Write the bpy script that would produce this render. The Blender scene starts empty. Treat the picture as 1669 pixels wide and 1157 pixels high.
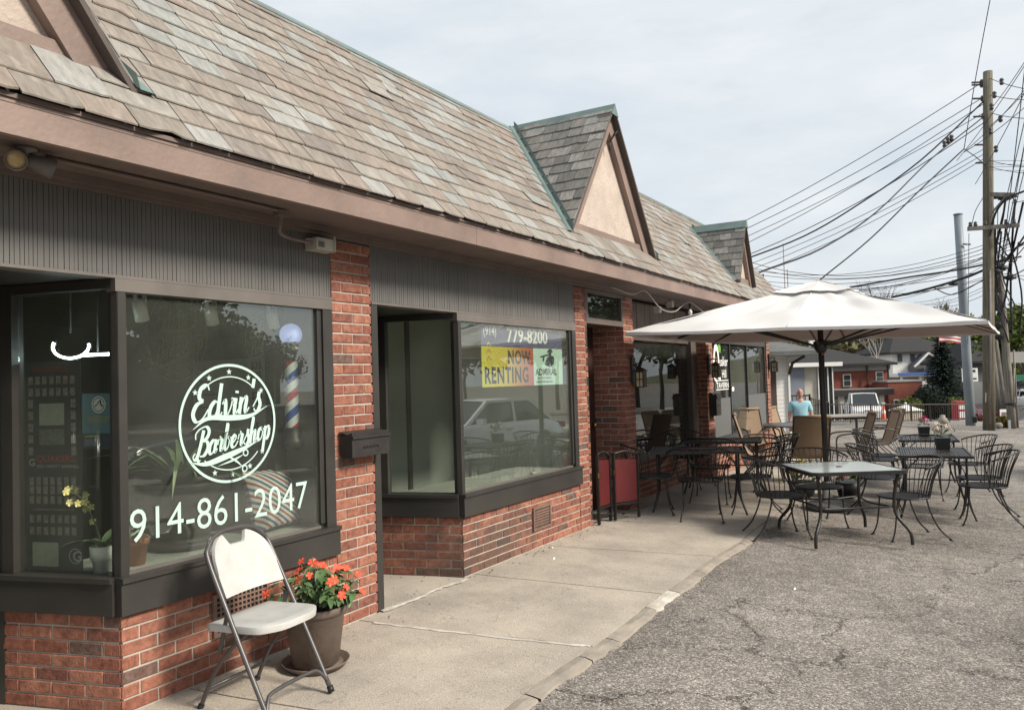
import bpy, math, random
from math import sin, cos, pi, radians, sqrt
from mathutils import Vector, Matrix, Euler, noise

SC = bpy.context.scene
COL = SC.collection
rng = random.Random(11)

# ------------------------------------------------------------------ camera
cam_d = bpy.data.cameras.new('camera')
cam_d.sensor_width = 36.0
cam_d.lens = 28.04
cam_d.clip_start = 0.05
cam_d.clip_end = 3000
cam = bpy.data.objects.new('camera', cam_d)
COL.objects.link(cam)
CAM = Vector((3.64, 0.0, 1.55))
right = Vector((0.8590, 0.5118, -0.0300)).normalized()
fwd = Vector((-0.5107, 0.8592, 0.0322)).normalized()
up = right.cross(fwd).normalized()
right = fwd.cross(up).normalized()
m = Matrix((right, up, -fwd)).transposed().to_4x4()
m.translation = CAM
cam.matrix_world = m
SC.camera = cam

# ------------------------------------------------------------------ render
SC.view_settings.view_transform = 'Standard'
SC.view_settings.look = 'None'
SC.view_settings.gamma = 1.0
SC.view_settings.exposure = EXPOSURE = 0.74
SC.view_settings.use_curve_mapping = False
SC.cycles.max_bounces = 8
SC.cycles.diffuse_bounces = 4
SC.cycles.glossy_bounces = 4
SC.cycles.transmission_bounces = 6
SC.cycles.transparent_max_bounces = 24
SC.cycles.caustics_reflective = False
SC.cycles.caustics_refractive = False
SC.cycles.use_denoising = True

# ------------------------------------------------------------------ sky
SUN_EL = radians(36)
SUN_AZ = math.atan2(0.95, 0.06)          # from +Y towards +X
world = bpy.data.worlds.new('World')
SC.world = world
world.use_nodes = True
nt = world.node_tree
nt.nodes.clear()
N = nt.nodes.new
out = N('ShaderNodeOutputWorld'); bg = N('ShaderNodeBackground')
bg.inputs['Strength'].default_value = 0.10
sky = N('ShaderNodeTexSky'); sky.sky_type = 'NISHITA'; sky.sun_disc = False
sky.sun_elevation = SUN_EL; sky.sun_rotation = SUN_AZ
sky.air_density = 1.3; sky.dust_density = 2.5; sky.ozone_density = 2.0
tc = N('ShaderNodeTexCoord')
mp = N('ShaderNodeMapping'); mp.inputs['Scale'].default_value = (1.0, 1.0, 3.2)
mp.inputs['Rotation'].default_value = (0.15, 0.1, 0.5)
n1 = N('ShaderNodeTexNoise'); n1.inputs['Scale'].default_value = 2.3; n1.inputs['Detail'].default_value = 7; n1.inputs['Roughness'].default_value = 0.62
n1.inputs['Distortion'].default_value = 0.5
r1 = N('ShaderNodeValToRGB')
r1.color_ramp.elements[0].position = 0.33; r1.color_ramp.elements[0].color = (0.84, 0.84, 0.84, 1)
r1.color_ramp.elements[1].position = 0.56; r1.color_ramp.elements[1].color = (0.97, 0.97, 0.97, 1)
n2 = N('ShaderNodeTexNoise'); n2.inputs['Scale'].default_value = 4.5; n2.inputs['Detail'].default_value = 6; n2.inputs['Roughness'].default_value = 0.55
r2 = N('ShaderNodeValToRGB')
r2.color_ramp.elements[0].position = 0.3; r2.color_ramp.elements[0].color = (4.4, 4.8, 5.15, 1)
r2.color_ramp.elements[1].position = 0.7; r2.color_ramp.elements[1].color = (5.4, 5.6, 5.75, 1)
mx = N('ShaderNodeMix'); mx.data_type = 'RGBA'
L = nt.links.new
L(tc.outputs['Generated'], mp.inputs['Vector'])
L(mp.outputs[0], n1.inputs['Vector']); L(mp.outputs[0], n2.inputs['Vector'])
L(n1.outputs['Fac'], r1.inputs[0]); L(n2.outputs['Fac'], r2.inputs[0])
L(r1.outputs[0], mx.inputs[0]); L(sky.outputs[0], mx.inputs[6]); L(r2.outputs[0], mx.inputs[7])
L(mx.outputs[2], bg.inputs['Color']); L(bg.outputs[0], out.inputs['Surface'])

sun_d = bpy.data.lights.new('sun', 'SUN')
sun_d.energy = 3.0; sun_d.angle = radians(13); sun_d.color = (1.0, 0.92, 0.80)
sun = bpy.data.objects.new('sun', sun_d); COL.objects.link(sun)
sdir = Vector((sin(SUN_AZ)*cos(SUN_EL), cos(SUN_AZ)*cos(SUN_EL), sin(SUN_EL)))
sun.rotation_euler = (-sdir).to_track_quat('-Z', 'Y').to_euler()
sun.location = (20, 10, 30)

# ------------------------------------------------------------------ helpers
class MB:
    """collects polygons and links them as one mesh object"""
    def __init__(s):
        s.v = []; s.f = []; s.sm = []
    def add(s, verts, faces, smooth=False, M=None):
        o = len(s.v)
        if M is not None: verts = [M @ Vector(p) for p in verts]
        s.v.extend([tuple(p) for p in verts])
        s.f.extend([tuple(o+i for i in fc) for fc in faces])
        s.sm.extend([smooth]*len(faces))
        return s
    def box(s, c, d, rot=None, M=None):
        hx, hy, hz = d[0]/2, d[1]/2, d[2]/2
        vs = [Vector((x*hx, y*hy, z*hz)) for z in (-1, 1) for y in (-1, 1) for x in (-1, 1)]
        if rot is not None:
            R = rot if isinstance(rot, Matrix) else Euler(rot).to_matrix()
            vs = [R @ p for p in vs]
        vs = [p + Vector(c) for p in vs]
        return s.add(vs, [(0,2,3,1),(4,5,7,6),(0,1,5,4),(2,6,7,3),(0,4,6,2),(1,3,7,5)], False, M)
    def b2(s, x0, x1, y0, y1, z0, z1, M=None):
        return s.box(((x0+x1)/2, (y0+y1)/2, (z0+z1)/2), (abs(x1-x0), abs(y1-y0), abs(z1-z0)), None, M)
    def bar(s, a, b, w, h=None, M=None, upv=(0,0,1)):
        a = Vector(a); b = Vector(b); h = w if h is None else h
        d = (b-a); Ln = d.length; d.normalize()
        u = Vector(upv)
        if abs(d.dot(u)) > 0.98: u = Vector((1,0,0))
        x = d.cross(u).normalized(); z = x.cross(d).normalized()
        R = Matrix((x, d, z)).transposed()
        return s.box((a+b)/2, (w, Ln, h), R, M)
    def tube(s, pts, r, n=6, M=None, cap=True, smooth=True):
        pts = [Vector(p) for p in pts]
        rs = r if isinstance(r, (list, tuple)) else [r]*len(pts)
        vs = []; fs = []
        prev = None
        for i, p in enumerate(pts):
            if i == 0: t = pts[1]-p
            elif i == len(pts)-1: t = p-pts[i-1]
            else: t = (pts[i+1]-p).normalized() + (p-pts[i-1]).normalized()
            if t.length < 1e-9: t = Vector((0,0,1))
            t.normalize()
            if prev is None:
                u = Vector((0,0,1)) if abs(t.z) < 0.9 else Vector((1,0,0))
                x = t.cross(u).normalized()
            else:
                x = (prev - t*prev.dot(t))
                if x.length < 1e-6: x = t.orthogonal()
                x.normalize()
            prev = x
            y = t.cross(x)
            for k in range(n):
                a = 2*pi*k/n
                vs.append(p + (x*cos(a)+y*sin(a))*rs[i])
        for i in range(len(pts)-1):
            for k in range(n):
                k2 = (k+1) % n
                fs.append((i*n+k, i*n+k2, (i+1)*n+k2, (i+1)*n+k))
        s.add(vs, fs, smooth, M)
        if cap and n >= 3:
            o = len(s.v)-len(vs)
            s.f.append(tuple(o+k for k in reversed(range(n)))); s.sm.append(False)
            e = o+(len(pts)-1)*n
            s.f.append(tuple(e+k for k in range(n))); s.sm.append(False)
        return s
    def lathe(s, prof, n=20, M=None, smooth=True, sx=1, sy=1):
        vs = []; fs = []
        for r, z in prof:
            for k in range(n):
                a = 2*pi*k/n
                vs.append(Vector((r*cos(a)*sx, r*sin(a)*sy, z)))
        for i in range(len(prof)-1):
            for k in range(n):
                k2 = (k+1) % n
                fs.append((i*n+k, i*n+k2, (i+1)*n+k2, (i+1)*n+k))
        return s.add(vs, fs, smooth, M)
    def sphere(s, c, r, n=14, m=8, M=None, sc=(1,1,1)):
        prof = [(max(1e-4, sin(pi*i/m)), -cos(pi*i/m)) for i in range(m+1)]
        T = Matrix.Translation(c) @ Matrix.Diagonal((r*sc[0], r*sc[1], r*sc[2], 1))
        if M is not None: T = M @ T
        return s.lathe(prof, n, T)
    def prism(s, poly, z0, z1, M=None):
        """2-D polygon (counter clockwise) extruded in local z"""
        n = len(poly)
        vs = [Vector((p[0], p[1], z0)) for p in poly] + [Vector((p[0], p[1], z1)) for p in poly]
        fs = [tuple(reversed(range(n))), tuple(range(n, 2*n))]
        fs += [(i, (i+1) % n, n+(i+1) % n, n+i) for i in range(n)]
        return s.add(vs, fs, False, M)
    def quad(s, a, b, c, d, smooth=False):
        return s.add([a, b, c, d], [(0,1,2,3)], smooth)
    def poly(s, pts):
        return s.add(pts, [tuple(range(len(pts)))])
    def grid(s, P, smooth=True):
        """P[i][j] points"""
        ni, nj = len(P), len(P[0])
        vs = [p for row in P for p in row]
        fs = [(i*nj+j, i*nj+j+1, (i+1)*nj+j+1, (i+1)*nj+j) for i in range(ni-1) for j in range(nj-1)]
        return s.add(vs, fs, smooth)
    def mesh(s, name, mat):
        me = bpy.data.meshes.new(name)
        me.from_pydata(s.v, [], s.f)
        me.polygons.foreach_set('use_smooth', s.sm)
        mats = mat if isinstance(mat, (list, tuple)) else [mat]
        for q in mats: me.materials.append(q)
        me.update()
        return me
    def build(s, name, mat, parent=None, kind=None, label=None):
        return link(name, s.mesh(name, mat), parent, kind, label)

def link(name, me, parent=None, kind=None, label=None):
    o = bpy.data.objects.new(name, me)
    COL.objects.link(o)
    if parent is not None: adopt(o, parent)
    if kind: o['kind'] = kind
    if label: o['label'] = label
    return o

def adopt(o, parent):
    """child keeps its world placement"""
    o.parent = parent
    o.matrix_parent_inverse = wm(parent).inverted()

def wm(o):
    M = o.matrix_basis.copy()
    if o.parent is not None: M = wm(o.parent) @ o.matrix_parent_inverse @ M
    return M

def tag(o, label=None, cat=None, group=None, kind=None):
    if label: o['label'] = label
    if cat: o['category'] = cat
    if group: o['group'] = group
    if kind: o['kind'] = kind
    return o

def thing(name, label, cat, loc=(0,0,0), rz=0, group=None):
    o = bpy.data.objects.new(name, None)
    o.empty_display_size = 0.2
    COL.objects.link(o)
    o.location = loc; o.rotation_euler = (0, 0, rz)
    return tag(o, label, cat, group)

def copy_tree(o, parent=None):
    c = o.copy(); COL.objects.link(c)
    if parent is not None:
        c.parent = parent; c.matrix_parent_inverse = o.matrix_parent_inverse.copy()
    for ch in list(o.children): copy_tree(ch, c)
    return c

def part(name, mb, mat, root, label=None, kind=None):
    """part given in the thing's own coordinates"""
    o = link(name, mb.mesh(name, mat), None, kind, label)
    o.parent = root
    return o

def bez(pts, n=8):
    """Catmull-Rom through points"""
    P = [Vector(p) for p in pts]
    if len(P) < 3: return P
    Q = [P[0]*2-P[1]] + P + [P[-1]*2-P[-2]]
    o = []
    for i in range(1, len(Q)-2):
        p0, p1, p2, p3 = Q[i-1], Q[i], Q[i+1], Q[i+2]
        for k in range(n):
            t = k/n
            o.append(0.5*((2*p1)+(p2-p0)*t+(2*p0-5*p1+4*p2-p3)*t*t+(3*p1-p0-3*p2+p3)*t**3))
    o.append(P[-1])
    return o

def sstep(t):
    t = min(max(t, 0.0), 1.0); return t*t*(3-2*t)
def gz(x, y):
    """ground height: falls away from the wall, then along the car park, and drops beyond the far railing"""
    a = -0.05*min(max(x, 0), 4.0)
    b = -0.022*min(max(y-12, 0), 60)
    dip = -0.42*math.exp(-((x+0.2)**2+(y-19.8)**2)/1.7**2) if y > 14 else 0
    u = (x-3.64)*cos(VA)+y*sin(VA); d = -(x-3.64)*sin(VA)+y*cos(VA)
    drop = 0
    if d > 34.5:
        drop = -(1.6*sstep((d-34.5)/8)+1.6*sstep((d-45)/30))*(1-sstep((u/d-.595)/.05))
    return a+b+dip+drop

VA = radians(30.74)
def V(u, d, z=0.0):
    """site coordinates for what lies beyond the car park: u metres across, d metres along the view axis of the lot"""
    return Vector((3.64 + u*cos(VA) - d*sin(VA), u*sin(VA) + d*cos(VA), z))

# ------------------------------------------------------------------ materials
MATS = {}
def mat(name, col, rough=0.6, col2=None, scale=6.0, detail=4, bump=0.0, bscale=None, metal=0.0, spec=0.5,
        coord='Object', stretch=None, contrast=(0.35, 0.65), rand=0.0, extra=None, sheen=0, trans=0, alpha=None):
    if name in MATS: return MATS[name]
    M = bpy.data.materials.new(name); MATS[name] = M
    M.use_nodes = True
    t = M.node_tree; b = t.nodes['Principled BSDF']
    def g(c): return (c[0], c[1], c[2], 1.0)
    b.inputs['Base Color'].default_value = g(col)
    b.inputs['Roughness'].default_value = rough
    b.inputs['Metallic'].default_value = metal
    b.inputs['Specular IOR Level'].default_value = spec
    if trans: b.inputs['Transmission Weight'].default_value = trans
    vec = None
    if col2 is not None or bump:
        c = t.nodes.new('ShaderNodeTexCoord')
        vec = c.outputs[coord]
        if stretch:
            mpn = t.nodes.new('ShaderNodeMapping'); mpn.inputs['Scale'].default_value = stretch
            t.links.new(vec, mpn.inputs[0]); vec = mpn.outputs[0]
        if rand:
            oi = t.nodes.new('ShaderNodeObjectInfo')
            va = t.nodes.new('ShaderNodeVectorMath'); va.operation = 'MULTIPLY_ADD'
            t.links.new(oi.outputs['Random'], va.inputs[0]); va.inputs[1].default_value = (37, 71, 13)
            t.links.new(vec, va.inputs[2]); vec = va.outputs[0]
    colout = None
    if col2 is not None:
        n = t.nodes.new('ShaderNodeTexNoise'); n.inputs['Scale'].default_value = scale; n.inputs['Detail'].default_value = detail
        n.inputs['Roughness'].default_value = 0.6
        t.links.new(vec, n.inputs['Vector'])
        r = t.nodes.new('ShaderNodeValToRGB')
        r.color_ramp.elements[0].position = contrast[0]; r.color_ramp.elements[0].color = g(col)
        r.color_ramp.elements[1].position = contrast[1]; r.color_ramp.elements[1].color = g(col2)
        t.links.new(n.outputs['Fac'], r.inputs[0])
        colout = r.outputs[0]
        t.links.new(colout, b.inputs['Base Color'])
    if bump:
        n = t.nodes.new('ShaderNodeTexNoise'); n.inputs['Scale'].default_value = bscale or scale*4; n.inputs['Detail'].default_value = 4
        t.links.new(vec, n.inputs['Vector'])
        bp = t.nodes.new('ShaderNodeBump'); bp.inputs['Strength'].default_value = bump; bp.inputs['Distance'].default_value = 0.01
        t.links.new(n.outputs['Fac'], bp.inputs['Height'])
        t.links.new(bp.outputs[0], b.inputs['Normal'])
    if extra: extra(M, t, b, colout)
    return M

def pieces_mat(name, stops, rough=0.85, grain=(30, 30, 30), gamt=0.35, bump=0.3, bscale=60, streak=None, spots=None, stain=None):
    """a colour of its own for each piece: by object, or by island inside a joined mesh"""
    M = bpy.data.materials.new(name); M.use_nodes = True; MATS[name] = M
    t = M.node_tree; b = t.nodes['Principled BSDF']; Nn = t.nodes.new; Lk = t.links.new
    b.inputs['Roughness'].default_value = rough; b.inputs['Specular IOR Level'].default_value = 0.3
    oi = Nn('ShaderNodeObjectInfo'); ge = Nn('ShaderNodeNewGeometry')
    ad = Nn('ShaderNodeMath'); ad.operation = 'MULTIPLY_ADD'; ad.inputs[1].default_value = 7.31
    Lk(oi.outputs['Random'], ad.inputs[0]); Lk(ge.outputs['Random Per Island'], ad.inputs[2])
    fr = Nn('ShaderNodeMath'); fr.operation = 'FRACT'; Lk(ad.outputs[0], fr.inputs[0])
    r = Nn('ShaderNodeValToRGB'); cr = r.color_ramp; cr.interpolation = 'CONSTANT'
    while len(cr.elements) < len(stops): cr.elements.new(0.5)
    for e, (p, c) in zip(cr.elements, stops): e.position = p; e.color = (c[0], c[1], c[2], 1)
    Lk(fr.outputs[0], r.inputs[0])
    tc = Nn('ShaderNodeTexCoord'); off = Nn('ShaderNodeVectorMath'); off.operation = 'MULTIPLY_ADD'
    off.inputs[1].default_value = (91, 53, 17); Lk(fr.outputs[0], off.inputs[0]); Lk(tc.outputs['Object'], off.inputs[2])
    mpn = Nn('ShaderNodeMapping'); mpn.inputs['Scale'].default_value = grain; Lk(off.outputs[0], mpn.inputs[0])
    n = Nn('ShaderNodeTexNoise'); n.inputs['Scale'].default_value = 1.0; n.inputs['Detail'].default_value = 5; n.inputs['Roughness'].default_value = 0.65
    Lk(mpn.outputs[0], n.inputs['Vector'])
    mr = Nn('ShaderNodeMapRange'); mr.inputs['From Min'].default_value = 0.3; mr.inputs['From Max'].default_value = 0.7
    mr.inputs['To Min'].default_value = 1-gamt; mr.inputs['To Max'].default_value = 1+gamt
    Lk(n.outputs['Fac'], mr.inputs['Value'])
    vm = Nn('ShaderNodeVectorMath'); vm.operation = 'MULTIPLY'
    Lk(r.outputs[0], vm.inputs[0]); Lk(mr.outputs[0], vm.inputs[1])
    outc = vm.outputs[0]
    if spots:
        n3 = Nn('ShaderNodeTexNoise'); n3.inputs['Scale'].default_value = spots[0]; n3.inputs['Detail'].default_value = 5
        Lk(off.outputs[0], n3.inputs['Vector'])
        r3 = Nn('ShaderNodeValToRGB'); r3.color_ramp.elements[0].position = spots[1]; r3.color_ramp.elements[1].position = spots[1]+0.12
        r3.color_ramp.elements[1].color = (spots[3],)*3+(1,)
        Lk(n3.outputs['Fac'], r3.inputs[0])
        mx = Nn('ShaderNodeMix'); mx.data_type = 'RGBA'; Lk(r3.outputs[0], mx.inputs[0]); Lk(outc, mx.inputs[6])
        mx.inputs[7].default_value = (*spots[2], 1); outc = mx.outputs[2]
    if stain:
        gp = Nn('ShaderNodeNewGeometry'); sb = Nn('ShaderNodeVectorMath'); sb.operation = 'SUBTRACT'; Lk(gp.outputs['Position'], sb.inputs[0]); sb.inputs[1].default_value = stain[0]
        sc_ = Nn('ShaderNodeVectorMath'); sc_.operation = 'MULTIPLY'; Lk(sb.outputs[0], sc_.inputs[0]); sc_.inputs[1].default_value = stain[1]
        ln = Nn('ShaderNodeVectorMath'); ln.operation = 'LENGTH'; Lk(sc_.outputs[0], ln.inputs[0])
        nz = Nn('ShaderNodeTexNoise'); nz.inputs['Scale'].default_value = 6; nz.inputs['Detail'].default_value = 7; Lk(gp.outputs['Position'], nz.inputs['Vector'])
        sm_ = Nn('ShaderNodeMath'); sm_.operation = 'MULTIPLY_ADD'; sm_.inputs[1].default_value = -2.4; Lk(nz.outputs['Fac'], sm_.inputs[0]); Lk(ln.outputs['Value'], sm_.inputs[2])
        ms = Nn('ShaderNodeMapRange'); ms.inputs['From Min'].default_value = -.7; ms.inputs['From Max'].default_value = .1; ms.inputs['To Min'].default_value = .72; ms.inputs['To Max'].default_value = 0; Lk(sm_.outputs[0], ms.inputs['Value'])
        mz = Nn('ShaderNodeMix'); mz.data_type = 'RGBA'; Lk(ms.outputs[0], mz.inputs[0]); Lk(outc, mz.inputs[6]); mz.inputs[7].default_value = (.075,.062,.052,1); outc = mz.outputs[2]
    Lk(outc, b.inputs['Base Color'])
    nb = Nn('ShaderNodeTexNoise'); nb.inputs['Scale'].default_value = bscale; nb.inputs['Detail'].default_value = 4
    Lk(off.outputs[0], nb.inputs['Vector'])
    bp = Nn('ShaderNodeBump'); bp.inputs['Strength'].default_value = bump; bp.inputs['Distance'].default_value = 0.006
    Lk(nb.outputs['Fac'], bp.inputs['Height']); Lk(bp.outputs[0], b.inputs['Normal'])
    return M

def glass_mat(name, tint=(0.80, 0.84, 0.80), refl=1.5, rough=0.0, veil=0.021):
    M = bpy.data.materials.new(name); M.use_nodes = True; MATS[name] = M
    t = M.node_tree; t.nodes.clear(); Nn = t.nodes.new; Lk = t.links.new
    o = Nn('ShaderNodeOutputMaterial'); mixs = Nn('ShaderNodeMixShader'); tr = Nn('ShaderNodeBsdfTransparent'); gl = Nn('ShaderNodeBsdfGlossy')
    # reflectance of one face after Schlick, the same from either side
    lw = Nn('ShaderNodeLayerWeight'); lw.inputs['Blend'].default_value = 0.5
    pw = Nn('ShaderNodeMath'); pw.operation = 'POWER'; pw.inputs[1].default_value = 5; Lk(lw.outputs['Facing'], pw.inputs[0])
    f0 = ((refl-1)/(refl+1))**2
    fr = Nn('ShaderNodeMath'); fr.operation = 'MULTIPLY_ADD'; fr.inputs[1].default_value = 1-f0; fr.inputs[2].default_value = f0; Lk(pw.outputs[0], fr.inputs[0])
    tr.inputs['Color'].default_value = (*tint, 1); gl.inputs['Roughness'].default_value = rough
    gl.inputs['Color'].default_value = (0.95, 0.97, 0.96, 1)
    Lk(fr.outputs[0], mixs.inputs[0]); Lk(tr.outputs[0], mixs.inputs[1]); Lk(gl.outputs[0], mixs.inputs[2]); 
    # uneven pale film that paints haze into the glass
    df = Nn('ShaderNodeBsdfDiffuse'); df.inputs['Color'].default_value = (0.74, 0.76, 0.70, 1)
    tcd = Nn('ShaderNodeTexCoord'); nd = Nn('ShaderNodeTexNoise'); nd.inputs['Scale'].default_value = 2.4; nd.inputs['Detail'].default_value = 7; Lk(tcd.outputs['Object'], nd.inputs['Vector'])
    md = Nn('ShaderNodeMapRange'); md.inputs['From Min'].default_value = .3; md.inputs['From Max'].default_value = .7; md.inputs['To Min'].default_value = veil*.6; md.inputs['To Max'].default_value = veil*1.5; Lk(nd.outputs['Fac'], md.inputs['Value'])
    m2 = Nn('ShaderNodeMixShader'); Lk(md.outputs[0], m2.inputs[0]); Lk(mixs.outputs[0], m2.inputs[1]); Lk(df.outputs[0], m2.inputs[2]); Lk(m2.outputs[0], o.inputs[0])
    return M

def emit_mat(name, col, strength):
    M = bpy.data.materials.new(name); M.use_nodes = True; MATS[name] = M
    b = M.node_tree.nodes['Principled BSDF']
    b.inputs['Base Color'].default_value = (*col, 1)
    b.inputs['Emission Color'].default_value = (*col, 1); b.inputs['Emission Strength'].default_value = strength
    return M

# ------------------------------------------------------------------ lettering
def text_geo(txt, h, sx=1.0, bold=0.0, align='LEFT', spacing=1.0):
    """flat print: returns verts (x, y) and faces in metres, cap height about h"""
    cu = bpy.data.curves.new('print', 'FONT')
    cu.body = txt; cu.size = 1.0; cu.offset = bold; cu.align_x = align; cu.space_character = spacing
    cu.resolution_u = 3
    ob = bpy.data.objects.new('print', cu); COL.objects.link(ob)
    dg = bpy.context.evaluated_depsgraph_get(); dg.update()
    me = bpy.data.meshes.new_from_object(ob.evaluated_get(dg))
    k = h/0.69
    vs = [(v.co.x*k*sx, v.co.y*k) for v in me.vertices]
    fs = [tuple(p.vertices) for p in me.polygons]
    bpy.data.objects.remove(ob); bpy.data.curves.remove(cu); bpy.data.meshes.remove(me)
    return vs, fs

class Print:
    """flat print on a plane: origin o, unit vectors u (reading direction) and w (up), n (towards the reader)"""
    def __init__(s, o, u, w):
        s.o = Vector(o); s.u = Vector(u).normalized(); s.w = Vector(w).normalized(); s.n = s.u.cross(s.w).normalized()
        s.mb = MB(); s.k = 0
    def P(s, x, y, lift=0.0): return s.o + s.u*x + s.w*y + s.n*lift
    def text(s, txt, x, y, h, sx=1.0, bold=0.0, align='LEFT', spacing=1.0, lift=0.0, rot=0.0):
        vs, fs = text_geo(txt, h, sx, bold, align, spacing)
        c, q = cos(rot), sin(rot)
        s.mb.add([s.P(x+a*c-b*q, y+a*q+b*c, lift) for a, b in vs], fs)
    def poly(s, pts, lift=0.0): s.mb.poly([s.P(x, y, lift) for x, y in pts])
    def rect(s, x0, y0, x1, y1, lift=0.0): s.poly([(x0,y0),(x1,y0),(x1,y1),(x0,y1)], lift)
    def ring(s, cx, cy, r, w, n=64, a0=0, a1=2*pi, sy=1.0, lift=0.0):
        seg = [a0+(a1-a0)*i/n for i in range(n+1)]
        for a, b in zip(seg[:-1], seg[1:]):
            s.poly([(cx+r0*cos(t), cy+r0*sin(t)*sy) for r0, t in ((r-w/2,a),(r+w/2,a),(r+w/2,b),(r-w/2,b))], lift)
    def disc(s, cx, cy, r, n=24, sy=1.0, lift=0.0):
        s.poly([(cx+r*cos(2*pi*i/n), cy+r*sin(2*pi*i/n)*sy) for i in range(n)], lift)
    def star(s, cx, cy, r, lift=0.0):
        p = [(cx+(r if i % 2 == 0 else r*0.42)*sin(pi*i/5), cy+(r if i % 2 == 0 else r*0.42)*cos(pi*i/5)) for i in range(10)]
        for i in range(10): s.mb.add([s.P(cx, cy, lift), s.P(*p[(i+1) % 10], lift), s.P(*p[i], lift)], [(0,1,2)])
    def stroke(s, pts, w0, w1, smooth=6, lift=0.0, taper=False):
        """pen stroke: thin going up (w0), thick going down (w1)"""
        q = bez([(a, b, 0) for a, b in pts], smooth)
        s.k += 1; lf = lift + 0.00008*s.k
        Lq = []
        for i, p in enumerate(q):
            t = (q[min(i+1, len(q)-1)]-q[max(i-1, 0)])
            if t.length < 1e-9: t = Vector((1,0,0))
            t.normalize()
            k = max(0.0, min(1.0, -t.y*1.1+0.15))
            w = w0+(w1-w0)*k
            if taper: w *= max(0.12, sin(pi*(i+0.3)/(len(q)-0.4)))
            nrm = Vector((-t.y, t.x, 0))
            Lq.append((p+nrm*w/2, p-nrm*w/2))
        for (a, b), (c, d) in zip(Lq[:-1], Lq[1:]):
            s.mb.add([s.P(b.x,b.y,lf), s.P(d.x,d.y,lf), s.P(c.x,c.y,lf), s.P(a.x,a.y,lf)], [(0,1,2,3)])
    def build(s, name, mat, root, label=None):
        return s.mb.build(name, mat, root, None, label)

GLY = {
 'E': (1.35, [[(1.2,1.7),(0.95,2.05),(0.5,1.85),(0.45,1.35),(0.8,1.12)],[(0.8,1.12),(0.3,0.95),(0.1,0.45),(0.42,0.0),(0.9,0.1),(1.3,0.6)]]),
 'd': (1.1, [[(0.72,0.85),(0.45,1.0),(0.14,0.7),(0.1,0.25),(0.35,0.0),(0.62,0.25),(0.82,0.9)],[(0.82,2.0),(0.8,1.2),(0.8,0.3),(0.92,0.03),(1.15,0.3)]]),
 'v': (0.95, [[(0.0,0.75),(0.16,1.0),(0.28,0.75),(0.34,0.2),(0.46,0.02),(0.72,0.4),(0.82,0.85),(0.74,1.0),(0.98,0.9)]]),
 'i': (0.5, [[(0.0,0.55),(0.15,1.0)],[(0.17,1.0),(0.15,0.3),(0.24,0.02),(0.5,0.3)],[(0.2,1.42),(0.21,1.28)]]),
 'n': (0.95, [[(0.0,0.6),(0.13,1.0)],[(0.15,1.0),(0.13,0.5),(0.12,0.0)],[(0.13,0.15),(0.3,0.75),(0.52,1.0),(0.64,0.8),(0.6,0.3),(0.7,0.02),(0.95,0.3)]]),
 "'": (0.35, [[(0.18,2.0),(0.14,1.45)]]),
 's': (0.75, [[(0.0,0.3),(0.3,0.75),(0.45,1.15)],[(0.45,1.15),(0.42,0.85),(0.64,0.4),(0.5,0.03),(0.18,0.05),(0.12,0.2)]]),
 'B': (1.4, [[(0.55,1.9),(0.42,1.0),(0.22,0.15),(-0.1,-0.15),(-0.3,0.15),(-0.1,0.35)],[(-0.25,1.35),(-0.3,1.75),(0.1,2.05),(0.8,2.12),(1.2,1.75),(1.05,1.3),(0.5,1.1)],[(0.5,1.1),(1.1,1.0),(1.28,0.5),(0.95,0.05),(0.45,0.05)]]),
 'a': (1.0, [[(0.72,0.85),(0.45,1.0),(0.14,0.7),(0.1,0.25),(0.33,0.0),(0.6,0.2),(0.76,0.95)],[(0.78,1.0),(0.73,0.3),(0.83,0.03),(1.02,0.3)]]),
 'r': (0.75, [[(0.0,0.55),(0.13,1.1),(0.25,0.95),(0.52,0.92)],[(0.52,0.92),(0.43,0.35),(0.52,0.02),(0.78,0.3)]]),
 'b': (0.85, [[(0.0,0.3),(0.3,1.3),(0.34,1.85),(0.2,2.0)],[(0.2,2.0),(0.13,1.2),(0.13,0.3),(0.35,0.0),(0.6,0.25)],[(0.6,0.25),(0.64,0.75),(0.5,0.98),(0.62,0.8),(0.88,0.85)]]),
 'e': (0.85, [[(0.0,0.3),(0.4,0.5),(0.6,0.8),(0.42,1.0)],[(0.42,1.0),(0.15,0.75),(0.12,0.25),(0.36,0.0)],[(0.36,0.0),(0.65,0.15),(0.88,0.45)]]),
 'h': (0.95, [[(0.0,0.3),(0.28,1.3),(0.32,1.85),(0.2,2.0)],[(0.2,2.0),(0.13,1.2),(0.1,0.0)],[(0.12,0.15),(0.3,0.75),(0.52,0.95),(0.62,0.75),(0.58,0.3),(0.68,0.02),(0.95,0.3)]]),
 'o': (0.85, [[(0.5,1.0),(0.18,0.85),(0.1,0.3),(0.35,0.0)],[(0.35,0.0),(0.64,0.3),(0.64,0.8),(0.48,1.0),(0.6,0.82),(0.86,0.88)]]),
 'p': (0.95, [[(0.0,0.55),(0.15,1.05)],[(0.15,1.05),(0.13,0.2),(0.08,-0.95)],[(0.13,0.5),(0.4,1.0),(0.66,0.85)],[(0.66,0.85),(0.66,0.3),(0.42,0.0),(0.18,0.1)]]),
}
def script(pr, txt, x, y, xh, w0, w1, slant=0.25, sx=0.62, rise=0.0, lift=0.0):
    for ch in txt:
        adv, st = GLY[ch]
        for s_ in st:
            pr.stroke([(x+(px*sx+py*slant*0.55)*xh, y+py*xh+rise*(x+px*sx*xh)) for px, py in s_], w0, w1, 5, lift)
        x += adv*sx*xh
    return x

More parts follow.
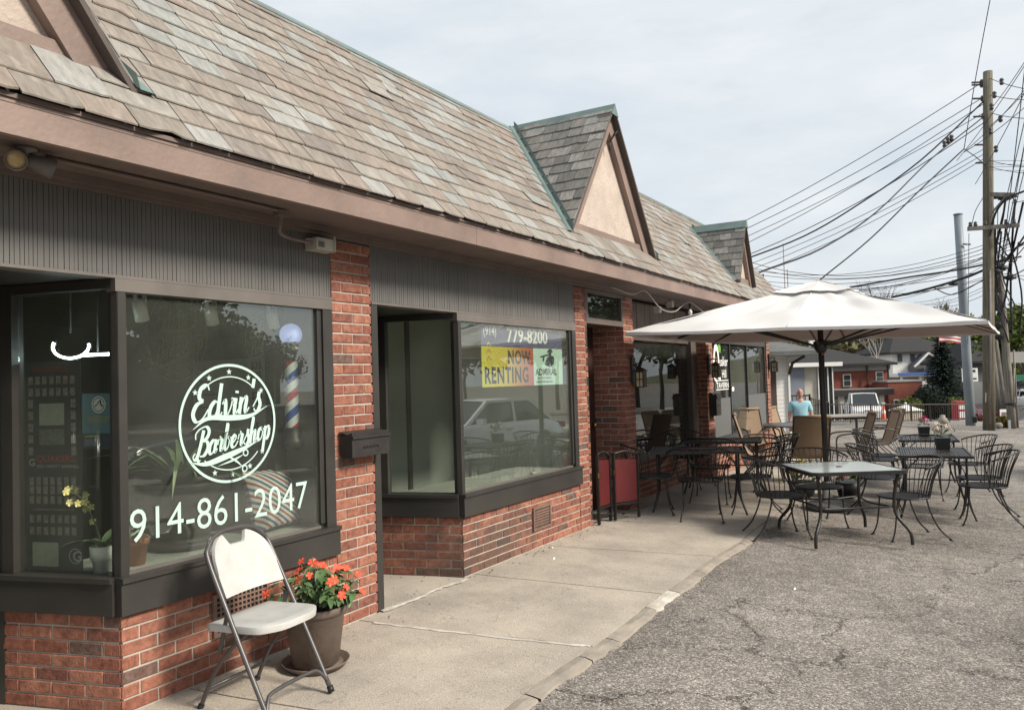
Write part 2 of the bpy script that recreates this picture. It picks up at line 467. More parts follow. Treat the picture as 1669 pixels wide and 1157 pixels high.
def barber_logo(pr, cx, cy, R, lw=1.0):
    """round barbershop emblem: ring, stars, two lines of script, two swashes and scissors"""
    k = R/0.33
    pr.ring(cx, cy, R, 0.015*k*lw)
    pr.ring(cx, cy, R*0.80, 0.007*k*lw, 30, radians(48), radians(132), 1.0, 0.0002)
    pr.ring(cx, cy, R*0.80, 0.007*k*lw, 30, radians(228), radians(318), 1.0, 0.0002)
    for a in (38, 62, 90, 118, 142, 222, 248, 272, 298, 322):
        pr.star(cx+R*0.885*cos(radians(a)), cy+R*0.885*sin(radians(a)), 0.019*k)
    script(pr, "Edvin's", cx-0.262*k, cy+0.072*k-0.03*k, 0.097*k, 0.009*k*lw, 0.024*k*lw, 0.3, 0.84, 0.10)
    script(pr, 'Barbershop', cx-0.235*k, cy-0.115*k-0.03*k, 0.076*k, 0.008*k*lw, 0.020*k*lw, 0.3, 0.76, 0.14)
    S = lambda pts, w: pr.stroke([(cx+a*k, cy+b*k) for a, b in pts], w*k*lw, w*k*lw, 8, 0.0003, True)
    S([(-0.25,-0.02),(-0.15,0.035),(0.0,0.03),(0.14,0.035),(0.27,0.085)], 0.032)
    S([(-0.265,-0.20),(-0.17,-0.215),(-0.05,-0.19),(0.08,-0.155),(0.20,-0.115)], 0.034)
    S([(-0.06,-0.165),(0.03,-0.215),(0.08,-0.255)], 0.012)
    S([(-0.09,-0.235),(0.02,-0.21),(0.09,-0.185)], 0.012)
    pr.ring(cx+0.098*k, cy-0.268*k, 0.017*k, 0.008*k, 16, 0, 2*pi, 1, 0.0004)
    pr.ring(cx+0.107*k, cy-0.178*k, 0.017*k, 0.008*k, 16, 0, 2*pi, 1, 0.0004)
# ------------------------------------------------------------------ colours
BR = pieces_mat('brick_faces', [(0.0,(0.27,0.108,0.073)),(0.20,(0.305,0.128,0.086)),(0.40,(0.24,0.094,0.065)),(0.58,(0.33,0.145,0.098)),(0.72,(0.21,0.088,0.064)),(0.86,(0.145,0.088,0.072)),(0.92,(0.27,0.115,0.079))],
                0.9, (28,28,28), 0.42, 0.5, 90, None, (9.0, 0.67, (0.36,0.30,0.26), 0.4), ((0.0,5.75,0.12),(1.0,1.5,3.2)))
MORT = mat('mortar', (0.52,0.47,0.41), 0.95, (0.38,0.34,0.295), 5, 5, 0.5, 60)
SLC = [(0.0,(0.235,0.203,0.174)),(0.16,(0.250,0.208,0.178)),(0.32,(0.225,0.199,0.172)),(0.46,(0.275,0.257,0.231)),(0.58,(0.242,0.209,0.180)),(0.70,(0.298,0.293,0.275)),(0.80,(0.258,0.260,0.248)),(0.90,(0.200,0.175,0.156))]
SL = pieces_mat('slate', SLC, 0.8, (7,2.2,1), 0.26, 0.4, 9, None, (2.2, 0.60, (0.38,0.35,0.30), 0.5))
SLM = pieces_mat('slate_far', SLC, 0.8, (9,26,8), 0.26, 0.4, 40, None, (7.0, 0.60, (0.38,0.35,0.30), 0.5))
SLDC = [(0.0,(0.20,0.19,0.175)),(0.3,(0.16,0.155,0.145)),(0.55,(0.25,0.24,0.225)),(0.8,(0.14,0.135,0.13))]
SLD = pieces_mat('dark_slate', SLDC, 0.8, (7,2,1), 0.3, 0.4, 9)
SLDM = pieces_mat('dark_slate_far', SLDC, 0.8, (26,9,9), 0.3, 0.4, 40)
TRIM = mat('mauve_paint', (0.265,0.190,0.160), 0.62, (0.19,0.137,0.116), 2.2, 8, 0.3, 40)
SOFF = mat('soffit_paint', (0.19,0.143,0.126), 0.7, (0.145,0.11,0.098), 3, 5, 0.15, 30)
COPPER = mat('verdigris_metal', (0.135,0.20,0.185), 0.55, (0.10,0.145,0.14), 5, 5, 0.1, 20)
STUCCO = mat('stucco', (0.53,0.445,0.385), 0.95, (0.43,0.36,0.31), 5, 8, .9, 38)
BAND = mat('band_paint', (0.142,0.136,0.129), 0.6, (0.112,0.108,0.103), 2.0, 7, 0.1, 60)
BRONZE = mat('dark_bronze', (0.044,0.041,0.037), 0.42, (0.033,0.031,0.028), 3, 4, 0.05, 40)
BRONZE2 = mat('taupe_metal', (0.165,0.146,0.131), 0.45, (0.125,0.111,0.10), 3, 4)
BLACK = mat('black_paint', (0.012,0.012,0.012), 0.5)
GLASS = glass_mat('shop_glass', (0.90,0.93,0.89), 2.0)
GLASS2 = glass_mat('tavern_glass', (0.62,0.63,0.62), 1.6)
DARKROOM = mat('shop_interior', (0.34,0.34,0.285), 0.9, (0.26,0.26,0.22), 1.2, 3)
GREYROOM = mat('empty_shop_wall', (0.62,0.64,0.60), 0.9, (0.54,0.56,0.525), 0.8, 3)
LEDGE = mat('ledge_board', (0.52,0.52,0.49), 0.6, (0.42,0.42,0.40), 3, 4)
ROOFING = mat('flat_roofing', (0.05,0.05,0.05), 0.9, (0.07,0.07,0.07), 1, 4)
VINYL = mat('vinyl_print', (0.50,0.66,0.60), 0.7)
WHITEP = mat('white_print', (0.82,0.82,0.80), 0.6)

B = thing('shop_building', 'long brick shop row with slate roof, gabled dormers and dark shopfronts', 'building', (0, 8, 0))

# ------------------------------------------------------------------ bricks
BL, BH, BJ = 0.193, 0.0577, 0.010
def brick_mesh(i):
    r = random.Random(100+i); j = lambda a: r.uniform(-a, a)
    x, z = BL/2, BH/2
    mb = MB()
    c = 0.004
    vs = [(-x,-.05,-z),(x,-.05,-z),(x,-.05,z),(-x,-.05,z)]
    vs += [(-x+j(.0015),-c+j(.001),-z+j(.001)),(x+j(.0015),-c+j(.001),-z+j(.001)),(x+j(.0015),-c+j(.001),z+j(.001)),(-x+j(.0015),-c+j(.001),z+j(.001))]
    vs += [(-x+c+j(.002),j(.0015),-z+c),(x-c+j(.002),j(.0015),-z+c),(x-c+j(.002),j(.0015),z-c),(-x+c+j(.002),j(.0015),z-c)]
    fs = [(8,9,10,11)] + [(a+4,(a+1)%4+4,(a+1)%4+8,a+8) for a in range(4)] + [(a,(a+1)%4,(a+1)%4+4,a+4) for a in range(4)]
    fs = [tuple(reversed(f)) for f in fs]
    return vs, fs
BMESH = [brick_mesh(i) for i in range(5)]
bricks = []
def brick_wall(o, u, n, length, z0, nc, phase=0, name='mortar_bed'):
    """courses of stretchers on the plane through o along u, facing n"""
    o = Vector(o); u = Vector(u).normalized(); n = Vector(n).normalized()
    x = n.cross(Vector((0,0,1)))
    P = BL+BJ
    for c in range(nc):
        z = z0 + (c+0.5)*(BH+BJ)
        a = -(P/2 if (c+phase) % 2 else 0)
        while a < length-0.02:
            s0 = max(a, 0); s1 = min(a+BL, length)
            if s1-s0 > 0.03:
                ctr = o + u*((s0+s1)/2) + Vector((0,0,z)) + n*rng.uniform(-.0015, .0025)
                bricks.append((ctr, x, n, (s1-s0)/BL))
            a += P
    mb = MB()
    h = nc*(BH+BJ)
    a = o - n*0.007 + u*.010; b = a + u*(length-.020); k = n*0.19
    z0v, z1v = Vector((0,0,z0)), Vector((0,0,z0+h))
    q = [a+z0v, b+z0v, b+z1v, a+z1v, a-k+z0v, b-k+z0v, b-k+z1v, a-k+z1v]
    mb.add(q, [(0,1,2,3),(4,7,6,5),(0,4,5,1),(3,2,6,7),(0,3,7,4),(1,5,6,2)])
    mb.build(name, MORT, B)

SD = Vector((-cos(radians(16)), -sin(radians(16)), 0)); SN = Vector((sin(radians(16)), -cos(radians(16)), 0))
FY = Vector((0,1,0)); FX = Vector((1,0,0))
brick_wall((0,3.85,0), FY, FX, 0.385, -0.0677, 38)
brick_wall((0,2.36,0), FY, FX, 1.488, -0.0677, 8, 1)
brick_wall(Vector((0,2.36,0))+SD*0.012, SD, SN, 0.90, -0.0677, 8)
brick_wall((0,5.28,0), FY, FX, 2.138, -0.0677, 8)
brick_wall(Vector((0,5.28,0))+SD*0.012, SD, SN, 0.90, -0.0677, 8, 1)
brick_wall((0,7.42,0), FY, FX, 0.275, -0.0677, 38, 1)
brick_wall((0,8.70,0), FY, FX, 0.29, -0.0677, 38)
brick_wall((-0.012,8.70,0), (-1,0,0), (0,-1,0), 0.55, -0.0677, 38, 1)
brick_wall((-0.20,8.99,0), FY, FX, 2.89, -0.0677, 8)
brick_wall((0,11.88,0), FY, FX, 0.33, -0.2031, 40, 1)
brick_wall((-0.012,11.88,0), (-1,0,0), (0,-1,0), 0.21, -0.2031, 40)
brick_wall((-0.02,12.21,0), FY, FX, 3.51, -0.2031, 10)
brick_wall((0,15.72,0), FY, FX, 0.26, -0.2031, 40)
brick_wall((0,0.25,0), FY, FX, 0.42, -0.0677, 38)

def seen(p):
    d = p-CAM; z = d.dot(fwd)
    if z < 0.3: return 0
    x = d.dot(right)/z*1300; y = d.dot(up)/z*1300
    k = 1.0 if abs(x) < 840 and abs(y) < 585 else 0.02
    return k/z
bricks.sort(key=lambda b: -seen(b[0]))
bm_shared = []
for vs, fs in BMESH:
    mb = MB(); mb.add(vs, fs); bm_shared.append(mb.mesh('brick', BR))
def frame(ctr, x, n):
    M = Matrix((x, n, Vector((0,0,1)))).transposed().to_4x4(); M.translation = ctr
    return M
rest = MB()
BINV = Matrix.Translation((0,-8,0))
for i, (c, x, n, sx) in enumerate(bricks):
    M = frame(c, x, n) @ Matrix.Diagonal((sx, 1, 1, 1))
    if i < 295:
        o = bpy.data.objects.new('brick', bm_shared[i % 5]); COL.objects.link(o)
        o.parent = B; o.matrix_basis = BINV @ M
    else:
        vs, fs = BMESH[i % 5]; rest.add(vs, fs, False, M)
rest.build('brickwork', BR, B, 'stuff')

# ------------------------------------------------------------------ roof
EX, EZ = 0.475, 2.712
RX, RZ = -0.98, 4.46
TS = Vector((RX-EX, 0, RZ-EZ)); SLEN = TS.length; TS.normalize()
RN = Vector((TS.z, 0, -TS.x))
Y0, Y1 = -1.6, 16.3
roof = MB()
e0, e1 = Vector((EX-.02, Y0, EZ-.035)), Vector((EX-.02, Y1, EZ-.035)); r0, r1 = Vector((RX, Y0, RZ-.035)), Vector((RX, Y1, RZ-.035))
roof.quad(e0, e1, r1, r0)
roof.quad((RX-.02,Y0,RZ-.04),(RX-.02,Y1,RZ-.04),(-9,Y1,RZ-.3),(-9,Y0,RZ-.3))
roof.quad((-9,Y0,RZ-.3),(-9,Y1,RZ-.3),(-9,Y1,-.3),(-9,Y0,-.3))
ROOF = roof.build('roof', ROOFING, B)
ew = MB()
ew.poly([(-9,15.98,-.4),(0-.01,15.98,-.4),(0-.01,15.98,2.6),(EX-.05,15.98,EZ-.06),(RX,15.98,RZ-.06),(-9,15.98,RZ-.34)])
ew.build('end_wall', mat('render_wall', (0.42,0.40,0.37), 0.9, (0.36,0.34,0.31), 2, 4), B)
ew = MB()
ew.poly([(-9,.0,-.4),(-9,.0,RZ-.34),(RX,.0,RZ-.06),(EX-.05,.0,EZ-.06),(0-.01,.0,2.6),(0-.01,.0,-.4)])
ew.build('end_wall', mat('render_wall', (0.42,0.40,0.37), 0.9, (0.36,0.34,0.31), 2, 4), B)

def slate_mesh(i):
    """unit slate: x along the course (-.5...5), y up the slope (0..1), z thickness; the lower edge is chipped"""
    r = random.Random(300+i)
    n = 5
    xs = [-0.5+k/n for k in range(n+1)]
    low = [r.uniform(-.003, .005) for _ in xs]
    if i % 4 == 1: low[0] += 0.06; low[1] += 0.01
    if i == 3: low[-1] += 0.05
    if i == 6: low[2] += .05; low[3] += .09
    vs = [(x, l, 0) for x, l in zip(xs, low)] + [(-.5, 1, 0), (.5, 1, 0)]
    vs += [(x, l+.012, 1) for x, l in zip(xs, low)] + [(-.5, 1, 1), (.5, 1, 1)]
    m_ = n+3
    top = tuple(m_+k for k in list(range(n+1))+[n+2, n+1])
    fs = [top] + [(k, k+1, m_+k+1, m_+k) for k in range(n)] + [(n, n+2, m_+n+2, m_+n), (n+1, 0, m_, m_+n+1)]
    return vs, fs
SMESH = [slate_mesh(i) for i in range(8)]
slates = []
DORM = [(1.13, 1.14, 2.95, 4.46), (7.94, 1.14, 2.95, 4.46), (13.37, 0.50, 3.05, 4.06)]
def in_dormer(y, z, pad=0.0):
    for c, h, b, t in DORM:
        if b-0.03 < z < t:
            w = h*(t-z)/(t-b)-pad
            if abs(y-c) < w: return True
    return False
EXPO = 0.152
nrow = int(SLEN/EXPO)+1
for i in range(nrow):
    s = i*EXPO
    y = Y0 - rng.uniform(0, .25)
    while y < Y1-.05:
        w = rng.choice((0.19,0.22,0.25,0.28,0.32))*rng.uniform(.94,1.06)
        yc = y+w/2
        ln = min(0.30, SLEN-s+.02)
        base = Vector((EX,0,EZ)) + TS*(s-.01+rng.uniform(-.004,.004))
        if not (in_dormer(yc, base.z+.05, .14)) and ln > .05:
            lift = 0.012+rng.uniform(0,.004)+(.008 if rng.random() < .015 else 0)
            tilt = math.atan2(0.0115, EXPO) * 0.9
            yd = (TS*cos(tilt) - RN*sin(tilt)); zd = (RN*cos(tilt)+TS*sin(tilt))
            rot = rng.uniform(-.006,.006)
            X = (Vector((0,1,0)) + yd*rot).normalized(); Yv = zd.cross(X)
            M = Matrix((X*(w-.005), Yv*ln, zd*rng.uniform(.006,.009))).transposed().to_4x4()
            M.translation = base + Vector((0,yc,0)) + RN*lift
            slates.append((M.translation.copy(), M, SL))
        y += w
# dormer slopes
DRX = 0.30
def main_x(z): return EX + (RX-EX)*(z-EZ)/(RZ-EZ)
for c, h, b, t in DORM:
    for sgn in (-1, 1):
        a = Vector((0, sgn*h, b-t)); L_ = a.length; up_ = -a.normalized()      # up the dormer slope
        nn = Vector((0, -up_.z*(-sgn), 0)) if False else Vector((0, sgn*abs(up_.z), abs(up_.y)))
        k = 0.150 if h > .8 else 0.135
        for i in range(int(L_/k)+1):
            s = i*k
            p = Vector((0, c+sgn*h, b)) + up_*s
            xv = main_x(p.z)-.02
            x = DRX
            first = True
            while x > xv:
                w = rng.choice((.17,.21,.25,.29))*rng.uniform(.95,1.05)
                if first and i % 2: w *= .6
                first = False
                w = min(w, x-xv+.06)
                ln = min(.27, L_-s+.01)
                if ln < .05 or w < .04: x -= w; continue
                tilt = math.atan2(.011, k)*.9
                yd = up_*cos(tilt)-nn*sin(tilt); zd = nn*cos(tilt)+up_*sin(tilt)
                X = yd.cross(zd)
                M = Matrix((X*(w-.006), yd*ln, zd*.010)).transposed().to_4x4()
                M.translation = p + Vector((x-w/2,0,0)) + nn*(.014+rng.uniform(0,.006)) - up_*rng.uniform(0,.012)
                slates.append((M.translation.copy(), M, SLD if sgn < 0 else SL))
                x -= w
slates.sort(key=lambda q: -seen(q[0]))
sm_shared = {}
for mname, mt in (('a', SL), ('b', SLD)):
    for i, (vs, fs) in enumerate(SMESH):
        mb = MB(); mb.add(vs, fs); sm_shared[(mt.name, i)] = mb.mesh('slate', mt)
rest = {SL.name: MB(), SLD.name: MB()}
for j, (p, M, mt) in enumerate(slates):
    i = rng.randrange(8)
    if j < 297:
        o = bpy.data.objects.new('slate', sm_shared[(mt.name, i)]); COL.objects.link(o)
        o.parent = B; o.matrix_basis = BINV @ M
    else:
        vs, fs = SMESH[i]; rest[mt.name].add(vs, fs, False, M)
rest[SL.name].build('slate_courses', SLM, B, 'stuff')
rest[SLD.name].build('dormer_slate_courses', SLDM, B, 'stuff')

cap = MB()
for a, b_ in ((Y0, 2.9), (2.905, 5.9), (5.905, 9.9), (9.905, 13.0), (13.005, Y1)):
    cap.b2(RX-.10, RX-.055, a, b_, RZ-.10, RZ+.055)
    cap.add([(RX-.055,a,RZ+.055),(RX-.055,b_,RZ+.055),(RX+.075,b_,RZ-.045),(RX+.075,a,RZ-.045),(RX+.08,a,RZ-.062),(RX+.08,b_,RZ-.062)], [(0,3,2,1),(3,4,5,2)])
cap.build('ridge_cap', COPPER, B)

# ------------------------------------------------------------------ dormers
FXD = 0.20
for di, (c, h, b, t) in enumerate(DORM):
    st = MB(); s_ = h/1.14
    st.add([(FXD-.03,c-h,b),(FXD-.03,c+h,b),(FXD-.03,c,t)], [(0,1,2)])
    D = st.build('dormer', STUCCO, B)
    bw = 0.15*s_**.6
    L_ = sqrt(h*h+(t-b)**2); sl = Vector((0,h,t-b))/L_
    # boards framing the stucco triangle
    def board(p, q, r_, s2, x0, x1, name, m_):
        mb = MB()
        f = [Vector((x1,)+k) for k in (p,q,r_,s2)]; bk = [Vector((x0,)+k) for k in (p,q,r_,s2)]
        mb.add(f+bk, [(0,1,2,3),(7,6,5,4),(0,4,5,1),(1,5,6,2),(2,6,7,3),(3,7,4,0)])
        return mb.build(name, m_, D)
    iw = bw*L_/(t-b)         # horizontal width of a raking board
    ih = bw*L_/h             # height cut off at the apex
    bb = bw*0.95
    zb = b+bb
    yl = lambda z: c-h+h*(z-b)/(t-b)
    board((c-h+iw*.0, b),(c+h, b),(yl(zb)*-1+2*c-iw, zb),(yl(zb)+iw, zb), FXD-.04, FXD+.012, 'sill_board', TRIM)
    board((c-h, b-.02),(c-h+iw, b-.02),(c, t-ih),(c, t), FXD-.04, FXD+.035, 'raking_board', TRIM)
    board((c+h-iw, b-.02),(c+h, b-.02),(c, t),(c, t-ih), FXD-.04, FXD+.034, 'raking_board', TRIM)
    # verge: dark edge of the slates
    vg = MB()
    for sg in (-1, 1):
        a = Vector((FXD+.02, c+sg*(h+.012), b-.03)); q = Vector((FXD+.02, c, t+.012))
        vg.bar(a, q, .16, .026, None, (0, sg*1.0, .6))
    vg.build('verge', mat('verge_dark', (0.10,0.078,0.068), 0.7, (0.07,0.055,0.05), 5, 4), D)
    cp = MB()
    xr = main_x(t)-.02
    cp.add([(xr,c,t+.045),(DRX+.01,c,t+.045),(DRX+.01,c-.085,t-.085),(xr,c-.085,t-.085),(DRX+.01,c+.085,t-.085),(xr,c+.085,t-.085)], [(0,3,2,1),(0,1,4,5),(1,2,4)])
    cp.build('dormer_ridge_cap', COPPER, D)
    vl = MB()
    for sg in (-1, 1):
        lo = Vector((main_x(b)+.0, c+sg*h, b)); hi = Vector((main_x(t), c, t))
        d_ = (hi-lo).normalized(); out_ = Vector((0,sg,0)); out_ = (out_-RN*out_.dot(RN)); 
        off = RN*.034
        vl.add([lo+off-d_*.03, hi+off, hi+off+out_*.10, lo+off+out_*.075-d_*.03, lo-d_*.03+RN*.015+out_*.09, hi+RN*.015+out_*.115], [(0,1,2,3) if sg < 0 else (3,2,1,0), (3,2,5,4) if sg < 0 else (4,5,2,3)])
        # upstand against the dormer cheek
        vl.add([lo+off-d_*.03, hi+off, hi+off+Vector((0,-sg*.02,.07)), lo+off-d_*.03+Vector((0,-sg*.02,.07))], [(3,2,1,0) if sg < 0 else (0,1,2,3)])
    vl.build('valley_flashing', COPPER, D)
    ck = MB()
    for sg in (-1, 1):
        ck.add([(FXD,c+sg*h,b-.02),(FXD+.06,c,t-.02),(main_x(t),c,t-.02),(main_x(b)-.1,c+sg*h,b-.05)], [(0,1,2,3)])
    ck.build('dormer_deck', ROOFING, D)
    if di == 1:
        hk = MB()
        hk.tube(bez([(FXD+.045,c-.02,t-.36),(FXD+.10,c-.02,t-.30),(FXD+.11,c+.03,t-.25),(FXD+.06,c+.05,t-.27),(FXD+.05,c+.02,t-.33)], 6), .007, 5)
        hk.tube([(FXD+.04,c-.02,t-.36),(FXD+.04,c-.02,t-.46)], .008, 5)
        hk.build('hook', BLACK, D)

# ------------------------------------------------------------------ eaves
fa = MB()
for a, b_ in ((Y0, 1.2), (1.203, 4.9), (4.903, 9.3), (9.303, 13.1), (13.103, Y1)):
    fa.b2(EX-.055, EX-.022, a, b_, 2.555, 2.695)
fa.build('fascia', TRIM, B)
fb = MB(); fb.b2(EX-.05, EX-.012, Y0, Y1, 2.697, 2.716); fb.build('drip_edge', SOFF, B)
so = MB(); so.b2(0.0, EX-.057, Y0, Y1, 2.575, 2.59); so.build('soffit', SOFF, B)
fz = MB(); fz.b2(-.1, .045, Y0, Y1, 2.535, 2.574); fz.b2(-.1, .02, Y0, Y1, 2.515, 2.534); fz.build('frieze_board', SOFF, B)

# ------------------------------------------------------------------ shopfront bands
def band(y0, y1, x=0.0, z0=2.125, z1=2.515, pitch=.024):
    bk = MB(); bk.b2(x-.10, x-.018, y0, y1, z0, z1); P_ = bk.build('band_panel', mat('groove_dark', (0.03,0.027,0.025), .8), B)
    sl_ = MB(); y = y0
    while y < y1-.004:
        w = min(pitch*rng.choice((.8,1,1,1,1.2)), y1-y)
        dx = rng.uniform(-.0012,.0012)
        sl_.b2(x-.02, x-.006+dx, y+.0012, y+w-.0014, z0+.001, z1-.001)
        y += w
    sl_.build('slats', BAND, P_, 'stuff')
    tr = MB(); tr.b2(x-.10, x+.006, y0, y1, z0-.016, z0-.001); tr.build('band_trim', BRONZE2, P_)
band(0.67, 3.848)
band(4.237, 7.418)

# ------------------------------------------------------------------ shop windows
def side_pts(yc, u, x=0.0): return Vector((x, yc, 0)) + SD*u
def shop_window(yc, y1, mullions=(), lab=None):
    """splayed display window: front pane on the wall line, side pane into the doorway"""
    fr = MB()
    zs, zt = 0.655, 2.107
    fr.b2(-.07, .004, yc+.0, yc+.042, zs+.002, zt)                 # corner post
    W = fr.build('shop_window', BRONZE, B)
    jm = MB(); jm.b2(-.07, .002, y1-.085, y1-.002, zs+.002, 2.044); jm.build('jamb', BRONZE, W)
    hd = MB(); hd.b2(-.07, .006, yc-.012, y1-.003, 2.045, zt+.001); hd.build('window_header', BRONZE2, W)
    jb = MB(); jb.b2(-.066, -.012, y1-.125, y1-.088, zs+.03, 2.044); jb.build('jamb', BRONZE, W)
    si = MB()
    si.b2(-.10, .035, yc-.02, y1-.004, 0.476, zs)
    si.b2(-.08, .050, yc-.022, y1-.004, zs-.022, zs+.003)
    si.build('sill', BRONZE, W)
    so_ = MB()
    c0 = side_pts(yc, .012); n_ = SN
    def sbox(mb, u0, u1, o0, o1, z0, z1):
        q = [side_pts(yc,u0)+SN*o0, side_pts(yc,u1)+SN*o0, side_pts(yc,u1)+SN*o1, side_pts(yc,u0)+SN*o1]
        mb.add([p+Vector((0,0,z)) for z in (z0,z1) for p in q], [(3,2,1,0),(4,5,6,7),(0,1,5,4),(1,2,6,5),(2,3,7,6),(3,0,4,7)])
    sbox(so_, .022, .88, -.10, .034, .476, zs-.001); sbox(so_, .022, .88, -.10, .048, zs-.023, zs+.002)
    so_.build('side_sill', BRONZE, W)
    sf = MB()
    sbox(sf, .0, .035, -.06, .003, zs+.003, 2.108); sbox(sf, .63, .70, -.06, .012, zs+.003, 2.108); sbox(sf, .036, .63, -.055, .003, 2.062, 2.108)
    sbox(sf, .70, .90, -.06, .002, -.02, 2.108)
    sf.build('side_frame', BRONZE, W)
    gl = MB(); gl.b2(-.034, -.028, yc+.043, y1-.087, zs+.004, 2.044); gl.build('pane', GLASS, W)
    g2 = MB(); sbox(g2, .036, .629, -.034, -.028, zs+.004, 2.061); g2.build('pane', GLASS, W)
    bd = MB(); bd.b2(-.028, -.012, yc+.043, y1-.126, zs+.003, zs+.018); bd.build('glazing_bead', BRONZE2, W)
    lg = MB(); lg.add([(-.10,yc+.04,.628),(-.10,y1-.09,.628),(-.62,y1-.05,.628),(-.62,yc-.17,.628)], [(0,1,2,3)])
    q = [Vector((-.04,yc+.03,.645)), Vector((-.04,y1-.09,.645)), Vector((-.66,y1-.09,.645)), side_pts(yc,.66)-SN*.04+Vector((0,0,.645))]
    lg = MB(); lg.add(q+[p-Vector((0,0,.02)) for p in q], [(0,1,2,3),(7,6,5,4),(2,3,7,6)]); lg.build('display_ledge', LEDGE, W)
    return W
W1 = shop_window(2.36, 3.85)
W2 = shop_window(5.28, 7.42)

def room(x0, y0, y1, zt, m_, name):
    mb = MB()
    mb.quad((x0,y0,.0),(x0,y1,.0),(x0,y1,zt),(x0,y0,zt))
    mb.quad((-.12,y0,.0),(x0,y0,.0),(x0,y0,zt),(-.12,y0,zt))
    mb.quad((x0,y1,.0),(-.12,y1,.0),(-.12,y1,zt),(x0,y1,zt))
    mb.quad((x0,y0,zt),(x0,y1,zt),(-.12,y1,zt),(-.12,y0,zt))
    mb.quad((x0,y0,.003),(-.99,y0,.003),(-.99,y1,.003),(x0,y1,.003))
    return mb.build(name, m_, B)
room(-4.2, .75, 4.02, 2.45, DARKROOM, 'room_wall')
room(-3.0, 4.06, 7.58, 2.45, GREYROOM, 'room_wall')
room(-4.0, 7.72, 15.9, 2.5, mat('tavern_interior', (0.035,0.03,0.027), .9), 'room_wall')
# partition and inner door seen through the side pane of the empty shop
pw = MB(); pw.b2(-1.62,-1.55,5.45,7.54,.004,2.44); pw.build('partition', GREYROOM, B)
pw = MB(); pw.b2(-1.56,-1.52,6.55,6.60,.1,2.2); pw.build('partition_trim', BRONZE2, B)
pw = MB(); pw.b2(-1.9, -1.82, 4.1, 5.35, 0.004, 2.44); pw.b2(-2.98,-1.9, 5.27,5.35, .004, 2.44); pw.build('partition', GREYROOM, B)
# doorways
def doorway(y0, y1, name='door'):
    d = MB(); x = -.90
    d.b2(x-.05, x, y0, y0+.09, .01, 2.10); d.b2(x-.05, x, y1-.09, y1, .01, 2.10); d.b2(x-.05, x, y0+.09, y1-.09, 1.99, 2.10); d.b2(x-.05, x, y0+.09, y1-.09, .01, .20)
    D_ = d.build(name, BRONZE, B)
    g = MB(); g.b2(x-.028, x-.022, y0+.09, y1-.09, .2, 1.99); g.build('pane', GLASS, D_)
    hdl = MB(); hdl.tube([(x+.05,y0+.14,.9),(x+.05,y0+.14,1.3)], .012, 8); hdl.bar((x,y0+.14,.93),(x+.05,y0+.14,.93),.012); hdl.bar((x,y0+.14,1.27),(x+.05,y0+.14,1.27),.012)
    hdl.build('handle', mat('brushed_metal', (.55,.55,.53), .3, metal=1.0), D_)
doorway(4.24, 5.05)
doorway(0.80, 2.12)
for q in ((-.96,-.08,.67,2.35,2.112,2.16),(-.96,-.08,4.237,5.27,2.112,2.16),(-.96, -.0, 4.237, 4.30, .0, 2.11),(-.96,-.0,.67,.76,0,2.11),(-.98,-.961,4.2,5.2,2.10,2.45),(-.98,-.961,.6,2.3,2.10,2.45)):
    vc = MB(); vc.b2(*q); vc.build('vestibule_lining', BRONZE, B)

# recessed tavern side door under its transom
td = MB(); td.b2(-.46,-.40,7.70,8.70,.0,2.15)
TD = td.build('door', mat('oxblood_door', (0.045,0.02,0.016), .5, (0.06,0.028,0.022), 4, 4), B)
pn = MB()
for z0, z1 in ((.15,.9),(1.0,2.0)): pn.b2(-.40,-.385,7.84,8.56,z0,z1)
pn.build('door_panel', TD.data.materials[0], TD)
kn = MB(); kn.sphere((-.36,8.60,1.0),.03,10,6); kn.build('handle', mat('brass',(.5,.36,.15),.3,metal=1.0), TD)
tr = MB(); tr.b2(-.30,.0,7.697,8.697,2.14,2.20); tr.b2(-.06,-.0,7.697,7.74,2.20,2.51); tr.b2(-.06,0,8.655,8.697,2.20,2.51); tr.b2(-.06,0,7.74,8.655,2.47,2.51)
TR = tr.build('transom', mat('brown_frame', (0.13,0.10,0.085), .55, (0.10,0.078,0.067), 4, 4), B)
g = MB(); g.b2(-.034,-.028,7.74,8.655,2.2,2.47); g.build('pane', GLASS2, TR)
lin = MB(); lin.b2(-.55,-.0,7.66,7.697,0,2.51); lin.build('door_lining', BRONZE, B)

# wide tavern window with boarded head
BRF = MATS['brown_frame']
wf = MB(); x = -.20
wf.b2(x-.06,x+.01,8.992,9.05,.475,2.51); wf.b2(x-.06,x+.05,11.62,11.876,.475,2.51); wf.b2(x-.06,x+.012,9.05,11.62,2.02,2.09)
wf.b2(x-.08,x+.05,8.992,11.876,.474,.56)
W3 = wf.build('tavern_window', BRF, B)
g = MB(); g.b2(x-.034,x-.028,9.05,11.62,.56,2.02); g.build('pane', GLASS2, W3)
y = 9.05; hb = mat('weathered_board', (0.205,0.165,0.148), .75, (0.155,0.122,0.108), 5, 5, .2, 30)
while y < 11.6:
    w = min(.098, 11.62-y); mb = MB(); mb.b2(x-.05,x-.008+rng.uniform(-.003,.003),y+.002,y+w-.003,2.092,2.508); mb.build('head_board', hb, W3); y += w

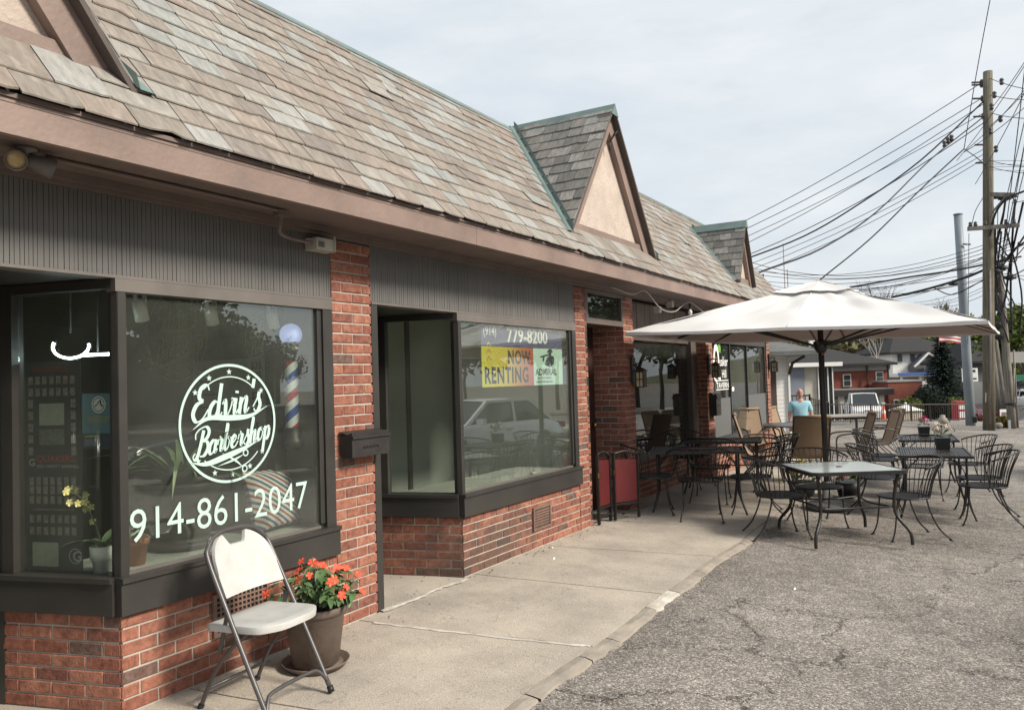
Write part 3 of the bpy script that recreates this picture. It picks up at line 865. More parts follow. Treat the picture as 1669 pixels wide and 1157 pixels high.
# lettered tavern front
tf = MB(); x = -.02
for a, b_ in ((12.212,12.25),(13.24,13.27),(14.33,14.36),(15.66,15.718)): tf.b2(x-.06,x-.002,a,b_,.475,2.51)
tf.b2(x-.06,x+.010,12.27,15.66,2.05,2.51); tf.b2(x-.06,x+.04,12.212,15.718,.476,.56)
W4 = tf.build('tavern_window', mat('charcoal_paint', (0.045,0.043,0.042), .5, (.06,.057,.055), 3, 4), B)
for a, b_ in ((12.27,13.22),(13.29,14.30),(14.37,15.66)):
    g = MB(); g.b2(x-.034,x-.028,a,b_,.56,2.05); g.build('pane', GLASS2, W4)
for a, b_ in ((12.275,13.215),(14.375,15.655)):
    lp = MB(); lp.b2(x-.027,x-.012,a,b_,.565,1.17); lp.build('painted_reflection', mat('reflection_grey', (.13,.135,.135), .35), W4)  # grey sheet painting the asphalt's reflection onto the lower glass

# ------------------------------------------------------------------ print on the glass
pr = Print((-.0255, 3.045, 1.36), (0,1,0), (0,0,1))
barber_logo(pr, 0, 0, 0.325)
pr.build('lettering', VINYL, W1)
pr = Print((-.0254, 2.425, 0.805), (0,1,0), (0,0,1))
pr.text('914-861-2047', -.005, 0, 0.163, 0.905, -0.002, 'LEFT', 1.0, 0, 0.0)
pr.build('lettering', VINYL, W1)
pr = Print((-.045, 12.32, 1.36), (0,1,0), (0,0,1))
pr.text('uaker', .38, .33, .145, 1.0, .014); pr.text('Hill', .50, .135, .13, 1.0, .014)
pr.ring(.22,.42,.12,.065,32,0,2*pi,1.75,.001); pr.stroke([(.18,.25),(.30,.15),(.42,.12)],.05,.06,6,.002)
pr.stroke([(.05,.42),(.08,.15),(.22,.08)],.04,.05,6,.002)
pr.rect(.16,.085,.86,.10); pr.rect(.16,-.06,.86,-.045)
pr.text('TAVERN', .18, -.025, .085, 1.5, .02)
pr.build('lettering', WHITEP, W4)
pr = Print((-.0445, 12.32, 1.36), (0,1,0), (0,0,1))
for a in (45,135,225,315): pr.disc(.40+.045*cos(radians(a)), .655+.07*sin(radians(a)), .045, 14, 1.4, .0002*a/45)
pr.stroke([(.40,.60),(.42,.52)],.012,.012)
pr.build('lettering', mat('clover_green',(.16,.42,.06),.6), W4, 'green clover above the white lettering')
pr = Print((-.045, 13.33, 1.30), (0,1,0), (0,0,1)); pr.disc(.12,0,.075,24,.55); pr.build('lettering', WHITEP, W4)
# ------------------------------------------------------------------ ground
def asphalt_extra(M, t, b, c0):
    Nn = t.nodes.new; Lk = t.links.new
    tc = Nn('ShaderNodeTexCoord')
    # stones in the worn surface
    v = Nn('ShaderNodeTexVoronoi'); v.inputs['Scale'].default_value = 125; Lk(tc.outputs['Object'], v.inputs['Vector'])
    sx = Nn('ShaderNodeSeparateColor'); Lk(v.outputs['Color'], sx.inputs[0])
    r = Nn('ShaderNodeValToRGB'); cr = r.color_ramp
    cr.elements[0].position = 0.0; cr.elements[0].color = (0.11,0.10,0.09,1)
    cr.elements[1].position = 1.0; cr.elements[1].color = (0.56,0.50,0.44,1)
    for p, c in ((0.35,(0.18,0.163,0.147)),(0.62,(0.255,0.231,0.208)),(0.85,(0.36,0.326,0.293))):
        e = cr.elements.new(p); e.color = (*c,1)
    Lk(sx.outputs[0], r.inputs[0])
    # broad wear
    n = Nn('ShaderNodeTexNoise'); n.inputs['Scale'].default_value = 0.55; n.inputs['Detail'].default_value = 6; Lk(tc.outputs['Object'], n.inputs['Vector'])
    mr = Nn('ShaderNodeMapRange'); mr.inputs['From Min'].default_value = .3; mr.inputs['From Max'].default_value = .7; mr.inputs['To Min'].default_value = .66; mr.inputs['To Max'].default_value = 1.22
    Lk(n.outputs['Fac'], mr.inputs['Value'])
    n4 = Nn('ShaderNodeTexNoise'); n4.inputs['Scale'].default_value = 7; n4.inputs['Detail'].default_value = 5; Lk(tc.outputs['Object'], n4.inputs['Vector'])
    mr4 = Nn('ShaderNodeMapRange'); mr4.inputs['From Min'].default_value = .3; mr4.inputs['From Max'].default_value = .7; mr4.inputs['To Min'].default_value = .82; mr4.inputs['To Max'].default_value = 1.15
    Lk(n4.outputs['Fac'], mr4.inputs['Value'])
    m1 = Nn('ShaderNodeMath'); m1.operation = 'MULTIPLY'; Lk(mr.outputs[0], m1.inputs[0]); Lk(mr4.outputs[0], m1.inputs[1])
    # cracks
    dn = Nn('ShaderNodeTexNoise'); dn.inputs['Scale'].default_value = 2.2; dn.inputs['Detail'].default_value = 8; dn.inputs['Roughness'].default_value = .7; Lk(tc.outputs['Object'], dn.inputs['Vector'])
    av = Nn('ShaderNodeVectorMath'); av.operation = 'MULTIPLY_ADD'; av.inputs[1].default_value = (.75,.75,0); Lk(dn.outputs['Color'], av.inputs[0]); Lk(tc.outputs['Object'], av.inputs[2])
    def cracks(scale, w):
        vc = Nn('ShaderNodeTexVoronoi'); vc.feature = 'DISTANCE_TO_EDGE'; vc.inputs['Scale'].default_value = scale; Lk(av.outputs[0], vc.inputs['Vector'])
        rr = Nn('ShaderNodeMapRange'); rr.inputs['From Min'].default_value = 0; rr.inputs['From Max'].default_value = w; rr.inputs['To Min'].default_value = .22; rr.inputs['To Max'].default_value = 1
        Lk(vc.outputs['Distance'], rr.inputs['Value']); return rr.outputs[0]
    c1 = cracks(.55, .0045); c2 = cracks(1.7, .008)
    # fine cracking only in places
    n5 = Nn('ShaderNodeTexNoise'); n5.inputs['Scale'].default_value = .8; n5.inputs['Detail'].default_value = 3; Lk(tc.outputs['Object'], n5.inputs['Vector'])
    rp = Nn('ShaderNodeMapRange'); rp.inputs['From Min'].default_value = .46; rp.inputs['From Max'].default_value = .58; Lk(n5.outputs['Fac'], rp.inputs['Value'])
    mxf = Nn('ShaderNodeMix'); mxf.data_type = 'FLOAT'; Lk(rp.outputs[0], mxf.inputs[0]); mxf.inputs[2].default_value = 1.0; Lk(c2, mxf.inputs[3])
    m2 = Nn('ShaderNodeMath'); m2.operation = 'MULTIPLY'; Lk(c1, m2.inputs[0]); Lk(mxf.outputs[0], m2.inputs[1])
    m3 = Nn('ShaderNodeMath'); m3.operation = 'MULTIPLY'; Lk(m1.outputs[0], m3.inputs[0]); Lk(m2.outputs[0], m3.inputs[1])
    vm = Nn('ShaderNodeVectorMath'); vm.operation = 'MULTIPLY'; Lk(r.outputs[0], vm.inputs[0]); Lk(m3.outputs[0], vm.inputs[1])
    # old oil drips
    no = Nn('ShaderNodeTexNoise'); no.inputs['Scale'].default_value = 1.15; no.inputs['Detail'].default_value = 7; no.inputs['Roughness'].default_value = .62; Lk(tc.outputs['Object'], no.inputs['Vector'])
    mo = Nn('ShaderNodeMapRange'); mo.inputs['From Min'].default_value = .60; mo.inputs['From Max'].default_value = .70; mo.inputs['To Min'].default_value = 0; mo.inputs['To Max'].default_value = .45; Lk(no.outputs['Fac'], mo.inputs['Value'])
    mxo = Nn('ShaderNodeMix'); mxo.data_type = 'RGBA'; Lk(mo.outputs[0], mxo.inputs[0]); Lk(vm.outputs[0], mxo.inputs[6]); mxo.inputs[7].default_value = (.075,.068,.062,1)
    Lk(mxo.outputs[2], b.inputs['Base Color'])
    h = Nn('ShaderNodeMath'); h.operation = 'MULTIPLY'; Lk(v.outputs['Distance'], h.inputs[0]); h.inputs[1].default_value = -1.0
    h2 = Nn('ShaderNodeMath'); h2.operation = 'ADD'; Lk(h.outputs[0], h2.inputs[0]); Lk(m2.outputs[0], h2.inputs[1])
    bp = Nn('ShaderNodeBump'); bp.inputs['Strength'].default_value = .6; bp.inputs['Distance'].default_value = .006; Lk(h2.outputs[0], bp.inputs['Height']); Lk(bp.outputs[0], b.inputs['Normal'])
ASPH = mat('asphalt', (.2,.2,.2), .92, extra=asphalt_extra, spec=.25)

def grid_axis(segs):
    o = []
    for a, b_, n in segs: o += [a+(b_-a)*i/n for i in range(n)]
    o.append(segs[-1][1]); return o
xs = grid_axis([(-400,-60,6),(-60,-10,10),(-10,8,30),(8,60,14),(60,400,6)])
ys = grid_axis([(-120,-6,6),(-6,28,44),(28,80,22),(80,420,8)])
def ground_z(x, y):
    z = gz(x, y) - .024
    return z
g = MB(); g.grid([[Vector((x, y, ground_z(x, y))) for y in ys] for x in xs], True)
for i in range(len(g.f)): g.f[i] = tuple(reversed(g.f[i]))
g.build('ground', ASPH, None, 'structure')

# ------------------------------------------------------------------ pavement of concrete slabs
def conc_extra(M, t, b, c0):
    Nn = t.nodes.new; Lk = t.links.new
    tc = Nn('ShaderNodeTexCoord')
    n = Nn('ShaderNodeTexNoise'); n.inputs['Scale'].default_value = 150; n.inputs['Detail'].default_value = 2; Lk(tc.outputs['Object'], n.inputs['Vector'])
    r = Nn('ShaderNodeMapRange'); r.inputs['From Min'].default_value = .3; r.inputs['From Max'].default_value = .7; r.inputs['To Min'].default_value = .66; r.inputs['To Max'].default_value = 1.28; Lk(n.outputs['Fac'], r.inputs['Value'])
    n2 = Nn('ShaderNodeTexNoise'); n2.inputs['Scale'].default_value = 14; n2.inputs['Detail'].default_value = 8; n2.inputs['Roughness'].default_value = .7; Lk(tc.outputs['Object'], n2.inputs['Vector'])
    r2 = Nn('ShaderNodeMapRange'); r2.inputs['From Min'].default_value = .58; r2.inputs['From Max'].default_value = .74; r2.inputs['To Min'].default_value = 1; r2.inputs['To Max'].default_value = .68; Lk(n2.outputs['Fac'], r2.inputs['Value'])
    v = Nn('ShaderNodeTexVoronoi'); v.inputs['Scale'].default_value = 9; Lk(tc.outputs['Object'], v.inputs['Vector'])
    r3 = Nn('ShaderNodeMapRange'); r3.inputs['From Min'].default_value = .03; r3.inputs['From Max'].default_value = .06; r3.inputs['To Min'].default_value = .5; r3.inputs['To Max'].default_value = 1; Lk(v.outputs['Distance'], r3.inputs['Value'])
    a = Nn('ShaderNodeMath'); a.operation = 'MULTIPLY'; Lk(r.outputs[0], a.inputs[0]); Lk(r2.outputs[0], a.inputs[1])
    a2 = Nn('ShaderNodeMath'); a2.operation = 'MULTIPLY'; Lk(a.outputs[0], a2.inputs[0]); Lk(r3.outputs[0], a2.inputs[1])
    # hairline cracks
    dn = Nn('ShaderNodeTexNoise'); dn.inputs['Scale'].default_value = 3; dn.inputs['Detail'].default_value = 6; Lk(tc.outputs['Object'], dn.inputs['Vector'])
    av = Nn('ShaderNodeVectorMath'); av.operation = 'MULTIPLY_ADD'; av.inputs[1].default_value = (.5,.5,0); Lk(dn.outputs['Color'], av.inputs[0]); Lk(tc.outputs['Object'], av.inputs[2])
    vc = Nn('ShaderNodeTexVoronoi'); vc.feature = 'DISTANCE_TO_EDGE'; vc.inputs['Scale'].default_value = .8; Lk(av.outputs[0], vc.inputs['Vector'])
    rr = Nn('ShaderNodeMapRange'); rr.inputs['From Max'].default_value = .0028; rr.inputs['To Min'].default_value = .72; Lk(vc.outputs['Distance'], rr.inputs['Value'])
    a3 = Nn('ShaderNodeMath'); a3.operation = 'MULTIPLY'; Lk(a2.outputs[0], a3.inputs[0]); Lk(rr.outputs[0], a3.inputs[1])
    vm = Nn('ShaderNodeVectorMath'); vm.operation = 'MULTIPLY'; Lk(c0, vm.inputs[0]); Lk(a3.outputs[0], vm.inputs[1]); Lk(vm.outputs[0], b.inputs['Base Color'])
    bp = Nn('ShaderNodeBump'); bp.inputs['Strength'].default_value = .35; bp.inputs['Distance'].default_value = .004; Lk(a3.outputs[0], bp.inputs['Height']); Lk(bp.outputs[0], b.inputs['Normal'])
CONC = mat('pavement_concrete', (0.485,0.43,0.36), .9, (0.34,0.302,0.257), 1.7, 9, extra=conc_extra, spec=.3)
KERB = mat('kerb_concrete', (0.36,0.315,0.26), .9, (0.23,0.205,0.175), 4.0, 8, .4, 40)
PATCH = mat('pale_mortar', (0.60,0.56,0.50), .9, (0.40,0.365,0.31), 9, 6, .5, 40)

SW = bpy.data.objects.new('pavement', None); COL.objects.link(SW); SW['kind'] = 'structure'
JT = [(-1.6,-1.5),(0.1,0.35),(1.4,1.75),(2.72,3.08),(4.02,4.44),(5.40,5.73),(6.60,7.10),(8.05,8.45),(9.5,9.8),(10.9,11.2),(12.3,12.5),(13.7,13.9),(15.1,15.3),(16.6,16.7)]
def edge_x(y): return 1.49 + (0.014*sin(y*1.7) + .008*sin(y*4.1+1)) + (.10*(4.0-y)/4 if y < 4.0 else -.02*(y-4)/6)
NS = 12
for (a0, a1), (b0, b1) in zip(JT[:-1], JT[1:]):
    mb = MB(); top = []
    g_ = .007
    X0 = -1.0 if a0 < 7.5 else -.4
    for i in range(NS+1):
        row = []
        for j in range(7):
            f = j/6; ya0 = a0+g_; yb0 = b0-g_
            # left edge at X0, right edge at edge_x
            yl_ = ya0+(yb0-ya0)*i/NS; yr_ = (a1+g_)+((b1-g_)-(a1+g_))*i/NS
            xr = edge_x(yr_)
            x = X0+(xr-X0)*f; k = min(max(x/1.5, 0), 1)
            y = yl_+(yr_-yl_)*k
            row.append(Vector((x, y, gz(x, y))))
        top.append(row)
    P_ = [[top[i][j] for i in range(NS+1)] for j in range(7)]
    mb.grid(P_, False)
    for i in range(len(mb.f)): mb.f[i] = tuple(reversed(mb.f[i]))
    # skirts
    per = [top[0][j] for j in range(7)] + [top[i][6] for i in range(1, NS+1)] + [top[NS][j] for j in range(5, -1, -1)] + [top[i][0] for i in range(NS-1, 0, -1)]
    n_ = len(per)
    mb.add(per+[p-Vector((0,0,.09)) for p in per], [(i, n_+i, n_+(i+1) % n_, (i+1) % n_) for i in range(n_)])
    mb.build('slab', CONC, SW)
# worn joint fillings: pale mortar across one joint, and up the doorway edge
def strip(pts, w, m_, name, lift=.002, seed=1):
    r = random.Random(seed); mb = MB(); q = bez([(a, b, 0) for a, b in pts], 7); row = []
    for i, p in enumerate(q):
        t = (q[min(i+1, len(q)-1)]-q[max(i-1, 0)]).normalized(); n_ = Vector((-t.y, t.x, 0))
        k = w*(.5+r.uniform(-.28,.28))
        L_ = p+n_*k; R_ = p-n_*w*(.5+r.uniform(-.28,.28))
        row.append([Vector((L_.x, L_.y, gz(L_.x, L_.y)+lift)), Vector((p.x,p.y,gz(p.x,p.y)+lift+.004)), Vector((R_.x, R_.y, gz(R_.x, R_.y)+lift))])
    mb.grid(row, False)
    return mb.build(name, m_, SW)
strip([(.12,4.05),(.5,4.14),(.9,4.25),(1.3,4.36),(1.5,4.43)], .030, PATCH, 'joint_mortar', .003, 3)
strip([(.0,4.26),(.03,4.6),(.01,4.95),(.05,5.24)], .05, PATCH, 'joint_mortar', .003, 5)
# kerb pieces: flush concrete edging, cracked and patched
ks = [-1.4,-.3,.9,2.1,3.1,3.62,4.25,4.62,5.35,5.85,6.5,7.2,7.75,8.6,9.4,10.3,11.2,12.2,13.3,14.4,15.5,16.6]
for i, (a, b_) in enumerate(zip(ks[:-1], ks[1:])):
    r = random.Random(40+i); rowL = []; rowR = []
    mb = MB(); n_ = 6; row = []
    for k in range(n_+1):
        y = a+.006+(b_-a-.012)*k/n_
        x0 = edge_x(y)+.008+r.uniform(-.003,.006); x1 = edge_x(y)+.10+r.uniform(-.016,.016)
        row.append([Vector((x0,y,gz(x0,y)-.002)), Vector(((x0+x1)/2,y,gz(x0,y)-.004+r.uniform(-.004,.004))), Vector((x1,y,gz(x1,y)-.010)), Vector((x1+.01,y,gz(x1,y)-.045))])
    mb.grid(row, False)
    mb.build('kerb_stone', PATCH if i in (8,) else KERB, SW, None, 'pale patched kerb piece' if i == 8 else None)
# litter: scraps by the wall
lit = MB()
for x, y in ((.12,6.55),(.05,7.75),(.32,6.2),(2.3,6.4)):
    lit.box((x, y, gz(x,y)+.004), (.012,.022,.006), (rng.random(),rng.random(),rng.random()))
o = lit.build('litter', WHITEP); tag(o, 'small pale scraps of litter along the foot of the brick wall', 'litter', kind='stuff')

# grit and leaf bits gathered along the kerb and the foot of the wall
gr = MB(); rgt = random.Random(12)
for i in range(520):
    y = rgt.uniform(1.6, 12.5); side = rgt.random()
    x = edge_x(y)+.12+abs(rgt.gauss(0,.09)) if side < .62 else (.03+abs(rgt.gauss(0,.10)) if not (4.1 < y < 5.3) else rgt.uniform(-.6,.3))
    k = rgt.uniform(.003,.009)
    gr.box((x, y, gz(x,y)+k*.4-(.012 if side < .62 else 0)), (k*rgt.uniform(.8,1.8), k, k*.8), (rgt.uniform(-.4,.4), rgt.uniform(-.4,.4), rgt.uniform(0,3)))
o = gr.build('grit', mat('grit_mix',(.30,.25,.19),.9,(.12,.095,.07),300,1)); tag(o, 'grit and leaf bits gathered along the kerb and the brick wall', 'grit', kind='stuff')
# ------------------------------------------------------------------ things on and behind the shopfront
BLKM = mat('black_iron', (0.022,0.020,0.019), .45, (0.035,0.031,0.028), 12, 4, .15, 80)
GREYM = mat('grey_conduit', (0.20,0.18,0.165), .5, (.15,.135,.125), 8, 4)
CREAM = mat('cream_plastic', (0.50,0.47,0.40), .5, (.40,.37,.31), 8, 4)
TERRA = mat('terracotta', (0.42,0.17,0.085), .8, (0.33,0.13,0.07), 8, 4)
GREENL = mat('houseplant_leaf', (0.10,0.16,0.08), .5, (0.19,0.24,0.13), 6, 4)

# mailbox on the first brick pillar
def mailbox(loc, w, h, d, label):
    T = thing('mailbox', label, 'mailbox', loc)
    b = MB(); b.prism([(-d,-h/2),(0,-h/2),(0,h*.30),(-d*.10,h*.34),(-d,h*.5)], -w/2, w/2, Matrix(((-1,0,0,0),(0,0,1,0),(0,1,0,0),(0,0,0,1))))
    part('box', b, BLKM, T)
    l = MB(); a = Vector((.0,-w/2-.006,h*.56)); 
    l.add([(0,-w/2-.006,h*.515),(0,w/2+.006,h*.515),(d+.012,w/2+.006,h*.325),(d+.012,-w/2-.006,h*.325),
           (0,-w/2-.006,h*.545),(0,w/2+.006,h*.545),(d+.014,w/2+.006,h*.352),(d+.014,-w/2-.006,h*.352),
           (d+.014,-w/2-.006,h*.25),(d+.014,w/2+.006,h*.25),(d+.008,w/2+.006,h*.25),(d+.008,-w/2-.006,h*.25)],
          [(4,7,6,5),(0,1,2,3),(0,3,7,4),(1,5,6,2),(7,8,9,6),(8,11,10,9),(3,11,8,7),(2,6,9,10),(0,4,5,1)])
    part('lid', l, BLKM, T)
    p = MB()
    for k in range(-2,3): p.box((d+.002, k*.032, -.02), (.006,.018,.012))
    part('emblem', p, mat('dull_pewter',(.06,.06,.06),.35,metal=.8), T)
    return T
mailbox((.012,4.07,1.165), .37, .16, .105, 'black metal mailbox with sloping lid on the tall brick pillar by the barbershop')
mailbox((.012,12.05,1.10), .24, .34, .10, 'small dark mailbox on the brick pillar beside the tavern lettering')

def vent(y0, y1, z0, z1, label, x=.004):
    T = thing('wall_vent', label, 'vent', (x, (y0+y1)/2, z0))
    w, h = y1-y0, z1-z0
    VM = mat('vent_brown', (0.215,0.135,0.105), .7, (.16,.10,.08), 9, 4)
    f = MB()
    f.b2(0,.014,-w/2,-w/2+.022,0,h); f.b2(0,.014,w/2-.022,w/2,0,h); f.b2(0,.014,-w/2+.022,w/2-.022,0,.02); f.b2(0,.014,-w/2+.022,w/2-.022,h-.02,h)
    part('vent_frame', f, VM, T, None, 'stuff')
    g = MB()
    n = 12; k = 7
    for i in range(1, n): yy = -w/2+.022+(w-.044)*i/n; g.b2(.001,.009,yy-.005,yy+.005,.02,h-.02)
    for i in range(1, k): zz = .02+(h-.04)*i/k; g.b2(.002,.0105,-w/2+.022,w/2-.022,zz-.005,zz+.005)
    part('grille', g, VM, T, None, 'stuff')
    b = MB(); b.quad((.0005,-w/2+.02,.015),(.0005,w/2-.02,.015),(.0005,w/2-.02,h-.015),(.0005,-w/2+.02,h-.015)); part('vent_back', b, BLACK, T)
vent(2.88,3.27,.215,.445,'brown grille vent low in the brick wall behind the white chair')
vent(6.40,6.74,.165,.378,'brown grille vent low in the brick wall under the renting sign')

# twin floodlight and conduit under the eave
T = thing('floodlight', 'twin floodlight with two round heads under the eave', 'floodlight', (.26,1.80,2.575)); T.scale = (.82,.82,.82)
b = MB(); b.lathe([(.001,0),(.05,0),(.05,-.02),(.012,-.03),(.012,-.055),(.001,-.055)], 12); part('base', b, GREYM, T)
FLM = mat('floodlight_grey', (.16,.145,.135), .45, (.12,.11,.10), 6, 3)
for sgn, dv in ((-1, Vector((.75,-.35,-.30))), (1, Vector((.25,.85,-.25)))):
    dv.normalize(); q = Vector((0,sgn*.055,-.07)); R = dv.to_track_quat('Z','Y').to_matrix().to_4x4(); M = Matrix.Translation(q) @ R
    h = MB(); h.lathe([(.001,-.07),(.03,-.068),(.036,-.03),(.050,.02),(.052,.075),(.047,.075),(.044,.05)], 16, M); h.tube([(0,sgn*.02,-.03),(0,sgn*.045,-.045),q-dv*.03], .009, 6)
    H_ = part('lamp_head', h, FLM, T)
    l = MB(); l.lathe([(.045,.052),(.03,.062),(.001,.066)], 16, M); l_ = part('bulb', l, mat('amber_bulb',(.55,.42,.22),.25,(.40,.28,.13),14,3), T); l_.parent = H_
T = thing('conduit', 'painted conduit pipe running along under the eave to a small box', 'conduit', (.22,1.9,2.56))
c = MB(); off = Vector((-.22,-1.9,-2.56))
c.tube([p+off for p in bez([(.22,1.9,2.563),(.22,2.6,2.562),(.21,3.15,2.561),(.19,3.25,2.555)],6)], .011, 8)
c.tube([p+off for p in bez([(.19,3.25,2.55),(.18,3.25,2.47),(.15,3.28,2.445),(.10,3.40,2.44),(.075,3.60,2.44)],6)], .011, 8)
part('pipe', c, SOFF, T)
c = MB(); c.box((-.03,1.35,-.01),(.05,.07,.035)); part('elbow', c, SOFF, T)
T = thing('junction_box', 'small cream electrical box with a cover under the eave', 'electrical box', (.05,3.70,2.44))
c = MB(); c.box((0,0,0),(.10,.15,.075)); part('box', c, CREAM, T)
c = MB(); c.box((.01,.083,.01),(.09,.012,.10)); c.box((.01,.100,.01),(.05,.022,.05)); part('cover', c, CREAM, T)
c = MB(); c.b2(.0505,.053,-.06,-.01,-.02,.015); part('label_plate', c, mat('dark_plate',(.12,.12,.12),.6), T)

# wall lanterns
def lantern(y, z, label):
    T = thing('wall_lantern', label, 'lantern', (.012,y,z), 0, 'wall lanterns on the brick pillars')
    b = MB(); b.b2(0,.02,-.05,.05,-.05,.26); b.tube(bez([(.02,0,.17),(.07,0,.19),(.12,0,.17)],5),.009,6); part('bracket', b, BLKM, T)
    f = MB(); s = .046; c0 = .105
    for a in (-1,1):
        for q in (-1,1): f.b2(c0+a*s-.006,c0+a*s+.006,q*s-.006,q*s+.006,-.09,.09)
    for zz in (-.09,.0,.09): 
        for a in (-1,1): f.b2(c0-s,c0+s,a*s-.005,a*s+.005,zz-.006,zz+.006); f.b2(c0+a*s-.005,c0+a*s+.005,-s,s,zz-.006,zz+.006)
    for a in (-1,1): f.b2(c0+a*s-.004,c0+a*s+.004,-.004,.004,-.09,.09); f.b2(c0-.004,c0+.004,a*s-.004,a*s+.004,-.09,.09)
    part('lantern_frame', f, BLKM, T, None, 'stuff')
    g = MB(); g.b2(c0-s+.004,c0+s-.004,-s+.004,s-.004,-.085,.085); part('lantern_glass', g, mat('cream_glass',(.55,.47,.30),.4,(.46,.38,.24),9,3), T)
    r = MB(); r.prism([(-.066,-.066),(.066,-.066),(.066,.066),(-.066,.066)],.097,.105,Matrix.Translation((c0,0,0)))
    r.add([(c0-.06,-.06,.106),(c0+.06,-.06,.106),(c0+.06,.06,.106),(c0-.06,.06,.106),(c0,0,.15)],[(0,1,4),(1,2,4),(2,3,4),(3,0,4)])
    r.tube([(c0,0,.14),(c0,0,.18)],.008,6); part('lantern_cap', r, BLKM, T)
lantern(8.90,1.52,'black wall lantern with cream glass beside the side door, nearest of three')
lantern(11.94,1.60,'black wall lantern with cream glass above the mailbox by the tavern lettering')
lantern(15.85,1.66,'black wall lantern with cream glass on the last brick pier of the row')

# string of bulbs along the fascia
T = thing('string_lights', 'drooping string of clear bulbs along the tavern eave', 'string lights', (.30,9.5,2.5))
cd = MB(); pts = [(7.75,2.50),(8.3,2.47),(8.72,2.54),(9.2,2.37),(9.7,2.36),(10.3,2.52),(11.1,2.40),(11.5,2.52),(12.2,2.40),(12.7,2.52),(13.4,2.40),(13.9,2.52),(14.6,2.40),(15.2,2.52)]
q = bez([(.28,y,z) for y, z in pts], 8); off = Vector((-.30,-9.5,-2.5))
cd.tube([p+off for p in q], .008, 5); part('cord', cd, mat('string_cord',(.30,.27,.24),.6), T)
BUL = mat('bulb_glass',(.55,.55,.52),.12,spec=.8)
for y, z in ((10.32,2.50),(11.1,2.395),(11.9,2.43),(12.5,2.46),(13.4,2.40),(14.3,2.44)):
    s = MB(); s.tube([(-.02,y-9.5,z-2.5),(-.02,y-9.5,z-2.56)],.016,8); S_ = part('socket', s, BLACK, T)
    u_ = MB(); u_.sphere((-.02,y-9.5,z-2.615),.03,10,8,None,(1,1,1.5)); o = part('bulb', u_, BUL, T); o.parent = S_
for y, z in ((9.72,2.40),(10.2,2.50)):
    s = MB(); s.box((-.25,y-9.5,z-2.5),(.08,.08,.08)); part('clip', s, CREAM, T)

# ------------------------------------------------------------------ barbershop interior
# barber pole
T = thing('barber_pole', 'barber pole with spiralling red white and blue stripes under a pale globe', 'barber pole', (-.24,3.72,1.15))
def barber_mat():
    M = bpy.data.materials.new('barber_stripes'); M.use_nodes = True; t = M.node_tree; b = t.nodes['Principled BSDF']; Nn = t.nodes.new; Lk = t.links.new
    tc = Nn('ShaderNodeTexCoord'); sp = Nn('ShaderNodeSeparateXYZ'); Lk(tc.outputs['Object'], sp.inputs[0])
    at_ = Nn('ShaderNodeMath'); at_.operation = 'ARCTAN2'; Lk(sp.outputs['Y'], at_.inputs[0]); Lk(sp.outputs['X'], at_.inputs[1])
    k1 = Nn('ShaderNodeMath'); k1.operation = 'MULTIPLY'; Lk(at_.outputs[0], k1.inputs[0]); k1.inputs[1].default_value = 1/(2*pi)
    k2 = Nn('ShaderNodeMath'); k2.operation = 'MULTIPLY_ADD'; Lk(sp.outputs['Z'], k2.inputs[0]); k2.inputs[1].default_value = -4.3; Lk(k1.outputs[0], k2.inputs[2])
    k3 = Nn('ShaderNodeMath'); k3.operation = 'FRACT'; Lk(k2.outputs[0], k3.inputs[0])
    r = Nn('ShaderNodeValToRGB'); r.color_ramp.interpolation = 'CONSTANT'; cr = r.color_ramp
    for p, c in ((0,(.72,.74,.76)),(.25,(.42,.035,.05)),(.5,(.72,.74,.76)),(.75,(.05,.10,.36))):
        e = cr.elements[0] if p == 0 else cr.elements.new(p); e.position = p; e.color = (*c,1)
    cr.elements[-1].position = .999 if False else cr.elements[-1].position
    Lk(k3.outputs[0], r.inputs[0]); Lk(r.outputs[0], b.inputs['Base Color']); b.inputs['Roughness'].default_value = .25
    return M
BM_ = barber_mat()
c = MB(); c.lathe([(.048,.14),(.048,.575)], 24); part('striped_cylinder', c, BM_, T)
c = MB(); c.lathe([(.001,0),(.05,.0),(.075,.03),(.07,.06),(.055,.08),(.06,.14),(.045,.141)], 20); part('lower_cap', c, BLKM, T)
c = MB(); c.lathe([(.045,.574),(.062,.575),(.060,.60),(.085,.62),(.08,.66),(.055,.68),(.05,.70),(.001,.70)], 20); part('upper_cap', c, BLKM, T)
c = MB(); c.sphere((0,0,.742),.072,20,14); part('globe', c, emit_mat('lit_globe',(.40,.46,.85),.45), T)
c = MB(); c.b2(-.10,-.05,-.03,.03,.04,.66); part('wall_bracket', c, BLKM, T)
p = MB(); p.b2(-.42,-.34,3.66,3.76,.65,2.10); o = p.build('display_post', mat('dark_post',(.05,.05,.045),.6), B)

# track spotlights
for y, nm in ((2.62,'left'),(3.07,'middle'),(3.53,'right')):
    T = thing('spotlight', {'left':'white track spotlight nearest the window corner post','middle':'white track spotlight above the round barbershop emblem','right':'white track spotlight beside the globe of the barber pole'}[nm], 'spotlight', (-.20,y,2.075), 0, 'spotlights in the barbershop window')
    a = MB(); a.b2(-.012,.012,-.03,-.022,-.10,.06); a.b2(-.012,.012,.022,.03,-.10,.06); part('yoke', a, WHITEP, T)
    M = Matrix.Translation((0,.0,-.085)) @ Euler((.35,.25,0)).to_matrix().to_4x4()
    a = MB(); a.lathe([(.001,.05),(.032,.045),(.036,.01),(.036,-.065),(.030,-.065),(.028,-.05),(.001,-.045)], 16, M); part('lamp_head', a, mat('white_enamel',(.70,.71,.68),.35), T)

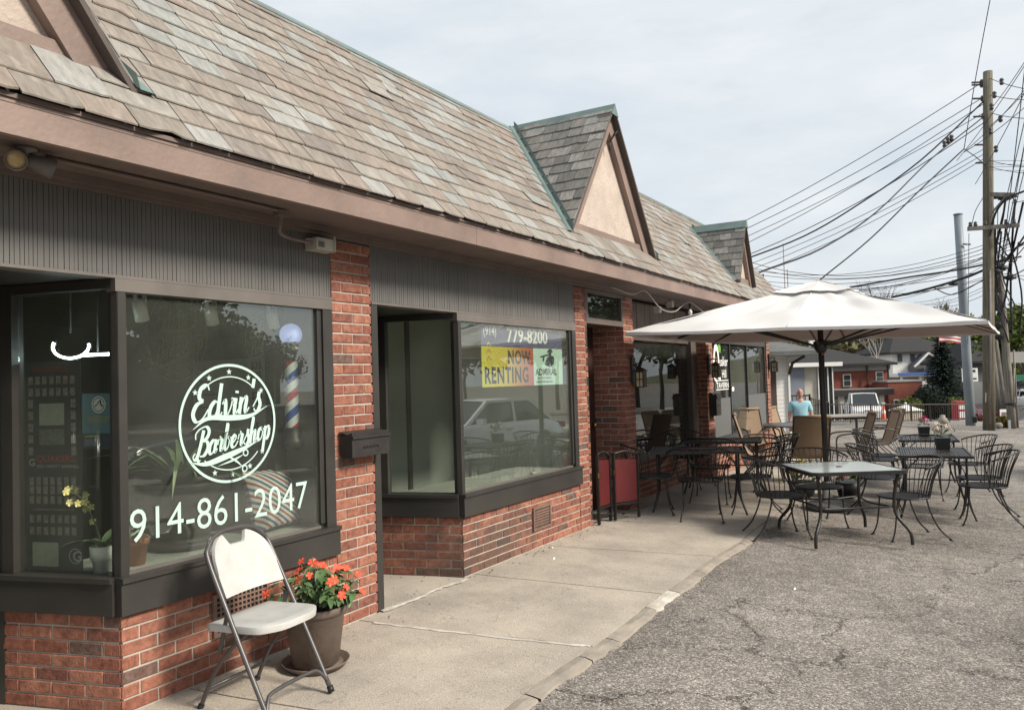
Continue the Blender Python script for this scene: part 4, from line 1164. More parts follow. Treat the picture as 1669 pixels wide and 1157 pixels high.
# lit ring lamp and tube hanging in the shop
RL = emit_mat('lit_tube', (.80,.95,1.0), 14.0)
T = thing('ring_lamp', 'glowing ring lamp seen through the side pane of the barbershop', 'lamp', (-.50,2.42,1.80))
a = MB(); q = [Vector((.115*cos(t)*SD.x, .115*cos(t)*SD.y, .062*sin(t))) for t in [radians(165+225*i/28) for i in range(29)]]; a.tube(q, .0065, 6); part('lit_ring', a, RL, T)
for k_ in (0,-1): a = MB(); a.sphere(q[k_], .011, 8, 6); part('end_cap', a, BLKM, T)
a = MB(); a.tube([(0,0,.07),(0,0,.58)], .006, 5); part('hanger', a, BLKM, T)
T = thing('tube_lamp', 'glowing white tube lamp beside the ring lamp in the barbershop', 'lamp', (-.42,2.52,1.755))
a = MB(); a.tube([SD*.10,SD*-.10], .0075, 8); part('tube', a, RL, T)
a = MB(); a.tube([(0,0,.016),(0,0,.64)], .005, 5); part('hanger', a, BLKM, T)

# striped cushion
T = thing('striped_cushion', 'red white and blue striped square cushion leaning on the window ledge', 'cushion', (-.26,3.63,.650), radians(8))
def cushion_mat():
    M = bpy.data.materials.new('cushion_stripes'); M.use_nodes = True; t = M.node_tree; b = t.nodes['Principled BSDF']; Nn = t.nodes.new; Lk = t.links.new
    tc = Nn('ShaderNodeTexCoord'); sp = Nn('ShaderNodeSeparateXYZ'); Lk(tc.outputs['Object'], sp.inputs[0])
    a1 = Nn('ShaderNodeMath'); a1.operation = 'MULTIPLY'; a1.inputs[1].default_value = 9; Lk(sp.outputs['Y'], a1.inputs[0])
    a2 = Nn('ShaderNodeMath'); a2.operation = 'MULTIPLY_ADD'; a2.inputs[1].default_value = 13; Lk(sp.outputs['Z'], a2.inputs[0]); Lk(a1.outputs[0], a2.inputs[2])
    k3 = Nn('ShaderNodeMath'); k3.operation = 'FRACT'; Lk(a2.outputs[0], k3.inputs[0])
    r = Nn('ShaderNodeValToRGB'); r.color_ramp.interpolation = 'CONSTANT'; cr = r.color_ramp
    for p_, c_ in ((0,(.62,.62,.60)),(.27,(.36,.07,.07)),(.5,(.62,.62,.60)),(.75,(.06,.09,.17))):
        e = cr.elements[0] if p_ == 0 else cr.elements.new(p_); e.position = p_; e.color = (*c_,1)
    Lk(k3.outputs[0], r.inputs[0]); Lk(r.outputs[0], b.inputs['Base Color']); b.inputs['Roughness'].default_value = .8
    return M
c = MB(); n_ = 16
for sg in (1,-1):
    rows = []
    for i in range(n_+1):
        u = -1+2*i/n_; row = []
        for j in range(n_+1):
            v = -1+2*j/n_; pin = 1-.10*(1-u*u)*(abs(v)**3)-.0; pin2 = 1-.10*(1-v*v)*(abs(u)**3)
            th = .085*((1-u**4)*(1-v**4))**.55
            row.append(Vector((sg*th-.10*(v+1)*.5-.03, u*.205*pin2, .195+v*.195*pin)))
        rows.append(row)
    k0 = len(c.f); c.grid(rows)
    if sg < 0:
        for q_ in range(k0, len(c.f)): c.f[q_] = tuple(reversed(c.f[q_]))
part('cover', c, cushion_mat(), T)

# ledge plants
def spiky_leaf(mb, root, az, length, width, arch, seed):
    r = random.Random(seed); n = 7; row = []
    for i in range(n+1):
        t = i/n
        hor = length*(t*.55+arch*t*t*.6); ver = length*(t*.95-arch*t*t*1.05)
        p = Vector(root)+Vector((cos(az)*hor, sin(az)*hor, ver)); w = width*(1-t)**.7*(.6+.8*min(t*4,1))*.6
        sd = Vector((-sin(az), cos(az), 0))
        row.append([p-sd*w, p+Vector((0,0,-.25*w)), p+sd*w])
    mb.grid(row)
T = thing('potted_plant', 'large arching strap leaved plant in a dark pot on the ledge', 'potted plant', (-.42,3.02,.646))
c = MB(); c.lathe([(.001,0),(.17,0),(.20,.02),(.19,.045),(.13,.05),(.15,.07),(.22,.34),(.235,.345),(.235,.38),(.20,.38),(.19,.35),(.001,.34)], 24); part('pot', c, mat('dark_pot',(.075,.07,.06),.5,(.055,.05,.045),5,3), T)
for i in range(26):
    c = MB(); spiky_leaf(c, (.0,.0,.34), i*2.4+rng.uniform(-.3,.3), rng.uniform(.42,.75), rng.uniform(.022,.034), rng.uniform(.3,.9), i); part('leaf', c, GREENL, T)
T = thing('potted_orchid', 'yellow flowering orchid in a stepped white pot by the side pane', 'potted plant', (-.215,2.405,.646))
c = MB(); c.lathe([(.001,0),(.042,0),(.050,.07),(.058,.072),(.062,.14),(.054,.14),(.05,.12),(.001,.12)], 20); part('pot', c, WHITEP, T)
for i in range(7):
    c = MB(); spiky_leaf(c, (0,0,.12), i*.95+.3, rng.uniform(.16,.24), .03, rng.uniform(.5,.9), 60+i); part('leaf', c, GREENL, T)
c = MB(); st = bez([(0,0,.12),(-.02,-.03,.26),(-.06,-.07,.38),(-.12,-.12,.43)],6); c.tube(st,.004,5); part('stem', c, GREENL, T)
YP = mat('orchid_yellow',(.50,.46,.14),.5,(.58,.54,.26),8,2)
for i in range(11):
    p = st[len(st)*2//5+ (i % (len(st)*3//5))]+Vector((rng.uniform(-.03,.03),rng.uniform(-.03,.03),rng.uniform(-.04,.03))); c = MB()
    for k in range(5):
        a = 2*pi*k/5+i; d1 = Vector((.35,sin(a),cos(a)))*.021; d2 = Vector((.1,sin(a+.5),cos(a+.5)))*.016; d3 = Vector((.1,sin(a-.5),cos(a-.5)))*.016
        c.add([p,p+d3,p+d1,p+d2],[(0,1,2,3)])
    part('flower', c, YP, T)
T = thing('potted_plant', 'small leafy plant in a terracotta pot behind the window corner post', 'potted plant', (-.24,2.60,.646))
c = MB(); c.lathe([(.001,0),(.045,0),(.062,.105),(.070,.107),(.072,.14),(.06,.14),(.055,.12),(.001,.12)], 20); part('pot', c, TERRA, T)
for i in range(9):
    c = MB(); spiky_leaf(c, (0,0,.12), i*.75, rng.uniform(.10,.2), .022, rng.uniform(.3,.8), 90+i); part('leaf', c, GREENL, T)

# team poster and flyer inside the side pane
def sideP(u, z, off=-.05): return Vector((0,2.36,0)) + SD*(u+.012) + SN*off + Vector((0,0,z))
PDARK = mat('poster_dark',(.035,.037,.045),.5,(.05,.05,.055),4,3)
T = thing('team_poster', 'tall dark baseball team poster with rows of portraits in the side pane', 'poster', sideP(.43,.66))
pr = Print(sideP(.602,.665)-Vector(T.location), -SD, (0,0,1)); W_, H_ = .345, 1.05
s = MB(); a = [pr.P(0,0,-.004), pr.P(W_,0,-.004), pr.P(W_,H_,-.004), pr.P(0,H_,-.004)]; b_ = [pr.P(0,0,0), pr.P(W_,0,0), pr.P(W_,H_,0), pr.P(0,H_,0)]
s.add(a+b_, [(4,5,6,7),(3,2,1,0),(0,1,5,4),(1,2,6,5),(2,3,7,6),(3,0,4,7)]); part('sheet', s, PDARK, T)
def sub(pr0): return Print(pr0.o, pr0.u, pr0.w)
q = sub(pr); q.text('QUAKERS', .07, .545, .032, 1.15, .01, lift=.001); part('lettering', q.mb, mat('poster_red',(.40,.06,.05),.6), T)
q = sub(pr); q.text('2025 VARSITY BASEBALL', .07, .515, .016, 1.05, .006, lift=.001); q.text('G', .022, .525, .035, 1.1, .02, lift=.001); q.text('G', .285, .05, .05, 1.1, .02, lift=.001); q.ring(.303,.075,.036,.005,24,lift=.0015); part('lettering', q.mb, mat('poster_pale',(.38,.40,.38),.6), T)
q = sub(pr); q.rect(.09,.73,.245,.84,.001); q.rect(.04,.02,.20,.14,.001); part('name_panel', q.mb, mat('poster_panel',(.30,.32,.28),.7,(.36,.38,.33),25,2), T)
q = sub(pr); q.rect(.04,.30,.30,.31,.001); q.rect(.09,.63,.245,.71,.001); part('team_photo', q.mb, mat('poster_photo',(.10,.12,.10),.7,(.20,.20,.19),40,3), T)
q = sub(pr)
for row, zz in enumerate((.96,.90,.45,.405,.26,.20,.355)):
    for k in range(7):
        q.rect(.025+k*.043,zz-.022,.053+k*.043,zz+.018,.001)
for zz in (.84,.78,.72,.66,.60):
    for xx in (.022,.285): q.rect(xx,zz-.022,xx+.03,zz+.02,.001)
part('portraits', q.mb, mat('poster_portraits',(.16,.14,.12),.7,(.30,.29,.28),60,3), T, None, 'stuff')
q = sub(pr); q.text('MEET THE TEAM', .05, 1.005, .018, 1.3, .01, lift=.001) if False else q.rect(.05,1.0,.27,1.03,.001); part('title_strip', q.mb, mat('poster_maroon',(.12,.04,.035),.6), T)
T = thing('flyer', 'blue flyer with a round white emblem stuck inside the side pane', 'flyer', sideP(.14,1.28))
pr = Print(sideP(.243,1.278,-.044)-Vector(T.location), -SD, (0,0,1)); W_, H_ = .2, .27
s = MB(); a = [pr.P(0,0,-.002), pr.P(W_,.0,-.002), pr.P(W_,H_,-.002), pr.P(0,H_,-.002)]; b_ = [pr.P(0,0,0), pr.P(W_,0,0), pr.P(W_,H_,0), pr.P(0,H_,0)]
s.add(a+b_, [(4,5,6,7),(3,2,1,0),(0,1,5,4),(1,2,6,5),(2,3,7,6),(3,0,4,7)]); part('sheet', s, mat('flyer_blue',(.13,.25,.32),.6,(.16,.29,.36),3,2), T)
q = sub(pr); q.disc(.10,.215,.042,28,lift=.001); part('emblem', q.mb, WHITEP, T)
q = sub(pr); q.ring(.10,.215,.033,.004,28,lift=.0015); q.stroke([(.075,.205),(.09,.215),(.11,.235),(.115,.215),(.125,.205)],.006,.009,6,.0016); q.rect(.0,.0,W_,.072,.001); part('dark_print', q.mb, mat('flyer_navy',(.05,.07,.12),.6), T)
q = sub(pr)
for k in range(3): q.rect(.03+k*.006,.15-k*.012,.17-k*.01,.157-k*.012,.001)
q.rect(.015,.052,.10,.064,.0015)
part('print_lines', q.mb, mat('flyer_ochre',(.34,.33,.17),.6), T)
q = sub(pr)
for k in range(4): q.rect(.015,.040-k*.009,.10-k*.005,.044-k*.009,.0015)
part('small_print', q.mb, mat('flyer_grey',(.35,.40,.42),.6), T, None, 'stuff')
T = thing('paper_sheet', 'plain white sheet of paper hanging behind the flyer', 'paper', sideP(.27,1.30,-.10))
pr = Print(sideP(.285,1.30,-.10)-Vector(T.location), -SD, (0,0,1)); pr.rect(0,0,.06,.13); part('sheet', pr.mb, WHITEP, T)

# price board and emblems; the large emblem is a painted reflection
T = thing('price_board', 'pale price list board behind the barber pole', 'price board', (-.95,4.0,1.15))
s = MB(); s.b2(-.62,.30,-.01,.0,0,.62); part('board', s, mat('board_grey',(.50,.50,.45),.7,(.60,.60,.54),3,3), T)
q = Print((-.60,-.012,0), (1,0,0), (0,0,1))
for k, s_ in enumerate(('$35','$45','','$30','$35','','$5','$8')):
    if s_: q.text(s_, .62, .54-k*.072, .05, 1, .012)
for k, s_ in enumerate(('Haircut','Haircut + Beard','Seniors (65+)','Beard Trim','Hot Towel Shave')): q.text(s_, .06, .545-k*.095, .022, 1.1, .006)
part('lettering', q.mb, mat('board_print',(.03,.03,.03),.7), T)
T = thing('shop_emblem', 'small round barbershop emblem on the dark inside wall', 'sign', (-.80,4.005,1.90))
q = Print((0,0,0), (1,0,0), (0,0,1)); barber_logo(q, 0, 0, .20, .8); part('emblem', q.mb, mat('dim_gold',(.75,.73,.62),.5), T)
T = thing('shop_emblem', 'large dim gold painted reflection of the round barbershop emblem inside the shop', 'sign', (-1.78,4.004,1.98))
q = Print((0,0,0), (1,0,0), (0,0,1)); barber_logo(q, 0, 0, .36, .8); part('emblem', q.mb, mat('reflected_gold',(.62,.55,.26),.5), T)
# barber chairs far inside, only hinted at
T = thing('barber_chair', 'dark padded barber chair deep inside the shop', 'barber chair', (-2.2,3.0,0.004))
c = MB(); c.lathe([(.001,0),(.32,0),(.30,.03),(.06,.06),(.05,.42),(.001,.42)], 20); part('base', c, mat('chrome_dull',(.4,.4,.4),.25,metal=1.0), T)
c = MB(); c.b2(-.28,.28,-.27,.27,.42,.54); part('seat', c, BLKM, T)
c = MB(); c.box((-.32,0,.85),(.12,.52,.66),(0,-.2,0)); part('backrest', c, BLKM, T)
for a in (-1,1):
    c = MB(); c.b2(-.22,.24,a*.31-.035,a*.31+.035,.66,.72); c.b2(-.02,.06,a*.31-.02,a*.31+.02,.45,.66); part('armrest', c, BLKM, T)

# ------------------------------------------------------------------ letting sign in the empty shop
T = thing('rental_sign', 'blue yellow and pale letting sign with phone number inside the second window', 'sign', (-.05,6.45,1.50))
pr0 = Print((-.0,-.77,0), (0,1,0), (0,0,1))
NAVY = mat('sign_navy',(.085,.085,.20),.55); YEL = mat('sign_yellow',(.62,.53,.03),.55); RED = mat('sign_red',(.50,.10,.055),.55); ORG = mat('sign_orange',(.60,.33,.035),.55); MINT = mat('sign_mint',(.55,.74,.66),.55); INK = mat('sign_ink',(.02,.02,.03),.6)
def grad_mat():
    M = bpy.data.materials.new('sign_gradient'); M.use_nodes = True; t = M.node_tree; b = t.nodes['Principled BSDF']
    tc = t.nodes.new('ShaderNodeTexCoord'); sp = t.nodes.new('ShaderNodeSeparateXYZ'); t.links.new(tc.outputs['Object'], sp.inputs[0])
    mr = t.nodes.new('ShaderNodeMapRange'); mr.inputs['From Min'].default_value = -.75; mr.inputs['From Max'].default_value = .15; t.links.new(sp.outputs['Y'], mr.inputs['Value'])
    r = t.nodes.new('ShaderNodeValToRGB'); cr = r.color_ramp; cr.elements[0].position = .0; cr.elements[0].color = (.62,.56,.04,1); cr.elements[1].position = 1; cr.elements[1].color = (.48,.07,.05,1)
    e = cr.elements.new(.45); e.color = (.62,.46,.035,1); e = cr.elements.new(.75); e.color = (.55,.20,.045,1)
    t.links.new(mr.outputs[0], r.inputs[0]); t.links.new(r.outputs[0], b.inputs['Base Color']); b.inputs['Roughness'].default_value = .55
    return M
def board_(x0,y0,x1,y1,m_,nm):
    b = MB(); P = pr0.P
    b.add([P(x0,y0,-.006),P(x1,y0,-.006),P(x1,y1,-.006),P(x0,y1,-.006),P(x0,y0),P(x1,y0),P(x1,y1),P(x0,y1)], [(4,5,6,7),(3,2,1,0),(0,1,5,4),(1,2,6,5),(2,3,7,6),(3,0,4,7)])
    return part(nm, b, m_, T)
board_(.02,.355,1.52,.575,NAVY,'phone_panel')
board_(.02,.0,.92,.352,grad_mat(),'renting_panel')
board_(.922,-.0,1.52,.352,MINT,'agent_panel')
q = sub(pr0); q.text('(914)', .05, .45, .075, .95, .004, lift=.0015); q.text('779-8200', .44, .40, .125, 1.12, .02, lift=.0015); part('lettering', q.mb, WHITEP, T)
q = sub(pr0); q.text('NOW', .45, .205, .118, .86, .032, 'LEFT', 1.14, .0015); q.text('RENTING', .055, .035, .135, .84, .032, 'LEFT', 1.14, .0015); q.text('ADMIRAL', .955, .095, .062, 1.15, .02, lift=.0015); q.text('REAL ESTATE SERVICES', .99, .058, .020, .95, .003, lift=.0015); q.text('admiralrealestate.com', .965, .022, .026, 1.0, .004, lift=.0015); part('lettering', q.mb, INK, T)
q = sub(pr0)
# officer with a spyglass
q.poly([(1.14,.20),(1.24,.17),(1.33,.20),(1.345,.265),(1.31,.285),(1.20,.27)], .0015); q.disc(1.255,.295,.032,18,1.0,.0016); q.poly([(1.20,.315),(1.32,.315),(1.30,.345),(1.255,.352),(1.215,.335)], .0017); q.poly([(1.05,.275),(1.07,.262),(1.22,.285),(1.215,.30)], .0018); q.poly([(1.10,.235),(1.13,.225),(1.145,.285),(1.12,.285)], .0019)
part('emblem', q.mb, INK, T)
for k, m_ in ((0,RED),(1,ORG),(2,YEL)):
    q = sub(pr0); y = .225+.06*k; q.poly([(.10,y),(.135,y+.035),(.17,y),(.17,y+.014),(.135,y+.05),(.10,y+.014)], .0015 if k < 2 else .0016); part('arrow_mark', q.mb, m_ if k != 1 else RED, T)
# crumpled scrap on the ledge
T = thing('paper_scrap', 'crumpled pale scrap on the empty window ledge', 'paper', (-.10,6.62,.646))
s = MB(); s.sphere((0,0,.022),.026,8,6,None,(.9,1.5,.8))
for i in range(len(s.v)): v = s.v[i]; s.v[i] = (v[0]+rng.uniform(-.008,.008), v[1]+rng.uniform(-.008,.008), max(.001,v[2]+rng.uniform(-.006,.006)))
part('scrap', s, mat('pale_scrap',(.45,.48,.36),.8), T)
# pendant lamps behind the tavern glass
for y, lb in ((13.55,'amber pendant lamp behind the tavern glass, left of two'),(14.12,'amber pendant lamp behind the tavern glass, right of two')):
    T = thing('pendant_lamp', lb, 'lamp', (-.55,y,1.70), 0, 'pendant lamps in the tavern')
    c = MB(); c.tube([(0,0,.22),(0,0,.75)],.005,5); part('cord', c, BLACK, T)
    c = MB(); c.lathe([(.075,0),(.07,.03),(.035,.17),(.02,.22),(.001,.22)], 14); part('lamp_shade', c, emit_mat('amber_shade',(.85,.28,.06),.7), T)
# ------------------------------------------------------------------ folding chair by the first window
PLAST = mat('white_plastic', (0.55,0.55,0.53), .40, (0.43,0.42,0.395), 5, 9, .12, 160, contrast=(.40,.72))
STEEL = mat('bronze_grey_tube', (0.105,0.098,0.098), .38, (.085,.08,.08), 9, 3, metal=.35)
def folding_chair(loc, rz):
    T = thing('folding_chair', 'white plastic folding chair with grey tube frame in front of the brick wall', 'chair', loc, rz)
    w = .225
    # local: +y is the front.  long frame: front feet up to the top of the back
    F = lambda y, z: (y, z)
    fr = MB()
    L_ = [(-w,.235,.01),(-w,.10,.27),(-w+.004,-.02,.50),(-w+.01,-.145,.74)]
    top = [(-w+.035,-.170,.795),(-.135,-.188,.838),(-.06,-.194,.855),(.06,-.194,.855),(.135,-.188,.838),(w-.035,-.170,.795)]
    R_ = [(-x,y,z) for x, y, z in reversed(L_)]
    fr.tube(bez(L_+top+R_, 5), .0125, 10)
    part('back_frame', fr, STEEL, T)
    for s in (-1, 1):
        r = MB(); x = s*(w-.03)
        r.tube(bez([(x,-.235,.01),(x,-.12,.22),(x,.06,.40),(x,.14,.435)], 5), .011, 8); part('leg', r, STEEL, T)
        ft = MB(); ft.tube([(s*w,.238,.0),(s*w,.226,.03)], .0165, 10); part('foot', ft, BLACK, T)
        ft = MB(); ft.tube([(x,-.24,.0),(x,-.226,.03)], .0155, 10); part('foot', ft, BLACK, T)
        lk = MB(); lk.bar((s*(w-.014),-.03,.50),(s*(w-.014),-.085,.30),.006,.022); part('link', lk, STEEL, T)
    c = MB(); c.tube(bez([(-w,.215,.055),(-w+.03,.195,.10),(-w+.09,.18,.125),(w-.09,.18,.125),(w-.03,.195,.10),(w,.215,.055)],5), .010, 8); part('stretcher', c, STEEL, T)
    c = MB(); c.tube([(-w+.03,-.185,.11),(w-.03,-.185,.11)], .009, 8); part('stretcher', c, STEEL, T)
    # seat: shallow dish with rounded front corners
    n, m_ = 14, 12
    def sp(i, j, dz):
        u = -1+2*i/n; v = j/m_
        hw = .215 if v < .55 else .215*(1-.22*((v-.55)/.45)**3)
        y = -.155+.385*v
        if v > .8: y -= .035*abs(u)**4*((v-.8)/.2)
        edge = max(abs(u)**6, (abs(2*v-1))**8)
        z = .447 - .016*(1-u*u)*(1-(2*v-1)**2) - .012*edge + .012*v
        return Vector((u*hw, y, z+dz))
    s = MB(); topg = [[sp(i,j,0) for j in range(m_+1)] for i in range(n+1)]; s.grid(topg)
    for i in range(len(s.f)): s.f[i] = tuple(reversed(s.f[i]))
    per = [(i,0) for i in range(n+1)]+[(n,j) for j in range(1,m_+1)]+[(i,m_) for i in range(n-1,-1,-1)]+[(0,j) for j in range(m_-1,0,-1)]
    A = [sp(i,j,0) for i,j in per]; k = len(A)
    B_ = [p+Vector((0,0,-.034)) for p in A]; A2 = [p*1.0+Vector((p.x*.012,(p.y-.03)*.012,-.010)) for p in A]
    s.add(A+A2+B_, [(i,(i+1)%k,k+(i+1)%k,k+i) for i in range(k)]+[(k+i,k+(i+1)%k,2*k+(i+1)%k,2*k+i) for i in range(k)], True)
    s.add(B_, [tuple(range(k))])
    part('seat', s, PLAST, T)
    # back panel filling the bowed frame, with a grip notch in its top
    b = MB(); n, m_ = 44, 10
    def ztop(x):
        k = abs(x)/.203
        zo = .680+.168*sqrt(max(0, 1-min(1,k)**2.6))
        a = abs(x); 
        if a < .050: return min(zo, .785)
        if a < .082: return min(zo, .785+(a-.050)/.032*.06)
        return zo
    def bp(u, v, o):
        x = u*.203*(1-.0*v); zt = ztop(x); z = .562+(zt-.562)*v
        y = -.045-.47*(z-.55)-.024*(1-u*u)+.006*(1-min(1,(zt-z)/.02))
        return Vector((x, y+o, z))
    G = [[bp(-1+2*i/n, j/m_, .009) for j in range(m_+1)] for i in range(n+1)]
    H = [[bp(-1+2*i/n, j/m_, -.010) for j in range(m_+1)] for i in range(n+1)]
    b.grid(G); f0 = len(b.f); b.grid(H)
    for i in range(f0): b.f[i] = tuple(reversed(b.f[i]))
    per = [(i,0) for i in range(n+1)]+[(n,j) for j in range(1,m_+1)]+[(i,m_) for i in range(n-1,-1,-1)]+[(0,j) for j in range(m_-1,0,-1)]
    k = len(per); b.add([G[i][j] for i,j in per]+[H[i][j] for i,j in per], [(i,k+i,k+(i+1)%k,(i+1)%k) for i in range(k)], True)
    part('backrest', b, PLAST, T)
    return T
folding_chair((.455,2.83,gz(.475,2.86)), radians(-84))

# ------------------------------------------------------------------ flower pot with impatiens
POTB = mat('taupe_pot', (0.175,0.135,0.11), .6, (.12,.09,.072), 7, 8, .15, 60)
LEAF = mat('impatiens_leaf', (0.055,0.115,0.035), .45, (0.10,0.165,0.06), 5, 3, rand=1)
PET = mat('coral_petal', (0.80,0.11,0.045), .5, (0.68,0.07,0.03), 7, 2, rand=1)
px_, py_ = .33, 3.31
T = thing('flower_pot', 'brown plastic pot of coral impatiens on a saucer by the brick pillar', 'potted plant', (px_, py_, gz(px_,py_)))
c = MB(); c.lathe([(.001,.022),(.135,.022),(.150,.03),(.192,.345),(.200,.35),(.208,.352),(.214,.395),(.206,.40),(.196,.395),(.190,.35),(.001,.345)], 32); part('pot', c, POTB, T)
c = MB(); c.lathe([(.001,.0),(.185,.0),(.215,.045),(.219,.045),(.190,.004),(.188,.012),(.001,.014)], 32); part('saucer', c, POTB, T)
c = MB(); c.lathe([(.19,.36),(.10,.372),(.001,.376)], 20); part('soil', c, mat('soil',(.03,.022,.016),.95,(.05,.038,.028),30,3), T)
def leaf_mesh(L_, W_, seed):
    r = random.Random(seed); mb = MB(); rows = []
    for i in range(6):
        t = i/5; w = W_*sin(pi*min(1, t*.93+.05))**.75*(1-t*.25); z = -.35*L_*t*t+.1*L_*t; y = L_*t
        rows.append([Vector((-w,y,z+.25*w)), Vector((0,y,z)), Vector((w,y,z+.25*w))])
    mb.grid(rows); return mb
LM = [leaf_mesh(.075*k, .021*k, i).mesh('leaf', LEAF) for i, k in enumerate((1.0,1.15,.85,1.3))]
def flower_mesh():
    mb = MB()
    for k in range(5):
        a = 2*pi*k/5; d = lambda q, r, z: Vector((r*cos(a+q), r*sin(a+q), z))
        mb.add([Vector((0,0,0)), d(-.5,.018,.002), d(-.42,.027,.003), d(0,.030,-.001), d(.42,.027,.004), d(.5,.018,.003)], [(0,1,2,3),(0,3,4,5)])
    return mb
FM = flower_mesh().mesh('flower', PET)
def place(me, name, root, p, dirv, upv, sc=1.0):
    o = bpy.data.objects.new(name, me); COL.objects.link(o); o.parent = root
    y = Vector(dirv).normalized(); z = Vector(upv); z = (z-y*z.dot(y)).normalized(); x = y.cross(z)
    M = Matrix((x*sc, y*sc, z*sc)).transposed().to_4x4(); M.translation = p
    o.matrix_basis = M; return o
T.scale = (.86,.86,.86)
rp = random.Random(5)
stems = MB(); tips = []
for i in range(40):
    a = rp.uniform(0, 2*pi); rr = sqrt(rp.random())
    tip = Vector((cos(a)*rr*.29, sin(a)*rr*.29, .375+ .33*(1-rr*rr*.62)*rp.uniform(.75,1.08)))
    b0 = Vector((cos(a)*rr*.10, sin(a)*rr*.10, .37)); mid = (b0+tip)/2+Vector((0,0,.03))
    stems.tube(bez([b0, mid, tip], 3), .0035, 4); tips.append((b0, tip))
part('stems', stems, mat('stem_green',(.10,.14,.05),.5), T, None, 'stuff')
cnt = 0
for (b0, tip) in tips:
    for k in range(6):
        if cnt >= 235: break
        t = rp.uniform(.35, 1.0); p = b0.lerp(tip, t)+Vector((0,0,.03*sin(pi*t)))
        a = rp.uniform(0, 2*pi); out_ = Vector((p.x, p.y, 0)); out_ = out_.normalized() if out_.length > .01 else Vector((1,0,0))
        d = Vector((cos(a), sin(a), rp.uniform(-.75,.25)))+out_*.7
        place(LM[rp.randrange(4)], 'leaf', T, p, d, Vector((0,0,1))+out_*.4, rp.uniform(.8,1.3)); cnt += 1
for i in range(24):
    b0, tip = tips[i % len(tips)]
    out_ = Vector((tip.x, tip.y, 0)); p = tip+Vector((rp.uniform(-.03,.03),rp.uniform(-.03,.03),rp.uniform(.0,.03)))+out_*.08
    n_ = (out_*3+Vector((rp.uniform(-.5,.9),rp.uniform(-.9,.3),.55))).normalized()
    place(FM, 'flower', T, p, n_.orthogonal(), n_, rp.uniform(.75,1.2))

# ------------------------------------------------------------------ wrought iron chair
IRON = mat('wrought_iron', (0.012,0.011,0.011), .42, (0.020,0.018,0.017), 9, 4, .15, 90)
def iron_chair(label, group=None):
    """+y is the front; curved barrel back of thin rods, expanded metal seat"""
    T = thing('iron_chair', label, 'chair', (0,0,0), 0, group)
    zs = .415
    def rim(a):   # seat outline, a=0 at the front
        x = .235*sin(a); y = .225*cos(a)
        k = 1+.07*abs(sin(2*a)); return Vector((x*k, y*k, zs))
    s = MB(); q = [rim(2*pi*i/30) for i in range(31)]; s.tube(q, .010, 6, None, False); part('seat_rim', s, IRON, T)
    s = MB(); n = 21
    for i in range(1, n):
        x = -.245+.49*i/n; ys = [p.y for p in q if abs(p.x-x) < .03]
        y1 = .225*sqrt(max(0.0, 1-(x/.252)**2))*1.04
        s.b2(x-.0055,x+.0055,-y1,y1,zs-.004,zs+.003)
    for i in range(1, 9):
        y = -.22+.44*i/9; x1 = .24*sqrt(max(0.0, 1-(y/.235)**2)); s.b2(-x1,x1,y-.003,y+.003,zs-.006,zs-.0045)
    part('seat', s, IRON, T, None, 'stuff')
    A = radians(84)
    def topc(a):  # a measured from the back
        h = .80-.085*(abs(a)/A)**2.2
        return Vector((.355*sin(a)*1.02, -.015-.345*cos(a), h))
    def low(a):
        p = rim(pi-a*.98); return p
    s = MB(); s.tube([topc(-A+2*A*i/24) for i in range(25)], .0095, 6); part('top_rail', s, IRON, T)
    s = MB()
    for i in range(17):
        a = -A+2*A*(i+.0)/16*1.0; a *= .985
        p0 = low(a); p1 = topc(a); mid = p0.lerp(p1,.45); mid += Vector((p0.x,p0.y,0))*(-.06)
        s.tube(bez([p0,mid,p1],4), .0045, 5)
    part('back_rods', s, IRON, T, None, 'stuff')
    for sx in (-1, 1):
        s = MB(); s.tube(bez([(sx*.20,.15,zs-.005),(sx*.195,.165,.26),(sx*.20,.19,.10),(sx*.215,.225,.008)],5), .0085, 6)
        s.lathe([(.001,0),(.022,0),(.020,.008),(.001,.010)], 8, Matrix.Translation((sx*.215,.225,0))); part('leg', s, IRON, T)
        s = MB(); s.tube(bez([(sx*.185,-.14,zs-.005),(sx*.19,-.17,.28),(sx*.205,-.24,.12),(sx*.225,-.345,.008)],5), .0085, 6)
        s.lathe([(.001,0),(.022,0),(.020,.008),(.001,.010)], 8, Matrix.Translation((sx*.225,-.345,0))); part('leg', s, IRON, T)
    return T
def put(proto, spots, first=True):
    for i, (x, y, heading, lb) in enumerate(spots):
        o = proto if (i == 0 and first) else copy_tree(proto)
        o.location = (x, y, gz(x, y)); o.rotation_euler = (0, 0, radians(heading-90)); o['label'] = lb
IG = 'black wrought iron chairs on the terrace'
ic = iron_chair('x', IG)
